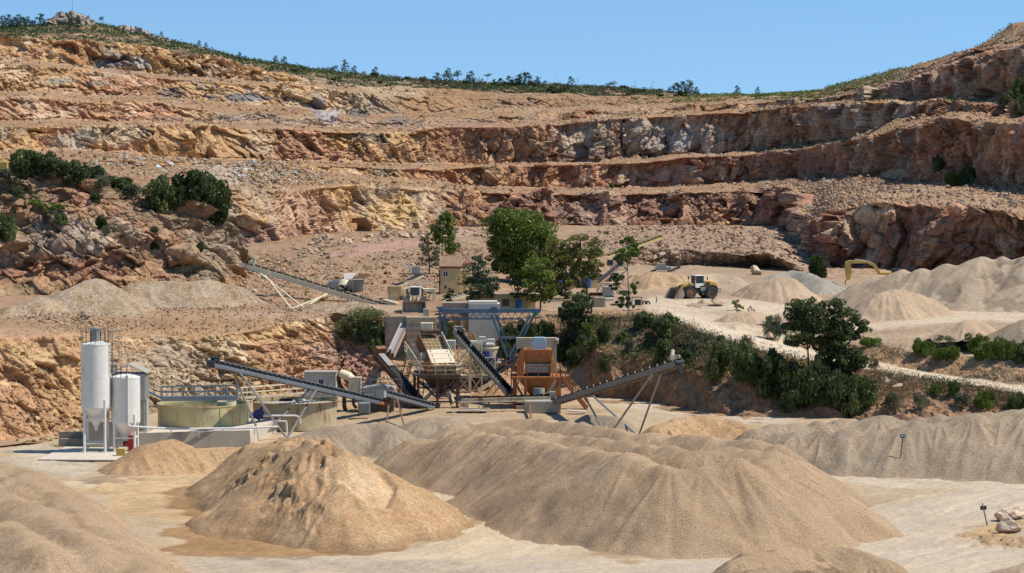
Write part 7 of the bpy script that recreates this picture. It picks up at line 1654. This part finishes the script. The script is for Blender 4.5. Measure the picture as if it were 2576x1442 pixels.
tree("gum_tree", "yellowing sparse gum tree with a dark trunk beside the bright blue door", 202, (1478, 758), [(1462, 606, 22, 18), (1490, 618, 26, 22), (1475, 645, 34, 26), (1500, 665, 24, 20), (1462, 675, 28, 22), (1485, 690, 28, 18), (1455, 700, 18, 16), (1445, 640, 20, 26), (1465, 725, 16, 12)], M_LGY, .3, .6, .17, 9, M_BARK, GT, trunks=[[(1476, 720), (1480, 660), (1490, 610)], [(1476, 720), (1462, 650), (1460, 605)]])
tree("gum_tree", "slender gum tree with three separate tufts on a bare stem, at the terrace edge", 193, (1581, 795), [(1578, 612, 22, 20), (1580, 640, 26, 20), (1560, 655, 14, 12), (1596, 632, 14, 16), (1552, 698, 17, 16), (1545, 718, 12, 10), (1600, 722, 13, 14), (1572, 745, 18, 14), (1560, 765, 16, 10), (1585, 768, 10, 14)], M_LG, .3, .85, .11, 10, M_BARKP, GT, trunks=[[(1582, 740), (1579, 680), (1578, 620)]])
GB = "trees on the bank"
tree("oak_tree", "round dark evergreen oak on the bank crest below the workshop", 186, (1452, 850), [(1450, 765, 34, 26), (1425, 785, 22, 24), (1470, 790, 24, 26), (1445, 800, 30, 22)], M_LO, .3, 1.1, .14, 11, M_BARK, GB)
tree("gum_tree", "bright slender gum tree growing from the cut face of the bank", 183, (1490, 912), [(1478, 815, 22, 22), (1470, 845, 18, 26), (1492, 850, 16, 24), (1482, 868, 20, 18)], M_LG, .28, .85, .09, 12, M_BARKP, GB, trunks=[[(1489, 880), (1480, 820)]])
tree("oak_tree", "biggest dark tree at the right, with bare trunks and spreading clumps over the ramp", 166, (2045, 985), [(2005, 790, 30, 30), (2035, 775, 26, 26), (2060, 800, 30, 34), (2100, 775, 24, 22), (2125, 800, 28, 24), (2110, 830, 36, 24), (2010, 835, 38, 26), (2045, 845, 30, 22), (2172, 825, 20, 17), (2150, 845, 12, 10), (2085, 880, 30, 30), (2120, 895, 30, 30), (2155, 905, 24, 24), (2070, 930, 30, 30), (2125, 935, 26, 26), (2000, 862, 22, 14), (2098, 855, 40, 18)], M_LO, .3, 1.5, .17, 13, M_BARK, GB, sub=.44, trunks=[[(2036, 935), (2032, 880), (2030, 800)], [(2060, 940), (2072, 880), (2100, 790)], [(2100, 950), (2120, 880), (2160, 835)]])
tree("sapling", "thin sapling with yellowish leaves by the split rock", 194, (1858, 785), [(1855, 760, 13, 13), (1862, 770, 8, 8)], M_LGY, .22, .4, .035, 14, M_BARKP)
# ---------------------------------------------------------------- bushes: prototypes copied, each its own object
def bush_proto(name, m, seed, n=4200, size=.13, up=0.0, aspect=.6, upright=False, ns=26, stems=True):
    r = np.random.default_rng(seed); pts, ds = [], []
    for k in range(ns):
        a = r.uniform(0, 6.283); rr = math.sqrt(r.random()) * .62; c = A_([rr * math.cos(a), rr * math.sin(a), r.uniform(.12, .8) * (1 - .5 * rr ** 2)])
        p, d = clump_pts(c, A_([.27, .27, .22]) * r.uniform(.7, 1.2), n // ns, r, .45); p[:, 2] = np.abs(p[:, 2]); pts.append(p); ds.append(d)
    V = leaves(np.concatenate(pts), np.concatenate(ds) + (A_([0, 0, 1.5]) if upright else 0), size, seed, aspect, up)
    n_ = len(V) // 4; me = bpy.data.meshes.new(name); me.vertices.add(len(V)); me.vertices.foreach_set("co", V.reshape(-1).astype(np.float32)); me.loops.add(len(V)); me.loops.foreach_set("vertex_index", np.arange(len(V), dtype=np.int32)); me.polygons.add(n_); me.polygons.foreach_set("loop_start", (np.arange(n_) * 4).astype(np.int32)); me.update(); me.materials.append(m)
    return me
BP = {"d": [bush_proto("bush", M_LD, 500 + i) for i in range(3)], "m": [bush_proto("bush", M_LM, 510 + i) for i in range(3)], "b": [bush_proto("bush", M_LB, 520 + i, 3200, .17, 1.2, .28, True) for i in range(3)], "g": [bush_proto("bush", M_LGR, 530 + i, 2400, .12, .4, .4) for i in range(2)], "y": [bush_proto("bush", M_LDRY, 540 + i, 2000, .15, .8, .22, True) for i in range(2)], "o": [bush_proto("bush", M_LO, 550 + i, 5200, .12) for i in range(3)]}
rb_ = np.random.default_rng(77)
def bush(kind, u0, v0, u1, v1, Y, label, group=None, name="bush", cat="bush", D=NEAR):
    """a bush that stands in the box u0..u1, v0..v1 at distance Y"""
    g = on(D, (u0 + u1) / 2, v1); k = g[1] / F; o = bpy.data.objects.new(name, BP[kind][rb_.integers(0, len(BP[kind]))]); COL.objects.link(o)
    o.location = g; w_ = max(u1 - u0, (v1 - v0) / 1.25) * k / (1.15 if D is OUT and v1 < 560 else 1.6); o.scale = (w_, w_ * .9, (v1 - v0) * k / .95); o.rotation_euler = (0, 0, rb_.uniform(0, 6.28)); return tag(o, label, cat, group)
# along the outcrop's crest
for a in (("m", 36, 376, 100, 452, 226, "widest dark shrub on the outcrop crest, nearest the black-cabbed digger"), ("d", 92, 388, 156, 448, 227, "dark rounded shrub second along the outcrop crest"), ("d", 152, 402, 216, 462, 228, "dense dark shrub in the middle of the crest row"), ("d", 208, 408, 272, 470, 228, "dark shrub closing the first stretch of the crest row"), ("d", 268, 428, 346, 480, 229, "low dark shrub at the gap in the crest row"),
          ("m", 372, 442, 440, 530, 230, "green shrub opening the big thicket above the slabs"), ("d", 420, 436, 510, 528, 231, "tallest dark shrub of the thicket above the slabs"), ("d", 488, 452, 560, 536, 231, "dark sloping shrub beside the thicket's tallest"), ("d", 530, 484, 584, 548, 232, "dark shrub hanging over the end of the outcrop"),
          ("b", 412, 484, 442, 516, 227, "small bright green shrub at the foot of the thicket"), ("g", 0, 425, 40, 458, 224, "grey dry shrub below the black-cabbed digger"), ("m", 4, 552, 66, 618, 214, "olive shrub low on the outcrop at the picture edge"), ("m", 130, 538, 174, 566, 215, "small dense shrub under the leaning little tree"), ("d", 252, 530, 284, 566, 217, "dark shrub in a cleft of the outcrop"), ("g", 256, 562, 282, 592, 216, "grey shrub just below the cleft's dark one"),
          ("m", 264, 474, 300, 502, 222, "rounded olive shrub just under the crest row's gap"), ("d", 380, 566, 406, 592, 219, "small dark shrub between two slanting slabs"), ("d", 388, 598, 412, 620, 218, "dark tuft halfway down a slanting slab"), ("d", 484, 612, 508, 638, 220, "lowest dark shrub on the slabs near the outcrop's end"), ("d", 228, 488, 248, 514, 220, "little dark shrub left of the olive rounded one"), ("m", 32, 464, 58, 490, 219, "little olive shrub high at the outcrop's left"), ("d", 184, 506, 206, 526, 219, "little dark shrub above the leaning tree's right")):
    bush(*a, group="shrubs on the rocky outcrop", D=OUT)
for u, v in ((64, 446), (124, 450), (185, 464), (240, 474), (330, 486), (400, 520), (462, 530), (540, 544), (20, 452)): bush("g", u - 22, v - 30, u + 22, v + 6, 226, "low dry shrub filling the hedge along the outcrop crest", "low dry shrubs of the crest hedge", D=OUT)
tree("small_tree", "leaning little tree with a flat yellow-green crown on the outcrop", 216, (104, 570), [(96, 512, 22, 10), (122, 520, 28, 10), (145, 518, 22, 9), (85, 505, 14, 10)], M_LB, .3, .6, .1, 15, M_BARK)
# bank below the terrace: (kind, box, Y, label)
for a in (("d", 1256, 812, 1310, 884, 186, "dark bush filling the gap behind the gantry's slanted legs"), ("o", 1300, 800, 1352, 880, 187, "darkest bush behind the gantry's end"), ("d", 1345, 806, 1398, 872, 187, "dark bush between the gantry end and the oak"), ("b", 1256, 862, 1302, 904, 182, "fresh green shrub between the gantry legs low down"), ("y", 1378, 830, 1424, 872, 184, "straw-coloured dry shrub above the orange tower"), ("o", 1395, 840, 1450, 900, 184, "dark bush under the round oak"), ("o", 1425, 870, 1470, 920, 182, "dark bush hugging the earth cut above the eastern conveyor"),
          ("o", 1502, 812, 1542, 862, 184, "dark bush right of the bright slender gum"), ("m", 1508, 892, 1534, 936, 178, "narrow green bush on the bare earth cut"), ("g", 1568, 850, 1596, 888, 180, "grey-green bush in the middle of the dry bank"), ("m", 1586, 784, 1650, 824, 186, "light green bush near the bank crest under the generator"), ("m", 1640, 788, 1714, 852, 184, "largest leafy bush on the upper part of the bank"), ("m", 1640, 850, 1696, 908, 178, "ball-shaped green bush beside the eastern conveyor's head"), ("o", 1690, 872, 1740, 920, 176, "dark bush behind the eastern conveyor's head"), ("m", 1546, 830, 1590, 862, 182, "pale leafy bush left of the largest bank bush"),
          ("m", 1770, 856, 1846, 950, 173, "tall green bush on the lower bank, left of a pair"), ("m", 1834, 864, 1902, 962, 172, "tall green bush on the lower bank, right of a pair"), ("o", 1888, 905, 1936, 975, 169, "dark bush between the tall pair and the big dark tree"), ("g", 1730, 845, 1776, 880, 177, "dry grey bush on the road edge of the bank"), ("y", 1700, 830, 1760, 862, 180, "tawny bush on the bank crest"), ("g", 1618, 830, 1650, 860, 181, "dull grey bush in dry grass on the bank"), ("y", 1850, 840, 1900, 872, 175, "tawny tuft where the ramp bends"), ("m", 1800, 840, 1822, 858, 176, "little green tuft by the thin stake"),
          ("o", 1922, 872, 1968, 1000, 167, "upright dark bush beside the big tree's trunk"), ("o", 1950, 905, 2020, 1010, 165, "broad dark bush under the big tree, on its left"), ("o", 2005, 900, 2075, 1020, 163.5, "broad dark bush directly under the big tree"), ("o", 2060, 930, 2130, 1030, 162.5, "low dark bush under the big tree, toward the gravel"), ("m", 2110, 925, 2176, 1030, 162.5, "dark leafy bush right of the big tree's trunks"), ("m", 2150, 945, 2212, 1018, 163, "green bush ending the thicket by the brown rock"), ("o", 1960, 970, 2030, 1036, 162.5, "lowest bush of the thicket in deep shade"), ("m", 2080, 905, 2140, 960, 166, "leafy bush on the road edge below the big tree"),
          ("g", 2216, 975, 2272, 1032, 162, "grey leafless bush right of the thicket"), ("b", 2336, 962, 2370, 994, 162, "green shrub on the bank below the ramp, first of two"), ("b", 2384, 960, 2418, 996, 161, "green shrub on the bank below the ramp, second of two"), ("b", 2444, 974, 2510, 1024, 159, "widest green shrub on the bank below the ramp"), ("g", 2390, 984, 2450, 1022, 159, "grey brush between the green shrubs of the lower bank"), ("m", 2532, 980, 2592, 1026, 157, "leafy bush at the picture edge under the ramp"), ("g", 2296, 990, 2340, 1030, 160, "grey brush on the lower bank"), ("y", 2180, 900, 2215, 925, 168, "tawny tuft at the ramp's inner edge"),
          ("g", 1916, 786, 1976, 856, 176, "grey-green willow-like bush left of the big dark tree"), ("d", 2040, 640, 2076, 700, 238, "dark bush in the shade at the foot of the eastern cliff")):
    bush(*a, group="bushes on the bank")
for a in (("b", 2160, 846, 2220, 872, 172, "low green shrub nearest the big dark tree"), ("b", 2290, 842, 2352, 888, 169, "green shrub leading the roadside row"), ("g", 2344, 836, 2416, 880, 168.5, "grey-brown shrub standing above green ones in the row"), ("b", 2338, 860, 2420, 898, 167, "wide green shrub under the grey-brown one"), ("b", 2424, 830, 2494, 884, 168, "tall green shrub in the roadside row"), ("b", 2440, 862, 2520, 910, 166, "wide front shrub of the roadside row"), ("b", 2500, 848, 2560, 912, 166, "dense green shrub near the picture edge"), ("b", 2540, 824, 2600, 870, 170, "green shrub behind, at the picture edge"), ("m", 2552, 862, 2610, 916, 166, "dark green shrub closing the roadside row")):
    bush(*a, group="green shrubs along the ramp")
for a in (("b", 2376, 420, 2412, 468, 282, "green bush on the upper bench, first of three"), ("m", 2406, 408, 2452, 468, 282, "green bush on the upper bench, middle of three"), ("m", 2440, 398, 2492, 466, 282, "green bush on the upper bench, last of three"), ("m", 2336, 388, 2372, 430, 288, "green bush in a cleft left of the three bench bushes"), ("m", 2508, 225, 2556, 275, 303, "green bush high on the eastern slope, lower left of a patch"), ("m", 2535, 195, 2590, 262, 306, "green bush high on the eastern slope, top of a patch"), ("m", 2548, 240, 2600, 290, 300, "green bush high on the eastern slope, right of a patch"), ("b", 1530, 462, 1548, 478, 398, "single green bush alone on the middle bench")):
    bush(*a, group="bushes on the eastern benches", D=FAR)
for a in (("m", 868, 792, 910, 830, 187, "leafy bush at the top of the scarp left of the stained wall"), ("m", 905, 800, 950, 850, 185, "green bush spilling down the scarp beside the stained wall"), ("g", 885, 825, 925, 865, 184, "dusty bush under the spilling one"), ("m", 945, 820, 985, 868, 184, "green bush closest to the stained wall"), ("y", 860, 800, 890, 840, 186, "dry bush on the scarp's shoulder"), ("m", 930, 850, 972, 888, 182, "lowest bush of the scarp by the stained wall"), ("y", 915, 790, 965, 815, 188, "straw grass clump on the terrace lip"),
          ("b", 905, 985, 925, 1002, 157.4, "small green weed growing from the corrugated tank roof"), ("m", 1205, 885, 1240, 925, 181, "bush between the white crusher and the pale bin tower"), ("m", 1110, 800, 1140, 850, 184.5, "leafy plant in the shade of the brown block tower")):
    bush(*a, group="bushes by the plant")
bush("b", 2556, 1250, 2586, 1310, 116.5, "green bush behind the cream boulders beside the blank signpost"); bush("y", 2556, 1318, 2590, 1350, 116, "dry grass clump by the cream boulders")
# skyline pines
def pine_proto(seed, h=1.0, round_=False):
    r = np.random.default_rng(seed); pts, ds = [], []
    if round_:
        for k in range(7): p, d = clump_pts(A_([r.uniform(-.25, .25), r.uniform(-.25, .25), r.uniform(.6, .9)]), A_([.2, .2, .12]), 60, r); pts.append(p); ds.append(d)
    else:
        for k in range(9):
            z = .2 + .75 * k / 8; R_ = .36 * (1 - (z - .2) / .95) ** .75 + .03
            for j in range(6 if k < 7 else 3):
                a = r.uniform(0, 6.283); q = r.uniform(.4, 1) * R_; p, d = clump_pts(A_([q * math.cos(a), q * math.sin(a), z + r.uniform(-.03, .05)]), A_([.09, .09, .05]), 13, r); pts.append(p); ds.append(d)
    V = leaves(np.concatenate(pts), np.concatenate(ds), .085, seed, .4, .4); t = MB().tube((0, 0, -.05), (0, 0, .95 if not round_ else .7), .022, .006, 6)
    return V, t
PPR = [pine_proto(600 + i) for i in range(4)] + [pine_proto(610 + i, 1, True) for i in range(2)]
PME = []
for V, t in PPR:
    o1 = leaf_obj("crown", V, M_LP); o2 = t.build("trunk", M_BARK, None, (0, 0, 0)); PME.append((o1, o2)); COL.objects.unlink(o1); COL.objects.unlink(o2)
def pine(u, vt, vb, Y, label, group, rnd=False, wide=1.0):
    g = W(u, vb, Y); h = (vb - vt) * Y * YS / F * 1.05; root = empty("pine_tree" if not rnd else "round_tree", g, label, "tree", group, rb_.uniform(0, 6.28)); root.scale = (h * wide, h * wide, h)
    for s_ in PME[rb_.integers(4, 6) if rnd else rb_.integers(0, 4)]: o = s_.copy(); COL.objects.link(o); o.parent = root
def rimY(u): return float(np.interp(u, [0, 600, 1400, 1700, 1900, 2100], [519, 543, 558, 549, 533, 495]))
for u, vt, vb in ((6, 42, 80), (20, 40, 80), (34, 44, 80), (48, 39, 78), (58, 46, 78), (70, 44, 78), (82, 52, 76)): pine(u, vt, vb, rimY(u) - 4, "dark pine in the small wood left of the domed tor", "pines left of the domed tor", wide=1.15)
pine(101, 38, 78, 518, "separate bushy pine just left of the domed tor", None, wide=1.4); pine(184, 46, 88, 506, "broad dark pine growing in front of the domed tor", None, wide=1.5); pine(255, 42, 62, 522, "small half-bare tree right of the domed tor", None, True)
for u, vt, vb, lb_ in ((406, 80, 94, "tiny pine beside the little rock knob"), (501, 102, 118, "tiny pine left of two on the stepped grey crest"), (518, 108, 124, "tiny pine right of two on the stepped grey crest"), (602, 132, 154, "small pine where the hill meets the rim, taller of two"), (618, 141, 158, "small pine where the hill meets the rim, shorter of two"), (641, 147, 162, "very small pine on the rim past the first two"), (693, 142, 168, "slim pine left of a close pair on the rim"), (714, 143, 172, "fuller pine right of a close pair on the rim"), (868, 153, 186, "tall lone pine on the western rim"), (890, 166, 192, "shorter pine beside the tall lone one"), (943, 169, 198, "wide pine next to the stacked slab rocks"), (1437, 193, 222, "single pine above the dead trunks on the rim"), (1855, 216, 242, "single pine near the right end of the rim"), (1906, 220, 242, "last small pine on the rim, toward the eastern slope")): pine(u, vt, vb, rimY(u), lb_, "lone pines on the rim")
pine(837, 166, 188, 550, "round pale-green tree left of the tall lone pine", None, True, 1.5); pine(1153, 178, 210, 558, "round dark tree standing above the rim pines", None, True); pine(1119, 184, 206, 558, "round tree left of the round dark one", None, True, 1.3); pine(1227, 186, 200, 562, "flat round tree on the pale rocks", None, True, 2.0); pine(1541, 206, 224, 556, "round bush-like tree at the end of the rim scrub", None, True, 2.2); pine(1372, 203, 218, 562, "round tree right of the biggest rim pine", None, True, 1.4)
for u, vt, vb, w_ in ((1098, 186, 224, 1.2), (1128, 174, 212, .9), (1183, 182, 226, 1.1), (1170, 200, 226, 1.2), (1210, 204, 228, 1.2), (1245, 202, 232, 1.2), (1262, 198, 236, 1.1), (1282, 194, 236, 1.1), (1305, 190, 236, 1), (1320, 184, 238, 1.3), (1338, 204, 236, 1.2), (1352, 196, 234, 1.1), (1292, 206, 238, 1.3)): pine(u, vt, vb, rimY(u) - 6, "dark pine in the wood on the middle of the rim", "pines in the rim wood", wide=w_)
for u, vt, vb in ((1684, 222, 243), (1698, 209, 244), (1714, 206, 244), (1733, 204, 244), (1751, 221, 244)): pine(u, vt, vb, 546, "dark pine in the isolated clump right of the rim wood", "isolated clump of pines", wide=1.2)
for u, vt in ((1452, 205), (1400, 206), (1545, 210), (1600, 216), (1640, 222)):
    b_ = MB(); q = W(u, 226 + (u - 1400) * .05, rimY(u)); rr = np.random.default_rng(u); h = 5.5; limb(b_, q, q + A_([rr.normal() * .4, 0, h]), .12, .03, rr)
    for k in range(5): z = rr.uniform(.35, .9) * h; limb(b_, q + A_([0, 0, z]), q + A_([rr.normal() * 1.1, rr.normal(), z + rr.uniform(.4, 1.4)]), .05, .02, rr, n=3)
    tag(b_.build("dead_tree", mat("dead_wood", (.3, .27, .24), .9) if "dead_wood" not in bpy.data.materials else bpy.data.materials["dead_wood"], None, q), "bare grey dead tree standing in the rim scrub", "tree", "dead trees in the rim scrub")
for k in range(64):
    u = rb_.uniform(980, 1720) if k < 44 else rb_.uniform(560, 980); d_ = (FAR["u"] - u) ** 2 + ((FAR["gp"][:, None] - 12.5) * 60) ** 2 + rb_.random(FAR["u"].shape) * 900
    q = FAR["V"].reshape(-1, 3)[int(np.argmin(d_))]; o = bpy.data.objects.new("bush", BP[("o", "o", "m", "g")[rb_.integers(0, 4)]][0]); COL.objects.link(o); o.location = q; s_ = rb_.uniform(1.0, 3.0) * (1 if k < 44 else .7); o.scale = (s_, s_, s_ * rb_.uniform(.6, 1.1)); o.rotation_euler = (0, 0, rb_.uniform(0, 6.28))
    tag(o, "rounded bush in the heath along the skyline rim", "bush", "bushes along the skyline rim")
# ---------------------------------------------------------------- low scrub, grass and weeds: nobody could count them
def cover(D, mask, n, seed, size, m, label, name="scrub", h=.6, per=5, spread=.5, up=.6, aspect=.5):
    r = np.random.default_rng(seed); p, i, j = scatter(D, mask, n, seed); sz = r.uniform(.5, 1.5, n)
    q = np.repeat(p, per, 0); s_ = np.repeat(sz, per)[:, None]; q = q + r.normal(size=q.shape) * A_([spread, spread, 0]) * s_; q[:, 2] += np.abs(r.normal(size=len(q))) * h * s_[:, 0] * .6 + .05
    V = leaves(q, np.zeros_like(q), size, seed, aspect, up); return tag(leaf_obj(name, V, m), label, name.replace("_", " "), kind="stuff")
u_, v_ = FAR["u"], FAR["v"]; ns = fbm(FAR["V"], 9, 3, 909)
hm = (FAR["gp"] >= 12)[:, None] * (FAR["gp"] < 14)[:, None]
cover(FAR, hm * (u_ < 1000) * sstep(-.5, .2, ns), 5200, 41, .9, M_LO, "dark heath scrub on the natural hill above the western faces", "scrub", .9, 7, .9)
cover(FAR, hm * sstep(980, 1080, u_) * sstep(1700, 1600, u_) * sstep(-.5, .1, ns), 3600, 42, .9, M_LO, "dark scrub carpeting the middle of the rim", "scrub", .7, 7, 1.2)
cover(FAR, hm * sstep(900, 1080, u_) * sstep(1800, 1600, u_) * sstep(-.2, .4, -ns), 900, 43, .9, mat_leaf("brown_heath", (.07, .06, .04), (.13, .105, .07)), "brown dry heath among the rim scrub", "scrub", 1.0, 7, 1.0)
st_ = sstep(1520, 1620, u_) * sstep(2100, 2040, u_) * (1 - sstep(.6, 1.0, np.abs(v_ - np.interp(u_, [1520, 1750, 2080], [258, 250, 240])) / 11))
cover(FAR, st_ * (.3 + sstep(-.3, .3, ns)), 2400, 44, .7, M_LB, "fresh green ground shrubs in a band below the eastern rim", "scrub", .5, 7, .8)
st_ = sstep(2070, 2090, u_) * sstep(2300, 2270, u_) * (v_ < np.interp(u_, [2070, 2290], [244, 196])) * (v_ > np.interp(u_, [2070, 2290], [222, 172]))
cover(FAR, st_, 900, 45, .7, M_LM, "green shrubs creeping up the eastern ridge", "scrub", .8, 8, .9)
cover(FAR, (hm | (FAR["gp"] >= 11)[:, None]) * sstep(2270, 2300, u_) * sstep(.2, .5, ns), 260, 46, .6, M_LM, "sparse tufts on the eastern ridge", "scrub", .5, 6, .6)
bench = (1 - FAR["cl"]) * (FAR["gp"] >= 1)[:, None] * (FAR["gp"] < 11)[:, None]
toeb = ((FAR["gp"] == 4) | (FAR["gp"] == 6))[:, None] * (u_ > 1050)
cover(FAR, bench * sstep(900, 1150, u_) * sstep(0, .5, fbm(FAR["V"], 6, 3, 911)) * (v_ < 330) * (u_ < 2300) + 1.2 * toeb * sstep(.1, .5, ns), 700, 47, .5, M_LB, "green tufts dotted over the eastern benches", "grass_tufts", .4, 6, .4)
cover(FAR, bench * sstep(0, .6, ns), 600, 48, .42, M_LDRY, "dry tufts on the benches", "grass_tufts", .3, 5, .4)
un, vn = NEAR["u"], NEAR["v"]; nn_ = fbm(NEAR["V"], 4, 3, 912); g_ = NEAR["gp"]
bank = ((g_ == 1) | (g_ == 2))[:, None] * sstep(1380, 1450, un) * sstep(960, 880, vn + (un - 1700) * -.09) 
cover(NEAR, bank * sstep(-.5, .2, nn_), 5200, 51, .34, M_LDRY, "dry straw-coloured grass and brush on the bank", "dry_grass", .45, 6, .35, 1.4, .18)
cover(NEAR, bank * sstep(-.3, .4, -nn_), 1800, 52, .3, M_LGR, "grey-green low brush on the bank", "scrub", .4, 6, .35, .6, .35)
cover(NEAR, bank * sstep(.0, .5, fbm(NEAR["V"], 6, 3, 913)), 1600, 53, .3, M_LM, "low green weeds on the bank", "scrub", .4, 6, .35, .6, .5)
cover(NEAR, (g_ == 4)[:, None] * sstep(1950, 2150, un) * (.2 + sstep(-.2, .4, nn_)), 1100, 54, .26, M_LGR, "dry weeds on the cut berm above the ramp", "scrub", .25, 5, .3, 1, .25)
cover(NEAR, (g_ == 2)[:, None] * sstep(2150, 2250, un) * (.2 + sstep(-.2, .4, nn_)), 1300, 55, .28, M_LDRY, "straw grass on the bank under the ramp", "dry_grass", .3, 5, .3, 1.2, .2)
cover(NEAR, (g_ == 8)[:, None] * sstep(1330, 1250, un) * sstep(600, 700, un) * sstep(.05, .5, nn_) + (g_ == 7)[:, None] * sstep(1150, 1000, un) * sstep(620, 700, un) * .5, 900, 56, .4, M_LGR, "grey weeds and thistles on the slope below the pit road", "scrub", .4, 6, .45, .8, .3)
cover(OUT, sstep(-.1, .5, fbm(OUT["V"], 5, 3, 914)) * sstep(640, 520, OUT["v"]) + .1, 1100, 57, .34, M_LGR, "dry grey brush clinging to the outcrop", "scrub", .35, 6, .4, .6, .35)
ivy = (1 - sstep(.5, 1.1, ((un - 920) / 75) ** 2 + ((vn - 830) / 45) ** 2))
cover(NEAR, ivy + 1e-9, 1000, 58, .3, M_LM, "leafy creeper over the scarp left of the stained wall", "creeper", .35, 7, .4, .3, .6)
cover(NEAR, ivy * sstep(0, .3, nn_) + 1e-9, 500, 59, .32, M_LDRY, "dry creeper stems on the scarp by the stained wall", "creeper", .35, 6, .4, .6, .25)
